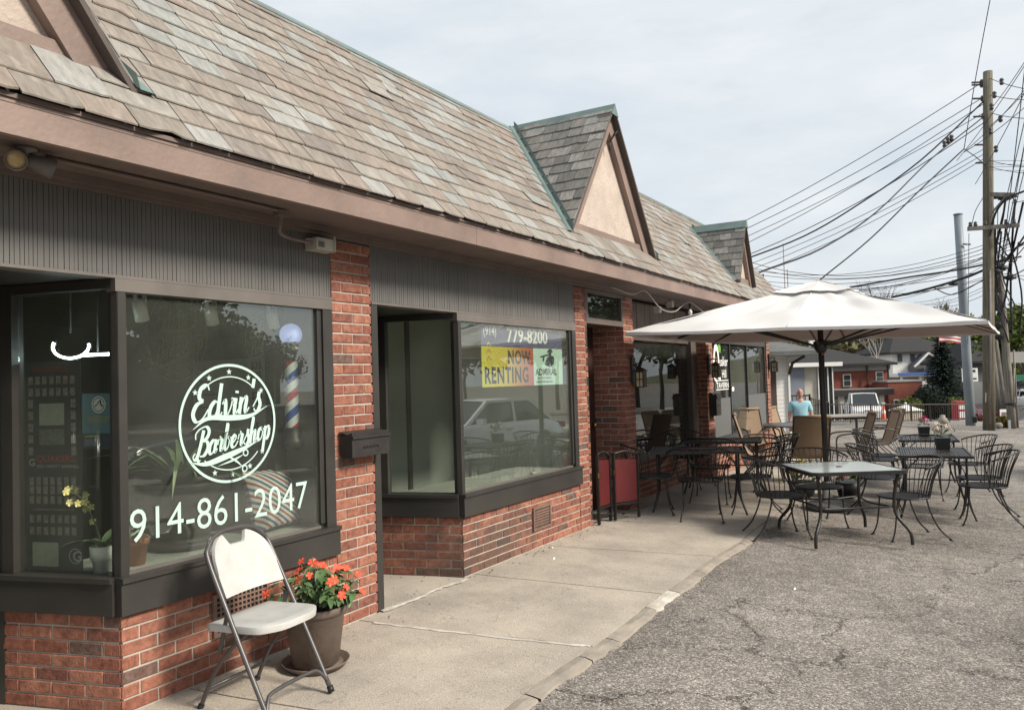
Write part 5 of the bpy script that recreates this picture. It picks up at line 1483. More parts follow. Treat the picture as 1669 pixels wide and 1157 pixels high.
put(ic, [
 (1.80,8.30,30,'black wrought iron chair left of the square glass table, straddling the kerb'),
 (2.02,9.10,-58,'black wrought iron chair tucked behind the square glass table in front of the umbrella pole'),
 (2.86,8.96,210,'black wrought iron chair right of the square glass table, turned towards it'),
 (3.55,10.28,186,'black wrought iron chair at the far right, nearest of the chairs on that side'),
 (3.50,10.95,192,'black wrought iron chair half hidden behind the one nearest at the far right'),
 (3.36,12.55,200,'black wrought iron chair at the right end of the farther mesh table'),
 (2.50,10.30,5,'black wrought iron chair at the left side of the nearer mesh table'),
 (2.30,12.30,10,'black wrought iron chair left of the farther mesh table, nearer of two'),
 (2.22,13.00,8,'black wrought iron chair left of the farther mesh table, farther of two'),
 (2.86,11.75,-85,'black wrought iron chair between the two mesh tables with its back arching above the nearer'),
 (.26,8.78,20,'black wrought iron chair against the wall beside the red folding board'),
 (.82,8.80,108,'black wrought iron chair drawn up to the near side of the nearer dark table'),
 (1.22,9.42,196,'black wrought iron chair at the outer end of the nearer dark table by the wall'),
 (.58,9.98,100,'black wrought iron chair between the two dark tables by the wall'),
 (1.16,10.75,200,'black wrought iron chair at the outer end of the farther dark table by the wall'),
 (.05,10.9,-10,'black wrought iron chair by the wall behind the farther dark table'),
])

# ------------------------------------------------------------------ tables
TG = mat('frosted_glass', (0.40,0.44,0.41), .16, (0.36,0.40,0.37), 5, 4, spec=.6)
def glass_table(loc, rz):
    T = thing('glass_table', 'square patio table with pale glass top and splayed dark legs', 'table', loc, rz)
    h = .70; s = .475; c = .05
    oct_ = lambda k: [(-k+c,-k),(k-c,-k),(k,-k+c),(k,k-c),(k-c,k),(-k+c,k),(-k,k-c),(-k,-k+c)]
    fr = MB(); a = oct_(s); b = oct_(s-.03); n = 8
    vs = [(x,y,h-.028) for x,y in a]+[(x,y,h+.004) for x,y in a]+[(x,y,h+.006) for x,y in b]+[(x,y,h-.028) for x,y in b]
    fs = []
    for i in range(n):
        j = (i+1) % n
        fs += [(i,j,n+j,n+i),(n+i,n+j,2*n+j,2*n+i),(2*n+i,2*n+j,3*n+j,3*n+i),(3*n+i,3*n+j,j,i)]
    fr.add(vs, fs); part('table_frame', fr, IRON, T)
    g = MB(); g.prism(oct_(s-.031), h-.004, h+.003); part('tabletop', g, TG, T)
    u = MB(); u.lathe([(.030,h+.0032),(.030,h+.009),(.018,h+.009),(.018,h+.0032)], 16); part('umbrella_ring', u, mat('brown_plastic',(.10,.08,.06),.5), T)
    for x in (-1,1):
        for y in (-1,1):
            l = MB(); k = lambda r, z: (x*r, y*r, z)
            l.tube(bez([k(.395,h-.03),k(.37,.52),k(.36,.36),k(.38,.25),k(.45,.13),k(.465,.05),k(.465,.0)],5), .0165, 8); part('leg', l, IRON, T)
    for a0, a1 in (((-1,-1),(1,-1)),((1,-1),(1,1)),((1,1),(-1,1)),((-1,1),(-1,-1))):
        r = MB(); r.tube(bez([(a0[0]*.36,a0[1]*.36,.345),((a0[0]+a1[0])*.15,(a0[1]+a1[1])*.15,.335),(a1[0]*.36,a1[1]*.36,.345)],6), .010, 6); part('stretcher', r, IRON, T)
    return T
glass_table((2.32,8.60,gz(2.32,8.6)), radians(33))

def mesh_table(label, w, d, loc, rz, group):
    T = thing('mesh_table', label, 'table', loc, radians(rz), group); h = .715
    f = MB()
    f.b2(-w/2,w/2,-d/2,-d/2+.022,h-.03,h); f.b2(-w/2,w/2,d/2-.022,d/2,h-.03,h); f.b2(-w/2,-w/2+.022,-d/2+.022,d/2-.022,h-.03,h); f.b2(w/2-.022,w/2,-d/2+.022,d/2-.022,h-.03,h)
    part('table_frame', f, IRON, T, None, 'stuff')
    g = MB(); n = int(w/.026)
    for i in range(1, n): x = -w/2+.022+(w-.044)*i/n; g.b2(x-.0085,x+.0085,-d/2+.022,d/2-.022,h-.006,h-.001)
    for i in range(1, int(d/.06)): y = -d/2+.022+(d-.044)*i/int(d/.06); g.b2(-w/2+.022,w/2-.022,y-.005,y+.005,h-.010,h-.007)
    part('tabletop', g, IRON, T, None, 'stuff')
    for x in (-1,1):
        for y in (-1,1):
            l = MB(); X, Y_ = x*(w/2-.07), y*(d/2-.07)
            l.tube(bez([(X,Y_,h-.03),(X,Y_,.40),(X+x*.01,Y_+y*.01,.2),(X+x*.06,Y_+y*.06,.03),(X+x*.07,Y_+y*.07,0)],5), .013, 7); part('leg', l, IRON, T)
            b = MB(); b.tube(bez([(X,Y_,.40),(X-x*.03,Y_-y*.03,.55),(X-x*.14,Y_-y*.12,.66),(X-x*.16,Y_-y*.14,h-.03)],5), .007, 5); part('brace', b, IRON, T)
    s = MB(); s.bar((-w/2+.07,0,.38),(w/2-.07,0,.38),.016); s.bar((-w/2+.07,-d/2+.07,.38),(-w/2+.07,d/2-.07,.38),.016); s.bar((w/2-.07,-d/2+.07,.38),(w/2-.07,d/2-.07,.38),.016); part('stretcher', s, IRON, T, None, 'stuff')
    return T
MG = 'black mesh topped tables'
def mt(label, w, d, x, y, rz): return mesh_table(label, w, d, (x, y, gz(x,y)), rz, MG)
mt('black mesh table on the asphalt, nearer one with the white flowers', .76, 1.12, 3.04, 10.72, 6)
mt('black mesh table on the asphalt, farther one with the pink flowers', .76, 1.12, 2.84, 13.1, 6)
mt('dark mesh table by the tavern window, nearer the camera', 1.05, .68, .66, 9.22, 18)
mt('dark mesh table by the tavern window, the farther one', 1.0, .66, .58, 10.55, 12)
def round_table(x, y):
    T = thing('round_table', 'round dark patio table among the tan sling chairs', 'table', (x,y,gz(x,y)))
    c = MB(); c.lathe([(.001,.715),(.60,.715),(.62,.708),(.62,.695),(.60,.69),(.001,.69)], 40); part('tabletop', c, mat('dark_tabletop',(.055,.05,.047),.35,(.07,.065,.06),4,3), T)
    for k in range(4):
        a = pi/4+k*pi/2; l = MB(); l.tube(bez([(.45*cos(a),.45*sin(a),.69),(.36*cos(a),.36*sin(a),.45),(.34*cos(a),.34*sin(a),.3),(.44*cos(a),.44*sin(a),0)],6), .016, 7); part('leg', l, IRON, T)
    c = MB(); c.tube([(.35*cos(2*pi*i/20),.35*sin(2*pi*i/20),.38) for i in range(21)], .010, 6, None, False); part('stretcher', c, IRON, T)
round_table(.62, 14.95)
def plain_table(x, y, rz):
    T = thing('slatted_table', 'pale topped table beyond the round table by the railing', 'table', (x,y,gz(x,y)), radians(rz))
    for k in range(7):
        c = MB(); c.b2(-.5,.5,-.40+k*.115,-.40+k*.115+.105,.86,.885); part('tabletop_board', c, mat('pale_table',(.36,.31,.27),.5,(.30,.26,.22),4,3), T)
    f = MB(); f.b2(-.48,.48,-.38,-.35,.82,.858); f.b2(-.48,.48,.35,.38,.82,.858); part('apron', f, IRON, T, None, 'stuff')
    for a in (-1,1):
        for b in (-1,1): l = MB(); l.b2(a*.45-.02,a*.45+.02,b*.35-.02,b*.35+.02,0,.858); part('leg', l, IRON, T)
plain_table(.95, 18.0, 28)

# ------------------------------------------------------------------ sling chairs
SLING = mat('tan_sling', (0.29,0.20,0.125), .75, (0.255,0.175,0.11), 30, 3, .25, 250)
SLFR = mat('brown_frame_tube', (0.058,0.044,0.037), .4, (.075,.058,.05), 8, 3)
def sling_chair():
    T = thing('sling_chair', 'x', 'chair', (0,0,0), 0, 'tan sling patio chairs'); w = .255
    prof = [(.25,.40),(.10,.385),(-.10,.375),(-.20,.40),(-.25,.50),(-.32,.72),(-.40,.98)]
    q = bez([(0,y,z) for y, z in prof], 5)
    s = MB()
    for dz in (0,):
        rows = [[Vector((x*(w-.012), p.y-.012*(1-x*x), p.z-.014*(1-x*x))) for x in (-1,-.6,-.2,.2,.6,1)] for p in q]
        s.grid(rows); n0 = len(s.f)
        rows2 = [[v+Vector((0,-.006,-.007)) for v in r] for r in rows]; s.grid(rows2)
        for i in range(n0): s.f[i] = tuple(reversed(s.f[i]))
    part('sling', s, SLING, T)
    s = MB(); t0 = q[-1]; s.tube([t0+Vector((-w,0,.0)), t0+Vector((w,0,0))], .022, 8); s.tube([q[-4]+Vector((-w+.02,-.014,0)), q[-4]+Vector((w-.02,-.014,0))], .004, 5); part('headrest_hem', s, SLING, T)
    for sx in (-1,1):
        f = MB(); f.tube([p+Vector((sx*w,0,0)) for p in q], .014, 7); part('side_frame', f, SLFR, T)
        a = MB(); a.tube(bez([(sx*w,-.29,.62),(sx*(w+.03),-.15,.655),(sx*(w+.035),.10,.65),(sx*(w+.035),.22,.60),(sx*(w+.03),.235,.45),(sx*(w+.02),.23,.25),(sx*(w+.01),.28,.0)],6), .0135, 7); part('arm', a, SLFR, T)
        l = MB(); l.tube(bez([(sx*w,.02,.385),(sx*(w+.005),-.10,.25),(sx*(w+.01),-.26,.10),(sx*(w+.01),-.33,.0)],5), .0135, 7); part('leg', l, SLFR, T)
    c = MB(); c.tube([(-w,.17,.30),(w,.17,.30)], .010, 6); part('stretcher', c, SLFR, T)
    return T
put(sling_chair(), [
 (1.30,12.30,116,'tan sling chair seen straight from behind in front of the round table'),
 (.72,12.15,12,'tan sling chair seen from the side by the tavern window, left of the others'),
 (.20,14.0,-48,'tan sling chair facing the camera beside the tavern window'),
 (1.62,14.15,200,'tan sling chair seen from the side just right of the umbrella pole'),
 (1.80,16.1,203,'tan sling chair behind the one right of the umbrella pole, nearer of two'),
 (1.78,17.3,203,'tan sling chair farthest right, beyond two others in a row'),
 (.05,17.2,-15,'tan sling chair beyond the end of the shop row by the man'),
])

# ------------------------------------------------------------------ umbrella
CANV = mat('white_canvas', (0.74,0.73,0.72), .85, (0.68,0.67,0.665), 2, 4)
def canvas_extra():
    M = CANV; t = M.node_tree; b = t.nodes['Principled BSDF']; o = [n for n in t.nodes if n.type == 'OUTPUT_MATERIAL'][0]
    tr = t.nodes.new('ShaderNodeBsdfTranslucent'); tr.inputs['Color'].default_value = (.60,.55,.52,1)
    mx = t.nodes.new('ShaderNodeMixShader'); mx.inputs[0].default_value = .10
    t.links.new(b.outputs[0], mx.inputs[1]); t.links.new(tr.outputs[0], mx.inputs[2]); t.links.new(mx.outputs[0], o.inputs['Surface'])
    b.inputs['Base Color'].default_value = (.88,.88,.88,1)
canvas_extra()
UNDER = mat('shaded_canvas', (.56,.48,.45), .9)  # lower skin of the same canvas, shade put into its browner colour
def underside_extra():
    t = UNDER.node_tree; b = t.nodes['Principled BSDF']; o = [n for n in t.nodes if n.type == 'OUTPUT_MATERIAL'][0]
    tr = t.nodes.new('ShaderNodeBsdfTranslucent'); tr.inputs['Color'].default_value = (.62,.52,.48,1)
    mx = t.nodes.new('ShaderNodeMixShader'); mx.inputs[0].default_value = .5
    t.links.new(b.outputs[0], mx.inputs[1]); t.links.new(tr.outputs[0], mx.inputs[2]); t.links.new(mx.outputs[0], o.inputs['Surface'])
underside_extra()
DKAL = mat('dark_aluminium', (0.028,0.026,0.026), .4, (.04,.037,.036), 7, 3)
ux, uy = 1.92, 10.24; ug = gz(ux, uy)
T = thing('patio_umbrella', 'large square white canvas umbrella on a dark pole over the terrace', 'umbrella', (ux,uy,ug))
E_ = [Vector(p)-Vector((ux,uy,ug)) for p in ((.12,8.45,2.055),(3.67,8.46,1.965),(3.80,12.03,1.985),(.08,12.03,2.06))]
PK = Vector((0,0,2.62-ug))
PZ = 2.62-ug
mids = []
def lerp(a, b, t): return a+(b-a)*t
def canopy(lift, mname, mt, r0, r1, n=36, m_=24, wrinkle=1.0, under=False):
    s = MB()
    for k in range(4):
        a, b = E_[k], E_[(k+1) % 4]
        rows = []
        for i in range(m_+1):
            t = r0+(r1-r0)*i/m_
            row = []
            for j in range(n+1):
                u = j/n; ed = lerp(a, b, u)
                p = lerp(PK, ed, t)
                # cloth sags between the ribs (corner ribs and middle ribs)
                sag = -.035*t*(1-t)*4*abs(sin(2*pi*u))**1.2*.8 - .012*t*abs(sin(2*pi*u))
                sag += .010*wrinkle*sin(34*u+7*t+k*2)*sin(pi*t)*(.3+.7*abs(2*u-1)) + .007*wrinkle*sin(15*t-21*u+k) + .010*wrinkle*noise.noise(Vector((u*9+k*5, t*3.0, k)))*min(1,t*3)
                row.append(p+Vector((0,0,sag+lift)))
            rows.append(row)
        s.grid(rows)
        if not under:
            for i in range(n*m_): s.f[-1-i] = tuple(reversed(s.f[-1-i]))
    return part(mname, s, mt, T)
canopy(0, 'canopy', CANV, .0, 1.0)
canopy(-.009, 'canopy_underside', UNDER, .06, .997, 36, 24, 1.0, True)
canopy(.035, 'vent_flap', CANV, .0, .25, 10, 5, .6)
# hem hanging at the edge
s = MB()
for k in range(4):
    a, b = E_[k], E_[(k+1) % 4]; row0 = []; row1 = []
    for j in range(13):
        u = j/12; p = lerp(a,b,u)+Vector((0,0,-.012*abs(sin(2*pi*u)))); row0.append(p+Vector((0,0,.004))); row1.append(p+Vector((0,0,-.028)))
    s.grid([row0,row1])
part('hem', s, CANV, T)
for k in range(4):
    for tgt, nm_ in ((E_[k],'c'), (lerp(E_[k], E_[(k+1) % 4], .5),'m')):
        s = MB(); s.tube([lerp(PK,tgt,.02+.97*i/10)+Vector((0,0,.004)) for i in range(11)], .0035, 4, None, False); part('seam', s, CANV, T)
s = MB()
c_ = MB(); c_.tube([(0,0,.02),(0,0,PZ-.02)], .034, 16); part('pole', c_, DKAL, T)
c_ = MB(); c_.lathe([(.001,0),(.035,.0),(.03,.03),(.001,.04)], 12, Matrix.Translation((0,0,PZ-.02))); part('finial', c_, CANV, T)
HB = 1.86-ug
c_ = MB(); c_.lathe([(.036,HB-.09),(.05,HB-.08),(.085,HB-.02),(.09,HB+.05),(.05,HB+.07),(.036,HB+.07)], 16); part('hub', c_, DKAL, T)
c_ = MB(); c_.sphere((.02,-.045,HB-.10),.016,8,6); part('pin', c_, mat('orange_plastic',(.5,.12,.02),.5), T)
for k in range(4):
    for tgt in (E_[k], lerp(E_[k], E_[(k+1) % 4], .5)):
        r = MB(); off = Vector((0,0,-.030)); a = lerp(PK,tgt,.03)+off; b = lerp(PK,tgt,.985)+Vector((0,0,-.018)); r.bar(a, b, .022, .028); R_ = part('rib', r, DKAL, T)
        s = MB(); d = Vector((tgt.x,tgt.y,0)).normalized(); m__ = lerp(PK,tgt,.64)+Vector((0,0,-.045)); s.bar(d*.085+Vector((0,0,HB)), m__, .018, .022); S_ = part('strut', s, DKAL, T); S_.parent = R_
c_ = MB(); c_.lathe([(.001,0),(.24,.0),(.24,.05),(.21,.07),(.06,.08),(.05,.32),(.036,.32)], 24); part('base', c_, mat('pale_base',(.20,.195,.185),.8,(.15,.145,.14),6,4), T)

# ------------------------------------------------------------------ red folding board by the side door
T = thing('folding_board', 'two red panels in black metal frames folded against the pillar by the side door', 'folding board', (.12,8.0,0))
RDM = mat('red_panel', (0.10,0.010,0.011), .5, (0.08,0.008,0.009), 4, 4)
for (x0,y0),(x1,y1),hz in (((.05,7.74),(.06,8.02),.74),((.10,8.05),(.25,8.36),.72)):
    a = Vector((x0-.12,y0-8.0,0)); b = Vector((x1-.12,y1-8.0,0)); d = (b-a); n_ = Vector((d.y,-d.x,0)).normalized(); U = Vector((0,0,1))
    f = MB(); f.bar(a, a+U*hz, .028, .028); f.bar(b, b+U*(hz-.03), .028, .028); f.tube(bez([a+U*hz, (a+b)/2+U*(hz+.02), b+U*(hz-.03)],5), .013, 6); f.bar(a+U*.08,b+U*.08,.02,.02); f.bar(a+U*.17, b+U*.17,.022,.022)
    F_ = part('board_frame', f, IRON, T)
    p = MB(); p.add([a+U*.19+n_*.006+d*.06,b+U*.19+n_*.006-d*.06,b+U*(hz-.08)+n_*.006-d*.06,a+U*(hz-.06)+n_*.006+d*.06, a+U*.19-n_*.006+d*.06,b+U*.19-n_*.006-d*.06,b+U*(hz-.08)-n_*.006-d*.06,a+U*(hz-.06)-n_*.006+d*.06],[(0,1,2,3),(7,6,5,4),(0,4,5,1),(1,5,6,2),(2,6,7,3),(3,7,4,0)])
    part('red_panel', p, RDM, T)
    l = MB(); l.box(a+U*.52+n_*.02,(.02,.03,.05)); part('latch', l, mat('brass',(.5,.36,.15),.3), T)

# ------------------------------------------------------------------ table and floor flowers
def bloom_pot(name, label, loc, w, h, colm, n, spread, grp=None, square=True, seed=1, leaves=26):
    T = thing(name, label, 'potted plant', loc, .2, grp); r = random.Random(seed)
    p = MB()
    if square: p.add([(-w*.42,-w*.42,0),(w*.42,-w*.42,0),(w*.42,w*.42,0),(-w*.42,w*.42,0),(-w/2,-w/2,h),(w/2,-w/2,h),(w/2,w/2,h),(-w/2,w/2,h)],[(3,2,1,0),(4,5,6,7),(0,1,5,4),(1,2,6,5),(2,3,7,6),(3,0,4,7)])
    else: p.lathe([(.001,0),(w*.36,0),(w*.5,h),(w*.46,h),(.001,h*.9)], 18)
    part('pot', p, mat('black_pot',(.014,.014,.014),.5), T)
    lm = MB(); fm = MB()
    for i in range(leaves):
        a = r.uniform(0,2*pi); rr = r.uniform(.1,1)*spread; c = Vector((cos(a)*rr*.8,sin(a)*rr*.8,h+spread*(.25+.9*(1-(rr/spread)**2))*r.uniform(.3,1)))
        d = Vector((cos(a),sin(a),r.uniform(-.2,.9))).normalized()*spread*.4; sd = d.orthogonal().normalized()*spread*.13
        lm.add([c-d*.4,c+sd,c+d*.6,c-sd],[(0,1,2,3)])
    part('foliage', lm, LEAF, T, None, 'stuff')
    for i in range(n):
        a = r.uniform(0,2*pi); rr = sqrt(r.random())*spread; c = Vector((cos(a)*rr,sin(a)*rr,h+spread*(.35+1.05*(1-(rr/spread)**2*.7))*r.uniform(.8,1.1)))
        fl = MB(); R = spread*.25; nn_ = Vector((c.x*4+r.uniform(-.3,.3), c.y*4+r.uniform(-.3,.3), spread*2.2)).normalized(); e1 = nn_.orthogonal().normalized(); e2 = nn_.cross(e1)
        for k in range(5):
            q = 2*pi*k/5+i; t = r.uniform(-.2,.3)
            L3_ = lambda a_, k_, h_: c+e1*(cos(a_)*k_)+e2*(sin(a_)*k_)+nn_*h_
            fl.add([c, L3_(q-.5,R*.75,R*.2), L3_(q,R,R*t), L3_(q+.5,R*.75,R*.2)],[(0,1,2,3)])
        part('flower', fl, colm, T)
    return T
PINK = mat('pink_petal',(.55,.07,.20),.5,(.65,.16,.32),9,2); WHP = mat('cream_petal',(.62,.56,.40),.5,(.66,.55,.50),9,2)
YEL2 = mat('yellow_petal',(.60,.45,.05),.5,(.66,.56,.14),9,2); RED2 = mat('red_petal',(.50,.025,.03),.5,(.42,.02,.05),9,2)
bloom_pot('flower_pot','small black square pot with cream flowers on the nearer mesh table',(3.14,10.98,gz(3.04,10.72)+.717),.155,.14,WHP,16,.13,None,True,3)
bloom_pot('flower_pot','small black square pot with pink flowers on the farther mesh table',(2.80,13.25,gz(2.84,13.1)+.717),.15,.14,PINK,16,.10,None,True,4)
bloom_pot('flower_pot','dark pot of yellow flowers on the ground left of the umbrella pole',(1.50,11.0,gz(1.50,11.0)),.34,.19,YEL2,70,.18,None,False,5,60)
bloom_pot('flower_pot','dark pot of red flowers on the ground right of the umbrella pole',(2.0,11.3,gz(2.0,11.3)),.32,.19,RED2,70,.17,None,False,6,60)
# ------------------------------------------------------------------ beyond the terrace
WHITEW = mat('white_siding', (0.80,0.79,0.76), .7, (0.74,0.73,0.70), 2, 4)
CREAMW = mat('cream_wall', (0.50,0.47,0.40), .8, (0.43,0.40,0.34), 1.5, 4)
BLUEG = mat('blue_grey_wall', (0.20,0.225,0.27), .7, (0.17,0.19,0.23), 1.5, 4)
SHING = mat('dark_shingle', (0.016,0.016,0.017), .9, (0.026,0.025,0.025), 2.5, 6, .4, 30)
GRYS = mat('grey_shingle', (0.13,0.135,0.13), .9, (0.095,0.10,0.097), 2.5, 6, .4, 30)
FBRK = mat('far_brick', (0.245,0.078,0.052), .9, (0.20,0.062,0.043), 1.2, 5, .3, 20)
WTRIM = mat('white_trim', (0.72,0.72,0.70), .6)
DGLASS = mat('dark_pane', (0.03,0.034,0.038), .12, spec=.8)
GGAB = mat('grey_gable', (0.115,0.12,0.13), .8, (0.095,0.10,0.11), 2, 4)
BROWNP = mat('brown_post', (0.06,0.04,0.032), .7)
def VB(mb, u0, u1, d0, d1, z0, z1):
    q = [V(u0,d0,z0),V(u1,d0,z0),V(u1,d1,z0),V(u0,d1,z0),V(u0,d0,z1),V(u1,d0,z1),V(u1,d1,z1),V(u0,d1,z1)]
    return mb.add(q, [(3,2,1,0),(4,5,6,7),(0,1,5,4),(1,2,6,5),(2,3,7,6),(3,0,4,7)])
def vpart(nm, boxes, mt, root, kind=None):
    o = None
    for bx in boxes:
        mb = MB(); VB(mb, *bx); o = mb.build(nm, mt, root, kind)
    return o
def vhip(mb, u0, u1, d0, d1, ze, zr, inset, th=.12):
    dm = (d0+d1)/2
    a = [V(u0,d0,ze),V(u1,d0,ze),V(u1,d1,ze),V(u0,d1,ze)]; b = [V(u0+inset,dm,zr),V(u1-inset,dm,zr)]
    lo = [p-Vector((0,0,th)) for p in a]
    mb.add(a+b+lo, [(0,1,5,4),(1,2,5),(2,3,4,5),(3,0,4),(6,7,1,0),(7,8,2,1),(8,9,3,2),(9,6,0,3),(9,8,7,6)])
    return mb

# clapboard annex next to the shop row
T = thing('annex', 'low white clapboard annex with a grey hipped roof beyond the shop row', 'building', V(7,24,-.4))
vpart('wall', [(4.0,8.28,24.0,29.5,-.9,2.10)], WHITEW, T)
s = MB()
for k in range(22): VB(s, 5.0, 8.30, 23.965-.012*0, 23.995, -.6+k*.122, -.6+k*.122+.115)
s.build('clapboards', WHITEW, T, 'stuff')
vpart('window', [(7.72,7.90,23.93,23.96,.35,1.9)], BROWNP, T)
s = MB(); vhip(s, 3.2, 8.98, 23.2, 30.3, 2.17, 3.25, 2.6); s.build('roof', GRYS, T)
s = MB(); s.tube([V(8.29,23.9,1.50), V(8.36,23.8,1.82), V(8.66,23.6,2.02)], .05, 6); s.build('bracket', BROWNP, T)
vpart('downpipe', [(8.25,8.31,23.90,23.95,-.6,2.0)], WTRIM, T)

# flat fronted hall with blue grey and cream panels
T = thing('hall_building', 'blue grey and cream fronted hall under a white eave behind the man', 'building', V(22.5,60,-4))
vpart('wall', [(19.5,24.15,60.2,72,-4.5,1.9)], CREAMW, T)
vpart('blue_panel', [(20.3,21.95,60.05,60.19,-4.5,1.9)], BLUEG, T)
vpart('glazed_strip', [(22.95,24.1,60.08,60.19,-4.5,1.85)], DGLASS, T)
for k in range(4): vpart('mullion', [(22.95+k*.36,23.02+k*.36,60.0,60.075,-4.5,1.85)], WTRIM, T)
vpart('eave', [(19.2,24.6,59.4,61,1.92,2.22)], WTRIM, T)
s = MB(); s.tube([V(22.5,60.0,-1.0), V(23.3,59.5,-.85)], .03, 5); s.build('flag_bracket', BLKM, T)
vpart('sign_box', [(22.1,22.9,59.0,59.3,3.4,4.1)], WTRIM, T)

# red brick building with big dark roof
T = thing('brick_building', 'red brick building with a broad dark hipped roof and white windows', 'building', V(39,90,-4))
vpart('wall', [(30.0,42.4,90,104,-5,2.2)], FBRK, T)
vpart('cornice', [(35.4,42.5,89.7,89.98,1.5,2.2)], mat('grey_trim',(.30,.29,.27),.7), T)
s = MB(); vhip(s, 28.0, 42.9, 88.8, 106, 2.3, 4.7, 6.0, .25); s.build('roof', SHING, T)
for (u0,z0),(u1,z1) in (((37.3,-.15),(38.0,1.05)),((41.0,.15),(41.65,1.25))):
    f = MB(); VB(f, u0-.10, u1+.10, 89.85, 89.98, z0-.10, z1+.10); F_ = f.build('window', WTRIM, T)
    g = MB(); VB(g, u0, u1, 89.80, 89.845, z0, (z0+z1)/2-.04); g.build('pane', DGLASS, F_)
    g = MB(); VB(g, u0, u1, 89.80, 89.845, (z0+z1)/2+.04, z1); g.build('pane', DGLASS, F_)
for u in (39.75, 42.1): vpart('downpipe', [(u,u+.14,89.5,89.68,-1,2.2)], BLKM, T)
vpart('wing', [(40.4,44.1,86,89.7,-5,.15)], FBRK, T); vpart('wing_coping', [(40.3,44.2,85.9,89.7,.16,.35)], mat('grey_trim',(.3,.29,.27),.7), T)
f = MB(); VB(f, 40.9,41.5,85.9,85.99,-3.0,-1.7); F_ = f.build('window', WTRIM, T); g = MB(); VB(g,40.98,41.42,85.85,85.895,-2.9,-1.8); g.build('pane', DGLASS, F_)
vpart('porch_roof', [(33.2,40.0,84,86.5,-.75,-.40)], mat('porch_slab',(.20,.20,.18),.8), T)
vpart('porch_fascia', [(33.2,40.0,83.8,83.98,-1.1,-.5)], BLKM, T)
vpart('porch_wall', [(33.2,39.6,88,89.9,-5,-.8)], DGLASS, T)
for u in (34.4,36.4,38.6): vpart('porch_post', [(u,u+.5,84.2,84.6,-5,-1.1)], mat('pale_post',(.40,.38,.34),.8), T)
for u in (34.9,36.0): vpart('door', [(u,u+.9,87.7,87.98,-5,-1.6)], mat('door_grey',(.09,.09,.09),.4), T)

# white house and the shop canopy below it
T = thing('white_house', 'white two storey house with dark roof and a grey gabled wing', 'house', V(60,120,-4))
vpart('wall', [(57.2,66,120,132,-5,4.0)], WHITEW, T)
s = MB(); vhip(s, 56.4, 67.5, 119, 133, 4.1, 6.7, 4.0, .3); s.build('roof', SHING, T)
for u in (57.9, 59.8):
    f = MB(); VB(f, u-.08, u+.78, 119.85, 119.97, 2.55, 3.75); F_ = f.build('window', WTRIM, T); g = MB(); VB(g, u, u+.7, 119.78,119.84, 2.63, 3.67); g.build('pane', mat('grey_pane',(.10,.11,.12),.2), F_)
s = MB()
a = [V(59.4,117.5,1.2),V(63.3,117.5,1.2),V(63.3,117.5,2.0),V(61.3,117.5,3.7),V(59.4,117.5,2.0)]; b = [p+(V(0,2.3,0)-V(0,0,0)) for p in a]
s.add(a+b, [(0,1,2,3,4)]+[(i,i+5,(i+1)%5+5,(i+1)%5) for i in range(5)]); s.build('gable_wing', GGAB, T)
s = MB(); s.bar(V(59.1,117.3,1.8), V(61.3,117.3,3.8), .2,.25); s.bar(V(63.6,117.3,1.8), V(61.3,117.3,3.8), .2,.25); s.build('bargeboard', WTRIM, T, 'stuff')
f = MB(); VB(f, 60.6,61.6,117.3,117.45,1.25,1.65); f.build('window', WTRIM, T)
T = thing('shop_canopy', 'white roadside canopy with a blue edge in front of the white house', 'canopy', V(58,112,-4))
vpart('canopy_slab', [(53.2,59.2,110,116,.45,.95)], WTRIM, T); vpart('blue_edge', [(53.1,59.3,109.7,109.98,.72,1.0)], mat('blue_edge',(.05,.12,.42),.5), T)
vpart('back_wall', [(53.4,59.0,116,116.5,-5,.44)], WHITEW, T); vpart('brick_plinth', [(54.2,59.0,115.4,115.9,-5,-.9)], mat('dull_brick',(.13,.06,.045),.9), T)
for u in (53.6,56.2,58.8): vpart('post', [(u,u+.25,110.2,110.45,-5,.44)], WTRIM, T)
for lb, u0,u1,z0,z1,mt_ in (('white standing banner beside the brick wing','53.6','54.3',-3.6,-.9,WTRIM),('red and white poster on the roadside shop','54.7','55.8',-3.2,-1.1,None),('blue and white banner on the roadside shop','55.9','57.3',-1.7,-.9,None)):
    T = thing('banner', lb, 'banner', V(float(u0),109,z0))
    if mt_: vpart('sheet', [(float(u0),float(u1),109,109.1,z0,z1)], mt_, T)
    elif 'red' in lb:
        vpart('sheet', [(float(u0),float(u1),109,109.1,z0,z1)], WTRIM, T); vpart('red_print', [(float(u0)+.15,float(u1)-.15,108.9,108.98,z0+.3,z1-.5)], mat('banner_red',(.35,.05,.04),.6), T)
    else:
        vpart('sheet', [(float(u0),float(u1),109,109.1,z0,z1)], WTRIM, T); vpart('blue_print', [(float(u0)+.1,float(u1)-.3,108.9,108.98,z0+.25,z1-.05)], mat('blue_edge',(.05,.12,.42),.5), T)
T = thing('grey_house', 'dark roofed grey house half hidden by the steel pole', 'house', V(66,105,-4))
vpart('wall', [(60.2,66.5,105,116,-5,2.2)], GGAB, T)
s = MB(); vhip(s, 59.8, 67.2, 104, 117, 2.3, 5.2, 2.6, .3); s.build('roof', SHING, T)

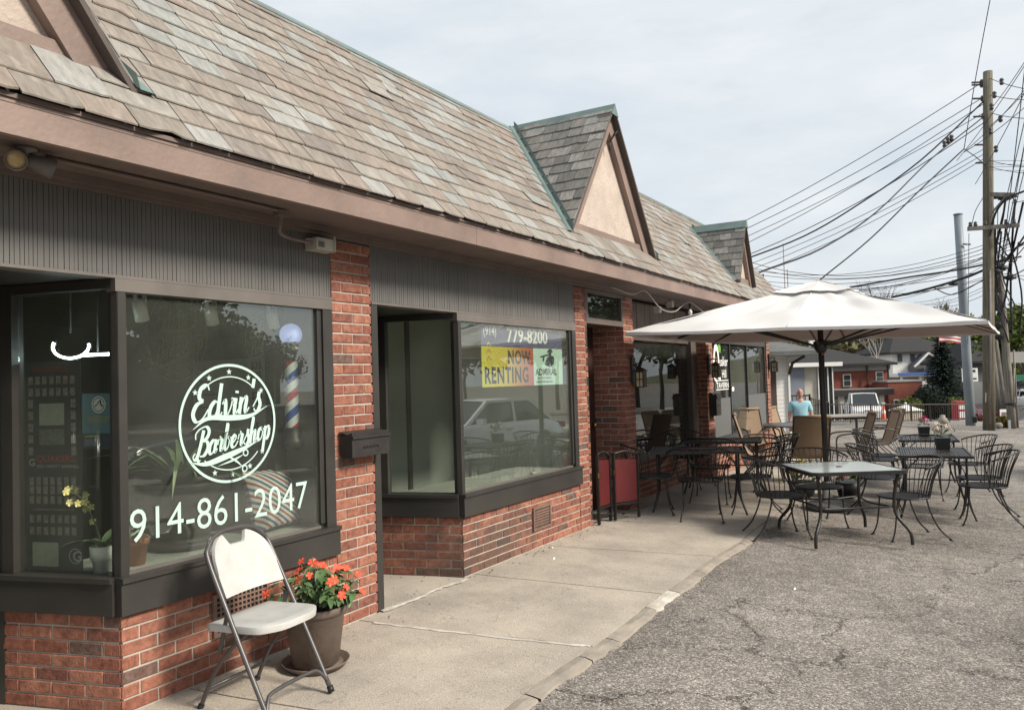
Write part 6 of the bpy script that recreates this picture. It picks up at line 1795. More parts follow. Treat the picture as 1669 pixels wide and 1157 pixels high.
# ------------------------------------------------------------------ railings
RAIL = mat('rail_brown', (0.05,0.042,0.037), .6, (.07,.058,.05), 6, 3)
def railing(name, label, a, b, h, n, posts=4, lower=.10):
    T = thing(name, label, 'railing', a); a = Vector(a); b = Vector(b); U = Vector((0,0,1))
    o = MB(); o.bar(a+U*h-a, b+U*h-a, .05, .045); part('top_rail', o, RAIL, T)
    o = MB(); o.bar(a+U*lower-a, b+U*lower-a, .04, .04); part('bottom_rail', o, RAIL, T)
    o = MB()
    for i in range(1, n): p = a.lerp(b, i/n)-a; o.bar(p+U*lower, p+U*h, .022, .022)
    part('balusters', o, RAIL, T, None, 'stuff')
    for i in range(posts+1): p = a.lerp(b, i/posts)-a; o = MB(); o.bar(p, p+U*(h+.04), .05, .05); part('post', o, RAIL, T)
    return T
railing('railing', 'long dark iron railing along the far edge of the car park', V(12.25, 31.08, -0.46), V(19.35, 34.09, -0.75), .72, 64, 7, .06)
railing('railing', 'dark iron railing by the white annex beside the man', V(7.96, 24.66, -0.05), V(8.93, 24.06, -0.04), .88, 9, 2, .10)
railing('railing', 'dark iron railing running back from behind the man to the far railing', V(8.93, 24.06, -0.04), V(12.25, 31.08, -0.46), .80, 12, 2, .10)

# ------------------------------------------------------------------ pale pavement, street and kerb island on the right
PALE = mat('pale_concrete', (0.46,0.44,0.40), .9, (0.38,0.36,0.33), .8, 6, .3, 25)
def sheet(name, pts, m_, lift, kind='structure', label=None):
    # subdivided so that it follows the ground
    mb = MB(); (a, b, c, d) = [Vector(p) for p in pts]; n, k = 14, 6; rows = []
    for i in range(n+1):
        t = i/n; l = a.lerp(d, t); r = b.lerp(c, t)
        rows.append([Vector((p.x, p.y, ground_z(p.x, p.y)+lift)) for p in [l.lerp(r, j/k) for j in range(k+1)]])
    mb.grid(rows); 
    for i in range(len(mb.f)): mb.f[i] = tuple(reversed(mb.f[i])) if mb_flip(rows) else mb.f[i]
    return mb.build(name, m_, None, kind)
def mb_flip(rows):
    n_ = (rows[0][1]-rows[0][0]).cross(rows[1][0]-rows[0][0]); return n_.z > 0
sheet('far_pavement', [V(17.4,25.2),V(24.5,21.5),V(60,60),V(23.0,36)], PALE, .022)
isl = MB(); a, b, c, d = V(11.3,17.0), V(14,16), V(30,42), V(26.0,42)
def up_(p, h): return Vector((p.x, p.y, gz(p.x,p.y)+h))
isl.add([up_(p,-.1) for p in (a,b,c,d)]+[up_(p,.11) for p in (a,b,c,d)], [(4,5,6,7),(0,1,5,4),(1,2,6,5),(2,3,7,6),(3,0,4,7)])
isl.build('kerb_island', mat('pink_kerb',(.42,.33,.27),.9,(.36,.29,.245),2,5,.3,30), None, 'structure')
sheet('street', [V(46,62),V(62,50),V(330,380),V(250,400)], mat('street_asphalt',(.16,.16,.16),.9,(.20,.20,.195),.6,5), .03)

# ------------------------------------------------------------------ trees
def leafcard(mb, c, r, rr, flat=.0):
    d = Vector((rr.gauss(0,1), rr.gauss(0,1), rr.gauss(0,1)+flat)).normalized(); a = d.orthogonal().normalized(); b = d.cross(a)
    t = rr.uniform(0,2*pi); a, b = a*cos(t)+b*sin(t), b*cos(t)-a*sin(t)
    k = rr.uniform(.55,1.25)*r
    mb.add([c-a*k, c-b*k*.55+a*k*.1, c+a*k, c+b*k*.55], [(0,1,2,3)])
def foliage(name, c1, c2, tr=.25):
    M = mat(name, c1, .7, c2, .9, 5, spec=.2, contrast=(.4,.6))
    return M
BARK = mat('bark', (0.085,0.07,0.055), .95, (0.12,0.105,0.09), 6, 5, .5, 20, stretch=(6,6,1))
PALEB = mat('pale_bark', (0.40,0.375,0.33), .9, (.28,.26,.23), 5, 4)
def limbs(mb, root, h, r0, spread, rr, depth=3, n=3, tip=None):
    def grow(p, d, L_, r, k):
        q = p+d*L_; mid = p+d*L_*.5+Vector((rr.uniform(-.05,.05),rr.uniform(-.05,.05),0))*L_
        mb.tube([p,mid,q], [r,r*.82,r*.66], 5, None, False)
        if k == 0:
            if tip is not None: tip.append(q)
            return
        for i in range(n+(rr.random() < .4)):
            a = rr.uniform(0,2*pi); o = d.orthogonal().normalized(); o2 = d.cross(o); s_ = rr.uniform(.35,.8)*spread
            nd = (d+(o*cos(a)+o2*sin(a))*s_+Vector((0,0,.12))).normalized()
            grow(p.lerp(q, rr.uniform(.65,1)), nd, L_*rr.uniform(.55,.78), r*.55, k-1)
    grow(Vector(root), Vector((rr.uniform(-.04,.04),rr.uniform(-.04,.04),1)).normalized(), h*.42, r0, depth)
def tree_leafy(label, loc, h, cr, mt_, seed, nl=2600, leaf=.22, grp=None, dens=1.0, trunk=BARK):
    rr = random.Random(seed); T = thing('tree', label, 'tree', loc, rr.uniform(0,6), grp)
    tips = []; t = MB(); limbs(t, (0,0,0), h*.95, .026*h, .9, rr, 3, 3, tips); part('trunk', t, trunk, T)
    c = MB(); clumps = []
    for p in tips: clumps.append((p, cr*rr.uniform(.20,.36)))
    for _ in range(12):
        a = rr.uniform(0,2*pi); e = rr.uniform(-.25,1); clumps.append((Vector((cos(a)*cr*.8*sqrt(1-min(1,e*e)*.9), sin(a)*cr*.8*sqrt(1-min(1,e*e)*.9), h*.60+e*h*.34)), cr*rr.uniform(.25,.42)))
    for i in range(nl):
        p, q = clumps[rr.randrange(len(clumps))]
        d = Vector((rr.gauss(0,1),rr.gauss(0,1),rr.gauss(0,.75))); d = d.normalized()*q*rr.uniform(.35,1.05)
        leafcard(c, p+d, leaf, rr, .4)
    part('crown', c, mt_, T, None, None)
    return T
def tree_copy(src, label, loc, sc, grp=None):
    o = copy_tree(src); o.location = loc; o.rotation_euler = (0,0,random.Random(label+str(loc)).uniform(0,6)); o.scale = (sc,sc,sc*random.Random(str(loc)).uniform(.9,1.1)); o['label'] = label
    if grp: o['group'] = grp
    return o
def tree_bare(label, loc, h, mt_, seed, grp=None):
    rr = random.Random(seed); T = thing('bare_tree', label, 'tree', loc, 0, grp)
    t = MB(); tips = []; limbs(t, (0,0,0), h, .012*h, .75, rr, 2, 3, tips); part('trunk', t, mt_, T)
    t2 = MB()
    for p in tips:
        for k in range(7):
            d = Vector((rr.gauss(0,.5),rr.gauss(0,.5),rr.uniform(.2,1))).normalized(); q = p+d*h*.10; q2 = q+(d+Vector((rr.gauss(0,.4),rr.gauss(0,.4),.1))).normalized()*h*.07
            t2.tube([p,q,q2],[.0030*h,.0018*h,.001*h],3,None,False)
    part('crown', t2, mt_, T)
    return T
SPRG = foliage('spring_leaves', (0.18,0.22,0.065), (0.105,0.14,0.04))
BRNG = foliage('budding_leaves', (0.21,0.19,0.105), (0.14,0.135,0.07))
DKGR = foliage('summer_leaves', (0.048,0.085,0.022), (0.025,0.052,0.014))
FG = 'trees on the slope behind the houses'
tA = tree_leafy('spring green tree on the slope above the white house roof', V(76.68, 150.07, 1.81)-Vector((0,0,2)), 11, 6.5, SPRG, 1, 1700, .55, FG)
tB = tree_leafy('brownish budding tree on the slope behind the brick building', V(65.14, 150.07, 1.93)-Vector((0,0,2)), 12, 6.5, BRNG, 2, 1700, .55, FG)
for i, (px, lb, src, k) in enumerate([]): pass
lbl = {'g':'spring green tree among the many on the slope behind the houses', 'b':'brownish budding tree among the many on the slope behind the houses'}
for src, kk, pos, sc in (
  (tA,'g',V(62.72, 160.07, 2.15),.95),(tB,'b',V(63.97, 155.07, 2.04),.9),(tA,'g',V(74.82, 165.08, 1.87),1.05),(tB,'b',V(70.91, 150.07, 1.75),.92),(tA,'g',V(82.97, 170.09, 1.70),1.0),
  (tB,'b',V(88.15, 165.09, 1.47),1.15),(tA,'g',V(93.70, 170.09, 1.64),1.1),(tB,'b',V(100.22, 175.10, 1.53),1.2),(tA,'g',V(99.97, 170.10, 1.45),1.15),(tB,'b',V(61.25, 165.06, 2.28),.9),(tA,'g',V(108.90, 180.10, 1.36),1.25),(tB,'b',V(59.45, 170.06, 2.41),.9)):
    tree_copy(src, lbl[kk], pos-Vector((0,0,3)), sc, FG)
tR = tree_leafy('big bright green tree at the right edge beyond the weathered pole', V(51.40, 80.13, -1.21)-Vector((0,0,1)), 10.0, 4.6, foliage('fresh_leaves',(0.13,0.17,0.03),(0.065,0.10,0.02)), 5, 3600, .30)
tree_copy(tR, 'darker low tree under the bright green one at the right edge', V(60.16, 95.16, -1.70)-Vector((0,0,1.5)), .72)
tree_copy(tR, 'bright green tree between the tall wooden pole and the weathered leaning pole', V(67.70, 112.13, -0.46)-Vector((0,0,1.5)), .95)
tree_copy(tR, 'bright green tree behind the dark spruce and steel pole', V(71.07, 125.10, 0.40)-Vector((0,0,1.5)), .85)
tree_bare('pale barked leafless tree standing behind the brick building', V(51.25, 112.03, 2.61)-Vector((0,0,4)), 11.5, PALEB, 8)
tree_bare('wide leafless tree top showing above the umbrella', V(63.51, 139.93, 6.13)-Vector((0,0,6)), 19, BARK, 9)
tree_bare('leafless tree top between umbrella and steel pole', V(80.85, 149.94, 6.07)-Vector((0,0,6)), 14, BARK, 10)

# spruce
def spruce(label, loc, h, r, seed):
    rr = random.Random(seed); T = thing('spruce_tree', label, 'tree', loc)
    t = MB(); t.tube([(0,0,0),(0,0,h*.5),(0,0,h)],[.022*h,.014*h,.003*h],7); part('trunk', t, BARK, T)
    c = MB(); nw = 34
    for i in range(nw):
        z = h*(.05+.94*i/nw); R = r*(1-(i/nw))**.85*rr.uniform(.82,1.1)+.08
        nb = 15 if i < 24 else 9
        for k in range(nb):
            a = 2*pi*(k+rr.random()*.7)/nb+i*.7; L_ = R*rr.uniform(.7,1.12); d = Vector((cos(a),sin(a),0)); p0 = Vector((0,0,z))
            for s_ in range(9):
                f = (s_+1)/9; p = p0+d*L_*f+Vector((0,0,-.30*L_*f+.16*L_*f*f*f)); w = .17*(1.15-f*.55)
                for q in range(3):
                    e = d.cross(Vector((0,0,1)))*rr.uniform(-1,1)*w*1.5+Vector((0,0,rr.uniform(-.13,.03))); x = d*rr.uniform(.10,.22)+Vector((0,0,rr.uniform(-.09,.03))); y = d.cross(Vector((0,0,1))).normalized()*rr.uniform(.03,.075)+Vector((0,0,rr.uniform(-.04,.04)))
                    c.add([p+e-x, p+e+y, p+e+x, p+e-y],[(0,1,2,3)])
    part('crown', c, foliage('spruce_needles',(0.030,0.046,0.036),(0.016,0.027,0.021)), T)
spruce('tall dark blue green spruce in front of the white house', V(37.81, 70.17, -2.59)-Vector((0,0,.6)), 8.1, 2.7, 3)
def bush(label, loc, r, h, mt_, seed, n=2600, leaf=.10, name='bush'):
    rr = random.Random(seed); T = thing(name, label, 'shrub', loc)
    c = MB(); c.sphere((0,0,h*.42),r*.80,14,9,None,(1,1,h/r*.5)); 
    for i in range(n):
        d = Vector((rr.gauss(0,1),rr.gauss(0,1),rr.gauss(0,1))).normalized(); k = rr.uniform(.80,1.05)*(1+.10*noise.noise(d*2.3+Vector((seed,0,0))))
        p = Vector((d.x*r*k, d.y*r*k, h*.45+d.z*h*.52*k)); 
        if p.z < 0: continue
        leafcard(c, p, leaf, rr)
    part('foliage', c, mt_, T)
    s = MB(); s.tube([(0,0,-.3),(0,0,h*.4)],.05,5); part('stem', s, BARK, T)
bush('large round dark clipped bush below the spruce', V(30.26, 58.13, -1.67)-Vector((0,0,.4)), 1.28, 2.3, foliage('yew',(0.020,0.030,0.020),(0.010,0.016,0.011)), 1, 4200, .085)
YH = foliage('yellow_hedge',(0.115,0.135,0.03),(0.06,0.08,0.018))
bush('yellow green hedge left of the round dark bush', V(28.34, 57.13, -1.57)-Vector((0,0,.4)), .9, 1.5, YH, 2, 1800, .09)
bush('yellow green hedge right of the round dark bush', V(33.16, 60.14, -1.74)-Vector((0,0,.4)), 1.3, 1.5, YH, 3, 2200, .09)
bush('yellow green hedge behind the steel pole', V(35.30, 61.14, -1.85)-Vector((0,0,.4)), 1.1, 1.5, YH, 4, 1800, .09)
bush('rusty green low shrub at the foot of the utility poles', V(18.00, 29.39, -0.72)-Vector((0,0,.06)), .40, .50, foliage('rusty_shrub',(0.13,0.115,0.03),(0.10,0.06,0.018)), 5, 1500, .045)

# slope behind everything
hm = MB(); rows = []
for i in range(29):
    t = i/28; u = -260+520*t; row = []
    for k in range(9):
        d = 185+k*26; z = -4+ (k/8)**.7*(11+5*sin(u*.017+1)+3*noise.noise(Vector((u*.02,d*.02,0)))) + max(0,u-105)*.035*k/8*2
        row.append(V(u+max(0,(d-185))*.55*(u/260), d, z))
    rows.append(row)
hm.grid(rows); hm.build('hill', mat('wooded_slope',(0.085,0.10,0.045),.95,(0.115,0.105,0.06),.12,8,.8,.6), None, 'structure')

# ------------------------------------------------------------------ trees across the lot, seen in the window glass
tG = tree_leafy('dark green tree across the car park, opposite the barbershop', (30,17,-.6), 9.0, 4.6, DKGR, 21, 5200, .27, 'trees across the car park')
for i, (x, y, sc) in enumerate(((27,9,1.0),(33,24,1.05),(36,31,.85),(24,1.5,1.1),(25,-8,1.0),(40,38,.7),(31,10.5,1.25),(38,20,1.3),(45,44,.65),(30,-1,1.2),(11.5,51,.8),(13.5,60,.95),(16.5,56,.85),(20,60,.95),(26,57,.85),(33,54,.8),(18,66,1.1),(24,68,1.1))):
    tree_copy(tG, 'dark green tree in the row across the car park', (x,y,-.9), sc, 'trees across the car park')
bk = MB()
for i in range(8):
    x0, y0 = 34+i*2.2, -14+i*8.2; bk.add([(x0,y0,-2),(x0+2.2,y0+8.2,-2),(x0+2.2,y0+8.2,7.8-.5*i),(x0,y0,8.3-.5*i),(x0+9,y0,-2),(x0+11.2,y0+8.2,-2),(x0+11.2,y0+8.2,8.8-.5*i),(x0+9,y0,9.3-.5*i)],[(0,1,2,3),(3,2,6,7),(5,4,7,6),(0,3,7,4),(1,5,6,2)])
bk.build('far_bank', mat('bank_green',(0.045,0.06,0.028),.95,(.07,.075,.04),.4,6,.5,2), None, 'structure')
# ------------------------------------------------------------------ poles
def grain_extra(M, t, b, c0):
    Nn = t.nodes.new; Lk = t.links.new
    tc = Nn('ShaderNodeTexCoord'); mp_ = Nn('ShaderNodeMapping'); mp_.inputs['Scale'].default_value = (28,28,.9); Lk(tc.outputs['Object'], mp_.inputs[0])
    n = Nn('ShaderNodeTexNoise'); n.inputs['Scale'].default_value = 1; n.inputs['Detail'].default_value = 6; Lk(mp_.outputs[0], n.inputs['Vector'])
    mr = Nn('ShaderNodeMapRange'); mr.inputs['From Min'].default_value = .35; mr.inputs['From Max'].default_value = .65; mr.inputs['To Min'].default_value = .6; mr.inputs['To Max'].default_value = 1.3; Lk(n.outputs['Fac'], mr.inputs['Value'])
    vm = Nn('ShaderNodeVectorMath'); vm.operation = 'MULTIPLY'; Lk(c0, vm.inputs[0]); Lk(mr.outputs[0], vm.inputs[1]); Lk(vm.outputs[0], b.inputs['Base Color'])
WOODG = mat('green_wood_pole', (0.158,0.142,0.104), .9, (0.112,0.100,0.074), 1.2, 4, extra=grain_extra)
WOODW = mat('weathered_pole', (0.235,0.215,0.19), .9, (0.165,0.15,0.135), 1.2, 4, extra=grain_extra)
STEELP = mat('blue_grey_steel', (0.23,0.27,0.30), .5, (0.19,0.225,0.255), 1.5, 4)
CABLE = mat('black_cable', (0.012,0.012,0.013), .6)
WIRE = mat('grey_wire', (0.045,0.045,0.048), .6)
INS = mat('insulator', (0.05,0.04,0.038), .3)
def pole(name, label, a, b, r0, r1, mt_, band=None, cat='pole'):
    a = Vector(a); b = Vector(b); T = thing(name, label, cat, a)
    m_ = MB(); m_.tube([Vector((0,0,-.3)), (b-a)*.33, (b-a)*.66, b-a], [r0, r0+(r1-r0)*.33, r0+(r1-r0)*.66, r1], 16); part('shaft', m_, mt_, T)
    return T
PA, PB = V(16.30, 27.48, -0.62), V(16.64, 27.09, 11.66)
T = pole('utility_pole', 'tall greenish wooden utility pole with crossarms and many wires', PA, PB, .195, .145, WOODG)
def arm(T, a, b, w=.11, ins=(), mt_=WOODW):
    o = Vector(T.location); a = Vector(a)-o; b = Vector(b)-o
    m_ = MB(); m_.bar(a, b, w, w); A = part('crossarm', m_, mt_, T)
    for t in ins:
        p = a.lerp(b, t); m_ = MB(); m_.lathe([(.001,0),(.05,0),(.07,.05),(.04,.08),(.06,.12),(.03,.16),(.001,.17)], 8, Matrix.Translation(p+Vector((0,0,w/2)))); q = part('insulator', m_, INS, T); q.parent = A
    return A
arm(T, V(16.32, 26.83, 7.36), V(16.92, 26.43, 7.23), .13); arm(T, V(15.66, 27.06, 6.25), V(17.05, 26.46, 6.22), .13, (.06,.16,.35,.75,.9))
for py, dx in ((128,10),(132,5),(155,6),(185,8),(232,8),(262,7)):
    m_ = MB(); p = V(16.72, 27.01, 14.12); h = 1.55+(597-py)*27.4/1300; o = Vector(T.location); p = Vector((PA.x,PA.y,h))-o
    m_.bar(p, p+(V(1,0)-V(0,0))*.3, .05); m_.lathe([(.001,-.1),(.06,-.09),(.09,0),(.06,.09),(.001,.1)], 8, Matrix.Translation(p+(V(1,0)-V(0,0))*.36)); part('insulator', m_, INS, T)
m_ = MB(); m_.bar(Vector(V(16.42, 27.05, 6.67))-PA, Vector(V(16.69, 26.53, 7.21))-PA, .05); part('brace', m_, GREYM, T)
m_ = MB(); q = [(p-PA) for p in (V(16.24, 27.28, -0.40),V(16.33, 27.19, 2.32),V(16.39, 27.11, 4.83))]; m_.tube(q, .035, 6); part('conduit', m_, GREYM, T)
m_ = MB(); m_.bar(V(16.08, 27.20, 0.34)-PA, V(16.09, 27.19, 0.65)-PA, .09,.02); part('tag_plate', m_, WTRIM, T)
T = pole('steel_pole', 'leaning blue grey steel pole left of the tall wooden pole', V(17.41, 30.49, -0.65), V(17.16, 30.23, 7.35), .175, .145, STEELP)
m_ = MB(); m_.lathe([(.001,0),(.17,.0),(.16,.04),(.001,.05)], 12, Matrix.Translation(V(17.16, 30.23, 7.35)-Vector(T.location))); part('cap', m_, STEELP, T)
m_ = MB(); a_ = V(17.20, 30.07, 6.20)-Vector(T.location); m_.tube([a_, a_+Vector((.25,.15,-.02))], .03, 6); part('bracket', m_, INS, T)
m_ = MB(); m_.box(V(17.39, 30.18, -0.45)-Vector(T.location), (.14,.10,.22)); part('hatch', m_, BLACK, T)
GA, GB = V(17.87, 28.69, -0.76), V(17.57, 28.50, 5.21)
T = pole('utility_pole', 'leaning weathered grey wooden pole right of the tall one, draped in cables', GA, GB, .145, .095, WOODW)
for py in (452,470,500,530,548):
    t_ = (701-py)/(701-430); p = (GB-GA)*t_; m_ = MB(); m_.lathe([(.001,-.14),(.10,-.12),(.13,0),(.10,.12),(.001,.14)], 9, Matrix.Translation(p+(V(-1,0)-V(0,0))*.22)@Euler((.8,.4,py)).to_matrix().to_4x4()); part('cable_box', m_, CABLE, T)
m_ = MB(); m_.tube([V(17.86, 28.42, 1.46)-GA,V(17.82, 28.46, 0.06)-GA],.028,6); part('conduit', m_, GREYM, T)
m_ = MB(); m_.lathe([(.19,0),(.195,.04),(.19,.08)],12,Matrix.Translation((GB-GA)*.15)); part('band', m_, BLACK, T)
m_ = MB(); m_.box(V(17.52, 28.28, -0.53)-GA,(.08,.03,.32)); part('marker', m_, WTRIM, T)
pole('utility_pole', 'slim grey leaning pole behind the tall wooden pole, left of a pair', V(27.97, 46.10, -0.84), V(27.56, 45.94, 4.27), .17, .13, WOODW)
pole('utility_pole', 'slim grey leaning pole behind the tall wooden pole, right of a pair', V(29.52, 48.11, -0.95), V(28.98, 47.94, 4.38), .17, .13, WOODW)
pole('utility_pole', 'thick dark pole far down the street behind the leaning ones', V(49.43, 80.13, -1.15), V(49.37, 79.79, 9.31), .26, .2, WOODG)
pole('sign_post', 'thin grey post rising right of the weathered leaning pole', V(18.32, 29.09, -0.78), V(18.25, 29.00, 2.12), .035, .03, GREYM)
T = thing('pole_mount', 'bundle of steel crossarms and brackets between the two wooden poles', 'bracket', V(16.52, 26.82, 7.70))
for py in (262,268,272,278):
    m_ = MB(); o = Vector(T.location); m_.bar(V(16.50, 26.62, 13.94)*0+Vector(V(16.34, 26.79, 8.50))-o+Vector((0,0,-(py-262)*.02)), Vector(V(16.82, 24.81, 7.93))-o+Vector((0,0,-(py-262)*.02)), .012); part('rod', m_, WIRE, T)

# signs
def sign(label, c, w, h, face, name='street_sign', post=None, marks=()):
    c = Vector(c); T = thing(name, label, 'sign', c)
    m_ = MB(); ex = V(1,0)-V(0,0); ey = V(0,1)-V(0,0); U = Vector((0,0,1))
    def bx(u0,u1,z0,z1,d0,d1): 
        q = MB(); q.add([ex*u+ey*d+U*z for z in (z0,z1) for u,d in ((u0,d0),(u1,d0),(u1,d1),(u0,d1))],[(3,2,1,0),(4,5,6,7),(0,1,5,4),(1,2,6,5),(2,3,7,6),(3,0,4,7)]); return q
    part('sign_plate', bx(-w/2,w/2,-h/2,h/2,-.02,0), face, T)
    if post: part('post', bx(-.03,.03,post,h/2,.01,.07), GREYM, T)
    for (u0,u1,z0,z1,mm) in marks: part('mark', bx(u0,u1,z0,z1,-.026,-.021), mm, T)
    return T
INKB = MATS['sign_ink']
sign('white square sign with dark marks on the leaning steel pole', V(17.77, 31.03, 1.24), .62, .52, WTRIM, 'street_sign', None, [(.10,.22,.10,.2,INKB),(-.24,-.05,.08,.13,INKB),(-.2,0,-.05,0,INKB),(.05,.25,-.18,-.12,INKB)])
sign('grey back of a square sign on the thin post at the right edge', V(18.53, 29.21, 1.85), .62, .40, mat('sign_back',(.30,.30,.29),.6))
sign('green street sign at the right edge', V(38.40, 60.06, 0.64), 1.5, .45, mat('sign_green',(.02,.16,.09),.5))
sign('small white sandwich board with a picture beside the shrub', V(20.31, 33.08, -0.42), .40, .36, WTRIM, 'sandwich_board', -.45, [(-.14,.14,-.06,.06,mat('board_photo',(.16,.13,.13),.6))])
sign('grey square sign behind the green wooden pole', V(25.73, 44.07, 0.11), .7, 1.2, mat('sign_back',(.3,.3,.29),.6))
# vending cabinet
T = thing('vending_cabinet', 'red and white advertising cabinet beside the steel pole', 'cabinet', V(21.39, 38.10, -1.01))
ex = V(1,0)-V(0,0); ey = V(0,1)-V(0,0); U = Vector((0,0,1))
def lb(u0,u1,d0,d1,z0,z1): return MB().add([ex*u+ey*d+U*z for z in (z0,z1) for u,d in ((u0,d0),(u1,d0),(u1,d1),(u0,d1))],[(3,2,1,0),(4,5,6,7),(0,1,5,4),(1,2,6,5),(2,3,7,6),(3,0,4,7)])
part('cabinet_body', lb(-.26,.26,0,.5,-1.2,.95), mat('cabinet_red',(.34,.03,.035),.5), T)
for k, (z0,z1) in enumerate(((.55,.75),(.15,.45),(-.1,.08))): part('white_panel', lb(-.18,.18,-.02,-.001,z0,z1), WTRIM, T)
# kiosk tent
T = thing('canopy_tent', 'small beige tent with pointed white roof behind the far railing', 'tent', V(18.94, 38.10, -1.00))
TB = mat('tent_cloth',(.44,.38,.30),.85,(.38,.32,.25),3,3)
part('tent_walls', lb(-.52,.52,0,1.0,-.6,.56), TB, T)
m_ = MB(); m_.add([ex*u+ey*d+U*z for u,d,z in ((-.6,-.08,.55),(.6,-.08,.55),(.6,1.08,.55),(-.6,1.08,.55),(0,.5,.85))],[(0,1,4),(1,2,4),(2,3,4),(3,0,4),(3,2,1,0)]); part('tent_roof', m_, mat('tent_white',(.70,.69,.66),.8), T)
m_ = MB(); m_.sphere(ex*0+ey*.5+U*.88,.06,8,6); part('finial', m_, WTRIM, T)
# cones
def cone(label, c):
    T = thing('traffic_cone', label, 'traffic cone', c); O = mat('cone_orange',(.62,.10,.03),.5)
    m_ = MB(); m_.lathe([(.13,.04),(.03,.7),(.001,.7)],14); part('cone_body', m_, O, T)
    m_ = MB(); m_.box((0,0,.02),(.34,.34,.04)); part('cone_base', m_, O, T)
    m_ = MB(); m_.lathe([(.098,.30),(.075,.45)],14); part('reflective_band', m_, WTRIM, T)
cone('small orange traffic cone beside the white pickup behind the railing', V(17.16, 37.09, -0.78))
# low concrete post and stones by the poles
T = thing('bollard', 'short weathered concrete post between the railing and the tables', 'bollard', V(15.59, 29.08, -0.47))
m_ = MB(); m_.lathe([(.001,0),(.16,0),(.15,.18),(.09,.22),(.09,.30),(.001,.32)],12); part('post', m_, mat('old_concrete',(.33,.30,.25),.9,(.26,.235,.2),6,4), T)
for px, r, lb_ in ((1627,.14,'larger grey rock beside the rusty shrub'),(1620,.09,'smaller grey rock at the foot of the tall wooden pole')):
    T = thing('rock', lb_, 'rock', Vector(V(16.92, 28.08, -0.61))+(V((px-1624)*.022,0)-V(0,0)))
    m_ = MB(); m_.sphere((0,0,r*.5),r,9,6,None,(1.2,1,.8)); 
    for i in range(len(m_.v)): v = m_.v[i]; k = 1+.25*noise.noise(Vector(v)*9); m_.v[i] = (v[0]*k,v[1]*k,v[2]*k)
    part('stone', m_, mat('rock_grey',(.24,.22,.20),.9,(.17,.155,.14),8,4,.4,30), T)
# flag
T = thing('flag', 'striped red and white flag with blue corner hanging behind the steel pole', 'flag', V(34.42, 61.97, 3.39))
m_ = MB(); m_.tube([ex*-1.2+U*-.2, ex*-1.2+U*3.0],.04,6); part('flag_pole', m_, GREYM, T)
for k in range(9):
    rows = []
    for i in range(9):
        u = -1.15+i*.26; row = []
        for e_ in (0,1): row.append(ex*u+U*(1.35-(k+e_)*.13-.04*i*i*.12)+ey*(.08*sin(i*1.3)))
        rows.append(row)
    m_ = MB(); m_.grid(rows); part('stripe', m_, mat('flag_red',(.40,.04,.06),.7) if k % 2 == 0 else WTRIM, T)

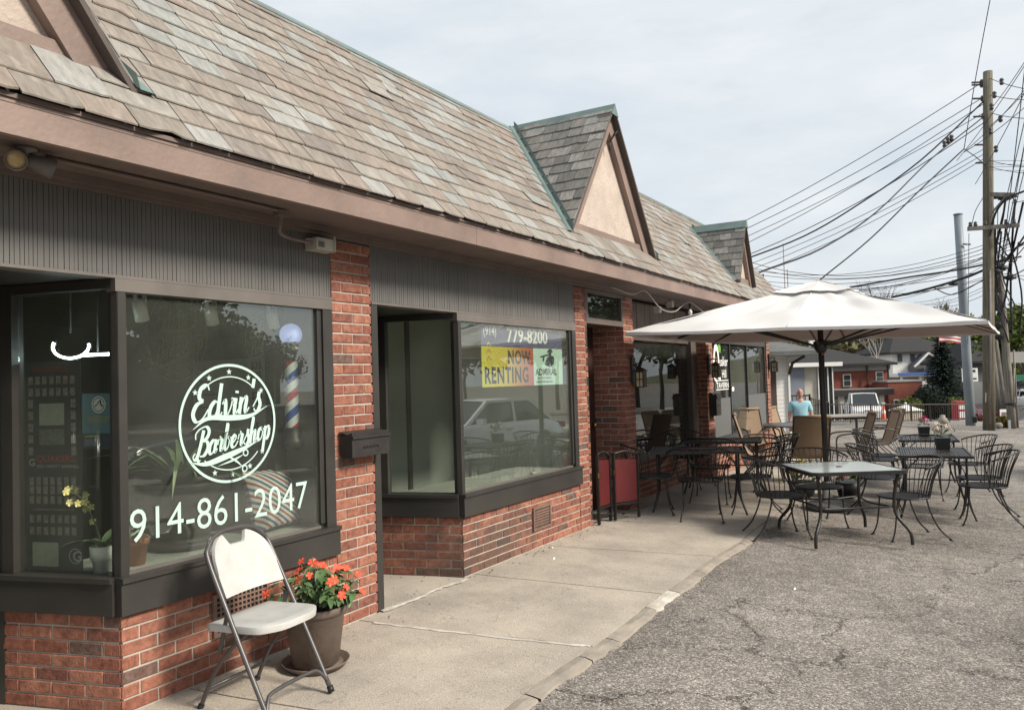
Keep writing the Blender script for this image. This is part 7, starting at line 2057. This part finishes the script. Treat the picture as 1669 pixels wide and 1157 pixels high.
# ------------------------------------------------------------------ vehicles
TYRE = mat('tyre', (0.012,0.012,0.012), .8); RIM = mat('rim', (.35,.36,.37), .3, metal=.8); CARGL = mat('car_glass', (0.018,0.02,0.022), .06, spec=.9)
CHR = mat('chrome', (.6,.6,.6), .15, metal=1.0); HEADL = mat('headlight', (.62,.64,.66), .08, spec=.9); TAILL = mat('tail_light', (.30,.01,.015), .2)
def paint(name, col): return mat(name, col, .22, metal=.0, spec=.7)
def vehicle(label, loc, heading, pt, L_=4.6, W_=1.82, H_=1.45, pickup=False, suv=False, cat='car', grp=None):
    """+x is the front"""
    T = thing('parked_car' if cat == 'car' else 'pickup_truck', label, cat, loc, radians(heading), grp)
    hood = .98 if pickup else (.92 if suv else .84); belt = 1.12 if pickup else (1.02 if suv else .92)
    gc = .28 if pickup or suv else .18
    xs_ = [-.5,-.485,-.45,-.36,-.22,0,.12,.20,.34,.44,.485,.5]
    def top(t):
        if pickup: return (belt if t < .17 else hood+.06 if t < .40 else hood-.06)
        if t < -.44: return belt-.10
        if t < .18: return belt
        return belt+(hood-.12-belt)*((t-.18)/.32)**1.4
    b = MB(); rows = []
    for t in xs_:
        x = t*L_; e = min(1, (abs(t)-.42)/.08) if abs(t) > .42 else 0
        hw = W_/2*(1-.16*e*e); zt = top(t)-.14*e*e; zb = gc+.10*e
        prof = [(0,zb),(hw*.82,zb),(hw*.97,zb+.10),(hw,zb+.28),(hw*.985,zb+.42),(hw*.95,zt-.12),(hw*.88,zt-.02),(hw*.6,zt+.015),(0,zt+.03)]
        ring = [Vector((x,y,z)) for y,z in prof]+[Vector((x,-y,z)) for y,z in reversed(prof[1:-1])]
        rows.append(ring+[ring[0]])
    b.grid(rows); b.poly(list(reversed(rows[0][:-1]))); b.poly(rows[-1][:-1])
    part('body', b, pt, T)
    # cabin
    if pickup: c0, c1, r0, r1 = -.14, .22, -.10, .10
    elif suv: c0, c1, r0, r1 = -.47, .24, -.42, .08
    else: c0, c1, r0, r1 = -.40, .235, -.24, .07
    zb, zt = belt-.02, H_
    wb, wr = W_/2*.90, W_/2*.70
    g = MB()
    lo = [Vector((c0*L_,-wb*.9,zb)),Vector((c1*L_,-wb*.86,zb-.03)),Vector((c1*L_,wb*.86,zb-.03)),Vector((c0*L_,wb*.9,zb))]
    lm = [Vector(((c0*.75+r0*.25)*L_,-wb*.95,zb+.08)),Vector(((c1*.75+r1*.25)*L_,-wb*.93,zb+.08)),Vector(((c1*.75+r1*.25)*L_,wb*.93,zb+.08)),Vector(((c0*.75+r0*.25)*L_,wb*.95,zb+.08))]
    hi = [Vector((r0*L_,-wr,zt-.05)),Vector((r1*L_,-wr,zt-.06)),Vector((r1*L_,wr,zt-.06)),Vector((r0*L_,wr,zt-.05))]
    g.add(lo+hi,[(0,1,5,4),(1,2,6,5),(2,3,7,6),(3,0,4,7)]); part('windows', g, CARGL, T)
    r = MB(); rr_ = []
    for i in range(7):
        t = i/6; x = (r0+(r1-r0)*t)*L_; zz = zt-.05+.05*sin(pi*(.1+.8*t)); rr_.append([Vector((x,y*wr*1.02,zz-.035*y*y)) for y in (-1,-.6,0,.6,1)])
    r.grid(rr_); part('roof', r, pt, T)
    for i in range(len(T.children[-1].data.polygons)): pass
    p_ = MB()
    for s in (-1,1):
        for q0, q1 in ((lo[1 if s < 0 else 2], hi[1 if s < 0 else 2]), (lo[0 if s < 0 else 3], hi[0 if s < 0 else 3])): p_.bar(q0, q1, .07, .07)
        m0 = (c0+c1)/2*L_; p_.bar((m0-.1,s*wb*.93,zb),(m0-.15,s*wr*1.0,zt-.05),.06,.05)
        p_.bar(hi[0 if s < 0 else 3],hi[1 if s < 0 else 2],.06,.06)
    part('roof_pillars', p_, pt, T, None, 'stuff')
    wr_ = .38 if pickup or suv else .33
    for x in (-.30,.315):
        for s in (-1,1):
            M = Matrix.Translation((x*L_, s*(W_/2-.10), wr_)) @ Euler((pi/2,0,0)).to_matrix().to_4x4()
            w = MB(); w.lathe([(wr_*.62,-.12),(wr_*.9,-.12),(wr_,-.09),(wr_,.09),(wr_*.9,.12),(wr_*.62,.12)],22,M); W__ = part('wheel', w, TYRE, T)
            q = MB(); q.lathe([(.001,-.07),(wr_*.62,-.10),(wr_*.62,.10),(.001,.07)],16,M); o = part('rim', q, RIM, T); o.parent = W__
    for s in (-1,1):
        h = MB(); h.box((.478*L_, s*W_*.345, hood-.20),(.14,.36,.13),(0,.3,s*-.35)); part('headlight', h, HEADL, T)
        h = MB(); h.box((-.488*L_, s*W_*.37, belt-.18),(.08,.28,.14),(0,0,s*.3)); part('tail_light', h, TAILL, T)
        h = MB(); h.box((.185*L_, s*(W_/2+.06), belt+.05),(.12,.20,.13)); part('mirror', h, pt, T)
        h = MB(); h.b2(-.05*L_,.0*L_,s*W_/2-.01,s*W_/2+.015,belt-.17,belt-.14); part('handle', h, CHR, T)
    h = MB(); h.box((.492*L_,0,gc+.34),(.06,W_*.55,.20)); part('grille', h, BLACK, T)
    h = MB(); h.box((.497*L_,0,hood-.14),(.05,.50,.03)); part('grille_trim', h, CHR, T)
    h = MB(); h.box((.485*L_,0,gc+.10),(.08,W_*.80,.10)); part('bumper_intake', h, BLACK, T)
    h = MB(); h.box((.507*L_,0,gc+.20),(.02,.32,.14)); part('number_plate', h, WTRIM, T)
    if pickup:
        h = MB(); h.b2(-.49*L_,-.15*L_,-W_*.42,W_*.42,belt-.02,belt+.035); part('bed_cover', h, BLACK, T)
    return T
SIL = paint('silver_paint', (.62,.63,.65)); DKP = paint('dark_paint', (.035,.037,.04)); REDP = paint('red_paint', (.20,.018,.022)); WHP_ = paint('white_car_paint', (.70,.70,.69))
vehicle('silver white saloon parked in the car park, reflected in the second window', (6.6,15.6,gz(6.6,15.6)-.02), -80, paint('pearl_paint',(.84,.85,.87)), 4.7, 1.85, 1.45)
vehicle('dark saloon parked in the car park, reflected in the barbershop window', (8.9,11.0,gz(8.9,11.0)-.02), -60, DKP, 4.6, 1.82, 1.44)
vehicle('white pickup truck parked beyond the far railing, seen from the front', V(22.36, 51.13, -1.74), -76, WHP_, 5.4, 2.0, 1.85, True, False, 'truck')
vehicle('red car parked between the steel pole and the wooden pole', V(29.53, 50.14, -1.94), -72, REDP, 4.4, 1.8, 1.4)
vehicle('white car coming along the street at the right edge', V(39.16, 60.14, -1.83), -72, WHP_, 4.5, 1.82, 1.5, False, True)
vehicle('dark car farther along the street at the right edge', V(49.56, 78.14, -1.42), -70, DKP, 4.5, 1.82, 1.5)

# ------------------------------------------------------------------ wires
def wire(label, pts, r, mt_=WIRE, grp=None, name='power_line', sag=0.0, n=10, seed=0):
    P = [Vector(V(*p)) for p in pts]
    if len(P) == 2:
        a, b = P; P = [a.lerp(b, i/n)-Vector((0,0,sag*4*(i/n)*(1-i/n))) for i in range(n+1)]
    else: P = bez(P, 5)
    o = P[0]
    m_ = MB(); m_.tube([p-o for p in P], r, 4, None, False)
    ob = m_.build(name, mt_); ob.location = o
    return tag(ob, label, 'power line', grp)
G1 = 'wires from the tall wooden pole over the shop roof'; L1 = 'thin wire from the tall wooden pole running over the shop roof'
for a, b, r, s in (
  ((16.54, 27.10, 11.36),(7.89, 32.84, 7.00),.014,.25),((16.52, 27.12, 10.82),(8.14, 32.85, 6.82),.014,.25),((16.51, 27.12, 10.59),(8.12, 32.87, 6.19),.013,.3),
  ((16.46, 27.17, 9.03),(8.35, 32.89, 5.57),.011,.35),((16.46, 27.18, 8.86),(8.35, 32.90, 5.32),.011,.35),((16.45, 27.19, 8.69),(8.60, 32.90, 5.16),.011,.35),((16.45, 27.15, 9.91),(8.11, 32.88, 5.88),.016,.5),((16.46, 27.14, 10.25),(8.13, 32.86, 6.51),.012,.2)):
    wire(L1, (a,b), r, WIRE, G1, sag=s)
wire('thick black cable from the tall pole sweeping down behind the farther dormer', ((16.47, 27.12, 10.65),(14.12, 26.99, 8.62),(11.89, 26.83, 7.16),(9.99, 26.87, 6.13),(7.68, 26.89, 5.31)), .026, CABLE)
wire('thick black cable from the tall pole dropping to the end of the shop roof', ((16.46, 27.14, 10.12),(13.89, 25.80, 8.38),(10.65, 22.87, 6.10),(7.85, 19.91, 4.63),(5.39, 16.94, 3.72),(5.17, 16.54, 3.58)), .022, CABLE)
wire('black service cable dropping from the wire joint towards the umbrella top', ((14.94, 25.79, 8.65),(13.20, 25.33, 7.24),(11.36, 24.88, 5.67),(9.53, 24.42, 4.36)), .022, CABLE)
wire('black joint and short tie wire left of the tall wooden pole', ((16.41, 27.09, 8.41),(15.65, 26.39, 8.55),(14.94, 25.79, 8.65)), .018, CABLE)
wire('slack black loop hanging off the shop roof end', ((5.11, 16.55, 3.31),(5.31, 16.64, 3.62),(5.29, 16.65, 3.38),(5.30, 16.65, 3.42)), .012, CABLE)
G2 = 'low bundle of wires strung behind the umbrella'; L2 = 'thin wire of the low bundle strung behind the umbrella to the poles'
for a, b, r, s in (
  ((10.66, 35.86, 6.64),(18.01, 28.47, 6.12),.013,1.0),((10.65, 35.86, 6.41),(18.01, 28.47, 5.94),.012,.9),((10.92, 35.87, 6.05),(17.93, 28.48, 5.68),.012,.6),((10.91, 35.88, 5.77),(17.93, 28.49, 5.42),.011,.5),
  ((11.94, 37.89, 5.58),(17.93, 28.49, 5.53),.011,.5),((14.41, 39.89, 5.74),(17.92, 28.50, 5.15),.013,.35),((20.25, 43.89, 5.76),(17.80, 28.51, 4.98),.011,.3),((21.09, 43.89, 5.56),(17.81, 28.49, 5.33),.011,.3),
  ((24.28, 47.90, 5.52),(17.76, 28.50, 5.07),.011,.3),((24.65, 47.90, 5.40),(17.80, 28.51, 4.80),.011,.3),((25.98, 49.90, 5.51),(17.75, 28.52, 4.65),.010,.3),((15.64, 39.89, 5.64),(17.94, 28.48, 5.90),.010,.6),((12.09, 37.88, 5.81),(17.94, 28.48, 5.81),.010,.9),((10.92, 35.87, 6.21),(17.95, 28.47, 6.19),.011,.7),((13.18, 39.89, 5.62),(17.87, 28.51, 4.87),.011,.6),((17.71, 41.89, 5.68),(17.83, 28.48, 5.75),.012,.4),((22.22, 45.90, 5.56),(17.82, 28.49, 5.60),.011,.3),((26.44, 49.90, 5.38),(17.79, 28.52, 4.50),.012,.3)):
    wire(L2, (a,b), r, WIRE, G2, sag=s)
wire('thick black cable of the low bundle just above the umbrella peak', ((12.35, 28.92, 4.57),(14.48, 28.91, 4.87),(16.16, 28.70, 5.06),(17.37, 28.50, 5.26),(18.37, 28.49, 5.45)), .032, CABLE)
wire('heavy lashed cable with loops running down behind the umbrella right side', ((15.34, 31.92, 4.44),(15.94, 30.92, 4.56),(16.58, 29.91, 4.75),(16.93, 28.91, 4.93),(17.19, 28.50, 5.09),(17.82, 28.49, 5.42)), .045, CABLE)
wire('looped slack cable under the heavy lashed cable', ((16.42, 30.92, 4.69),(16.79, 30.33, 4.32),(17.22, 29.92, 4.50),(17.35, 29.42, 4.66),(17.42, 28.91, 4.71)), .020, CABLE)
T = thing('splice_case', 'black cylindrical splice case hanging on the cable left of the steel pole', 'cable splice', V(16.62, 29.82, 4.69))
m_ = MB(); m_.tube([ex*-.14, ex*.14], .075, 10); part('case', m_, CABLE, T); m_ = MB(); m_.tube([U*.05,U*.14],.012,5); part('hanger', m_, CABLE, T)
wire('vertical guy wire from the top edge down past the left of the tall pole', ((14.87, 23.64, 13.29),(15.12, 25.21, 10.91),(14.94, 25.79, 8.65)), .014, WIRE)
wire('straight down lead from the crossarm beside the tall wooden pole', ((15.71, 27.07, 6.10),(15.64, 27.13, 4.22),(15.56, 27.19, 2.34)), .010, WIRE)
wire('slanting stay from the crossarm up to the tall wooden pole', ((15.78, 27.06, 6.23),(16.00, 27.14, 6.85),(16.31, 27.13, 7.36)), .012, WIRE)
G3 = 'wires fanning out to the right above the poles'; L3 = 'wire fanning out from the poles to the right edge high above the street'
for a, b, r in (
  ((16.64, 27.00, 11.39),(15.36, 21.77, 9.05),.012),((16.65, 27.02, 10.82),(15.36, 21.78, 8.91),.012),((16.63, 27.04, 10.21),(15.34, 21.79, 8.37),.012),((16.56, 27.09, 8.58),(15.30, 21.84, 7.05),.010),((16.55, 27.10, 8.37),(15.30, 21.84, 6.85),.010),
  ((17.50, 28.31, 4.96),(13.45, 19.69, 11.61),.014),((17.42, 28.31, 4.96),(13.89, 19.71, 10.98),.014),((17.56, 28.29, 5.40),(12.86, 17.73, 10.31),.013),((17.31, 28.28, 5.84),(12.74, 17.71, 11.00),.013),((17.40, 28.33, 4.31),(13.55, 19.75, 9.76),.012),
  ((16.03, 27.11, 7.79),(13.53, 19.76, 9.30),.012),((15.12, 25.99, 8.66),(13.52, 19.77, 8.99),.014),((15.06, 25.99, 8.60),(13.82, 19.78, 8.68),.013),((14.92, 26.20, 8.38),(13.55, 19.75, 9.76),.012),((16.61, 27.03, 10.30),(13.87, 19.73, 10.37),.013),((16.60, 27.05, 9.77),(13.84, 19.76, 9.29),.013),
  ((17.81, 28.28, 5.65),(15.09, 21.89, 5.50),.018),((17.79, 28.30, 5.17),(15.10, 21.87, 6.01),.020),((17.71, 28.31, 4.69),(15.07, 21.91, 4.82),.02),((17.68, 28.31, 4.96),(16.40, 23.94, 3.83),.012),((17.67, 28.31, 4.83),(16.42, 23.92, 4.38),.010),((17.08, 26.84, 7.06),(15.12, 21.85, 6.52),.012)):
    wire(L3, (a,b), r, WIRE, G3, sag=.12)
G5 = 'tangle of drop leads between the poles'; L5 = 'slack dark drop lead in the tangle between the two wooden poles'
G4 = 'thick black cables draped on the leaning weathered pole'; L4 = 'thick black cable draped from the crossarm down the leaning weathered pole'
for pts in (((16.42, 27.07, 5.98),(16.49, 26.85, 6.67),(16.63, 26.44, 7.09),(16.84, 25.83, 7.21),(16.12, 23.84, 6.98)),((16.69, 26.53, 7.17),(16.86, 27.06, 6.49),(17.13, 27.88, 5.78),(17.22, 28.21, 4.74),(17.38, 28.35, 3.65)),
            ((16.81, 25.84, 6.85),(17.53, 27.48, 5.91),(17.66, 28.11, 4.93),(17.65, 28.33, 4.08),(17.41, 28.36, 3.22)),((17.44, 26.88, 5.70),(17.66, 27.89, 5.55),(17.44, 28.21, 4.95),(16.94, 27.93, 4.28),(16.47, 27.35, 3.59)),
            ((16.94, 26.44, 7.08),(17.54, 27.68, 5.73),(17.77, 28.23, 4.29),(17.77, 28.28, 2.65)),((16.38, 27.12, 4.52),(16.98, 27.71, 4.89),(17.68, 28.09, 5.36),(17.03, 25.87, 6.04))):
    wire(L4, pts, .035, CABLE, G4, 'cable')
rw = random.Random(77)
for k in range(16):
    x0, y0, x1, y1 = rw.uniform(1612,1650), rw.uniform(330,470), rw.uniform(1620,1690), rw.uniform(380,560)
    pts = [((x-834.5)*d/1300, d, 1.55+(597-.03*(x-1609)-y)*d/1300) for x, y, d in ((x0,y0,27.4),((x0+x1)/2+rw.uniform(-14,14),(y0+y1)/2+rw.uniform(5,35),27.9),(x1,y1,28.3))]
    wire(L5, pts, rw.choice((.012,.02,.028)), CABLE, G5, 'cable')
for px, py in ((1636,318),(1650,322),(1660,318),(1630,442),(1652,452),(1640,436)):
    T = thing('cable_clamp', 'dark lump of clamps and splices on the cables by the poles', 'cable splice', V(*[(px-834.5)*27.6/1300, 27.6, 1.55+(597-.03*(px-1609)-py)*27.6/1300]), 0, 'clamps and splices on the cables')
    m_ = MB(); m_.sphere((0,0,0),.13,9,6,None,(1.2,.8,.8)); part('case', m_, CABLE, T); m_ = MB(); m_.tube([(-.2,0,.02),(.2,0,-.02)],.05,6); part('lead', m_, CABLE, T)
for py, px in ((150,1642),(170,1636),(210,1632),(190,1650),(240,1640),(128,1655),(222,1568),(232,1556),(226,1562)):
    T = thing('line_insulator', 'small dark insulator on a wire beside the tall wooden pole', 'insulator', V(*[(px-834.5)*26.4/1300, 26.4, 1.55+(597-.03*(px-1609)-py)*26.4/1300]), 0, 'insulators on the wires')
    m_ = MB(); m_.lathe([(.001,-.12),(.05,-.1),(.075,-.04),(.04,0),(.075,.05),(.05,.11),(.001,.12)],8); part('insulator_body', m_, INS, T)
# lattice masts far behind the roof end
for px, y0, y1, lb_ in ((1284,470,398,'taller thin radio mast far behind the umbrella'),(1289,470,440,'shorter thin radio mast far behind the umbrella')):
    d_ = 160; T = thing('radio_mast', lb_, 'mast', V((px-834.5)*d_/1300, d_, 10)); h_ = (608-y1)*d_/1300-8.4
    m_ = MB(); m_.tube([(0,0,-14),(0,0,h_)],.09,5); part('mast', m_, GREYM, T)
    for k in range(3): m_ = MB(); m_.bar(ex*-.6+U*(h_*.2+k*1.1), ex*.6+U*(h_*.2+k*1.1),.06); part('crossarm', m_, GREYM, T)
# ------------------------------------------------------------------ the man in the pale blue polo shirt
def skin_mesh(joints, edges, levels=2):
    me = bpy.data.meshes.new('figure'); me.from_pydata([j[0] for j in joints], edges, [])
    ob = bpy.data.objects.new('figure', me); COL.objects.link(ob)
    md = ob.modifiers.new('s', 'SKIN'); md.use_smooth_shade = True
    for v, j in zip(me.skin_vertices[0].data, joints): v.radius = j[1] if isinstance(j[1], tuple) else (j[1], j[1])
    me.skin_vertices[0].data[0].use_root = True
    sb = ob.modifiers.new('u', 'SUBSURF'); sb.levels = levels; sb.render_levels = levels
    dg = bpy.context.evaluated_depsgraph_get(); dg.update()
    out_ = bpy.data.meshes.new_from_object(ob.evaluated_get(dg))
    bpy.data.objects.remove(ob)
    for p in out_.polygons: p.use_smooth = True
    return out_
SKIN = mat('skin', (0.46,0.25,0.185), .55, (0.40,0.205,0.15), 9, 3)
POLO = mat('aqua_polo', (0.32,0.56,0.64), .85, (0.27,0.49,0.57), 6, 3)
TROU = mat('dark_trousers', (0.04,0.042,0.05), .85, (.055,.055,.062), 6, 3)
mx_, my_ = -.21, 19.80
T = thing('person', 'bald man in a pale aqua polo shirt standing beyond the sling chairs', 'person', (mx_, my_, gz(mx_, my_)), radians(-160))
# +y is the way he faces
J = [((0,0,.94),(.150,.105)), ((0,.005,1.08),(.150,.105)), ((0,.01,1.25),(.165,.112)), ((0,0,1.39),(.145,.09)), ((0,-.005,1.475),(.062,.060)), ((0,.012,1.545),(.055,.058)),
     ((.18,-.005,1.405),.062),((.245,-.01,1.17),.047),((.25,.06,.93),.036),((.25,.085,.85),.034),
     ((-.18,-.005,1.405),.062),((-.245,-.01,1.17),.047),((-.25,.06,.93),.036),((-.25,.085,.85),.034),
     ((.09,0,.86),.088),((.10,.015,.50),.060),((.105,-.015,.10),.042),
     ((-.09,0,.86),.088),((-.10,.015,.50),.060),((-.105,-.015,.10),.042),
     ((.108,.10,.045),.038),((-.108,.10,.045),.038)]
ED = [(0,1),(1,2),(2,3),(3,4),(4,5),(3,6),(6,7),(7,8),(8,9),(3,10),(10,11),(11,12),(12,13),(0,14),(14,15),(15,16),(0,17),(17,18),(18,19),(16,20),(19,21)]
body = skin_mesh(J, ED); body.materials.append(SKIN); body.name = 'body'
o = link('body', body); o.parent = T
# head as part of the skin: a shaped skull with face
hd = MB(); n, m_ = 20, 16; vs = []
for i in range(m_+1):
    th = pi*i/m_; row = []
    for k in range(n+1):
        a = 2*pi*k/n; x = sin(th)*sin(a); y = sin(th)*cos(a); z = cos(th)
        p = Vector((x*.074, y*.098, z*.118))
        if z < 0: p.x *= 1-.22*(-z)**1.3; p.y *= 1-.10*(-z)
        if y > 0:
            p.y += .014*math.exp(-((x/.16)**2+((z+.12)/.20)**2)) * (1 if z > -.4 else .3)          # nose
            p.y -= .010*(math.exp(-(((x-.34)/.16)**2+((z-.10)/.11)**2))+math.exp(-(((x+.34)/.16)**2+((z-.10)/.11)**2)))   # eye sockets
            p.y += .006*math.exp(-((x/.5)**2+((z-.27)/.09)**2))     # brow
            p.y -= .004*math.exp(-((x/.3)**2+((z+.52)/.05)**2))     # mouth
            p.y += .010*math.exp(-((x/.3)**2+((z+.80)/.16)**2))     # chin
        row.append(p+Vector((0,.028,1.635)))
    vs.append(row)
hd.grid(vs); part('head', hd, SKIN, T)
DKS = mat('dark_hair', (.055,.042,.035), .8)
for s in (-1,1):
    e = MB(); e.sphere((s*.077,.015,1.635),.016,8,6,None,(.5,1,1.9)); part('ear', e, SKIN, T)
    e = MB(); e.sphere((s*.027,.113,1.648),.0085,8,6); part('eye', e, mat('eye_dark',(.05,.04,.035),.2), T)
    e = MB(); e.tube([(s*.042,.108,1.672),(s*.028,.119,1.676),(s*.014,.121,1.671)],.0045,5); part('eyebrow', e, DKS, T)
e = MB(); e.tube([(-.024,.113,1.575),(0,.119,1.573),(.024,.113,1.575)],.0045,5); part('mouth', e, mat('lips',(.30,.12,.10),.5), T)
# shirt: slightly larger torso with sleeves and collar
JS = [((0,0,.93),(.172,.125)), ((0,.005,1.08),(.170,.125)), ((0,.01,1.25),(.182,.128)), ((0,0,1.385),(.162,.104)), ((0,-.005,1.455),(.078,.074)),
      ((.185,-.005,1.40),.080),((.238,-.008,1.19),.064),((-.185,-.005,1.40),.080),((-.238,-.008,1.19),.064)]
sh = skin_mesh(JS, [(0,1),(1,2),(2,3),(3,4),(3,5),(5,6),(3,7),(7,8)]); sh.materials.append(POLO); o = link('polo_shirt', sh); o.parent = T
for s in (-1,1):
    c = MB(); c.add([(s*.004,.088,1.425),(s*.060,.060,1.45),(s*.078,.01,1.492),(s*.066,-.05,1.505),(s*.058,.0,1.515),(s*.040,.055,1.50)],[(0,1,2,3,4,5)] if s > 0 else [(5,4,3,2,1,0)]); part('collar', c, POLO, T)
JT_ = [((0,0,.93),(.160,.115)),((.09,0,.84),.100),((.10,.012,.50),.076),((.105,-.012,.09),.062),((-.09,0,.84),.100),((-.10,.012,.50),.076),((-.105,-.012,.09),.062)]
tr_ = skin_mesh(JT_, [(0,1),(1,2),(2,3),(0,4),(4,5),(5,6)]); tr_.materials.append(TROU); o = link('trousers', tr_); o.parent = T
for s in (-1,1):
    c = MB(); c.sphere((s*.107,.055,.048),.05,12,8,None,(1,2.6,.95)); part('shoe', c, BLACK, T)
    for k in range(4):
        f = MB(); x = s*.25+(k-1.5)*.016; f.tube(bez([(x,.088,.83),(x,.095,.785),(x-s*.012,.088,.745)],3),[.0085]*7,5); part('finger', f, SKIN, T)
    f = MB(); f.tube(bez([(s*.245,.10,.845),(s*.225,.125,.81),(s*.222,.125,.775)],3),.009,5); part('thumb', f, SKIN, T)
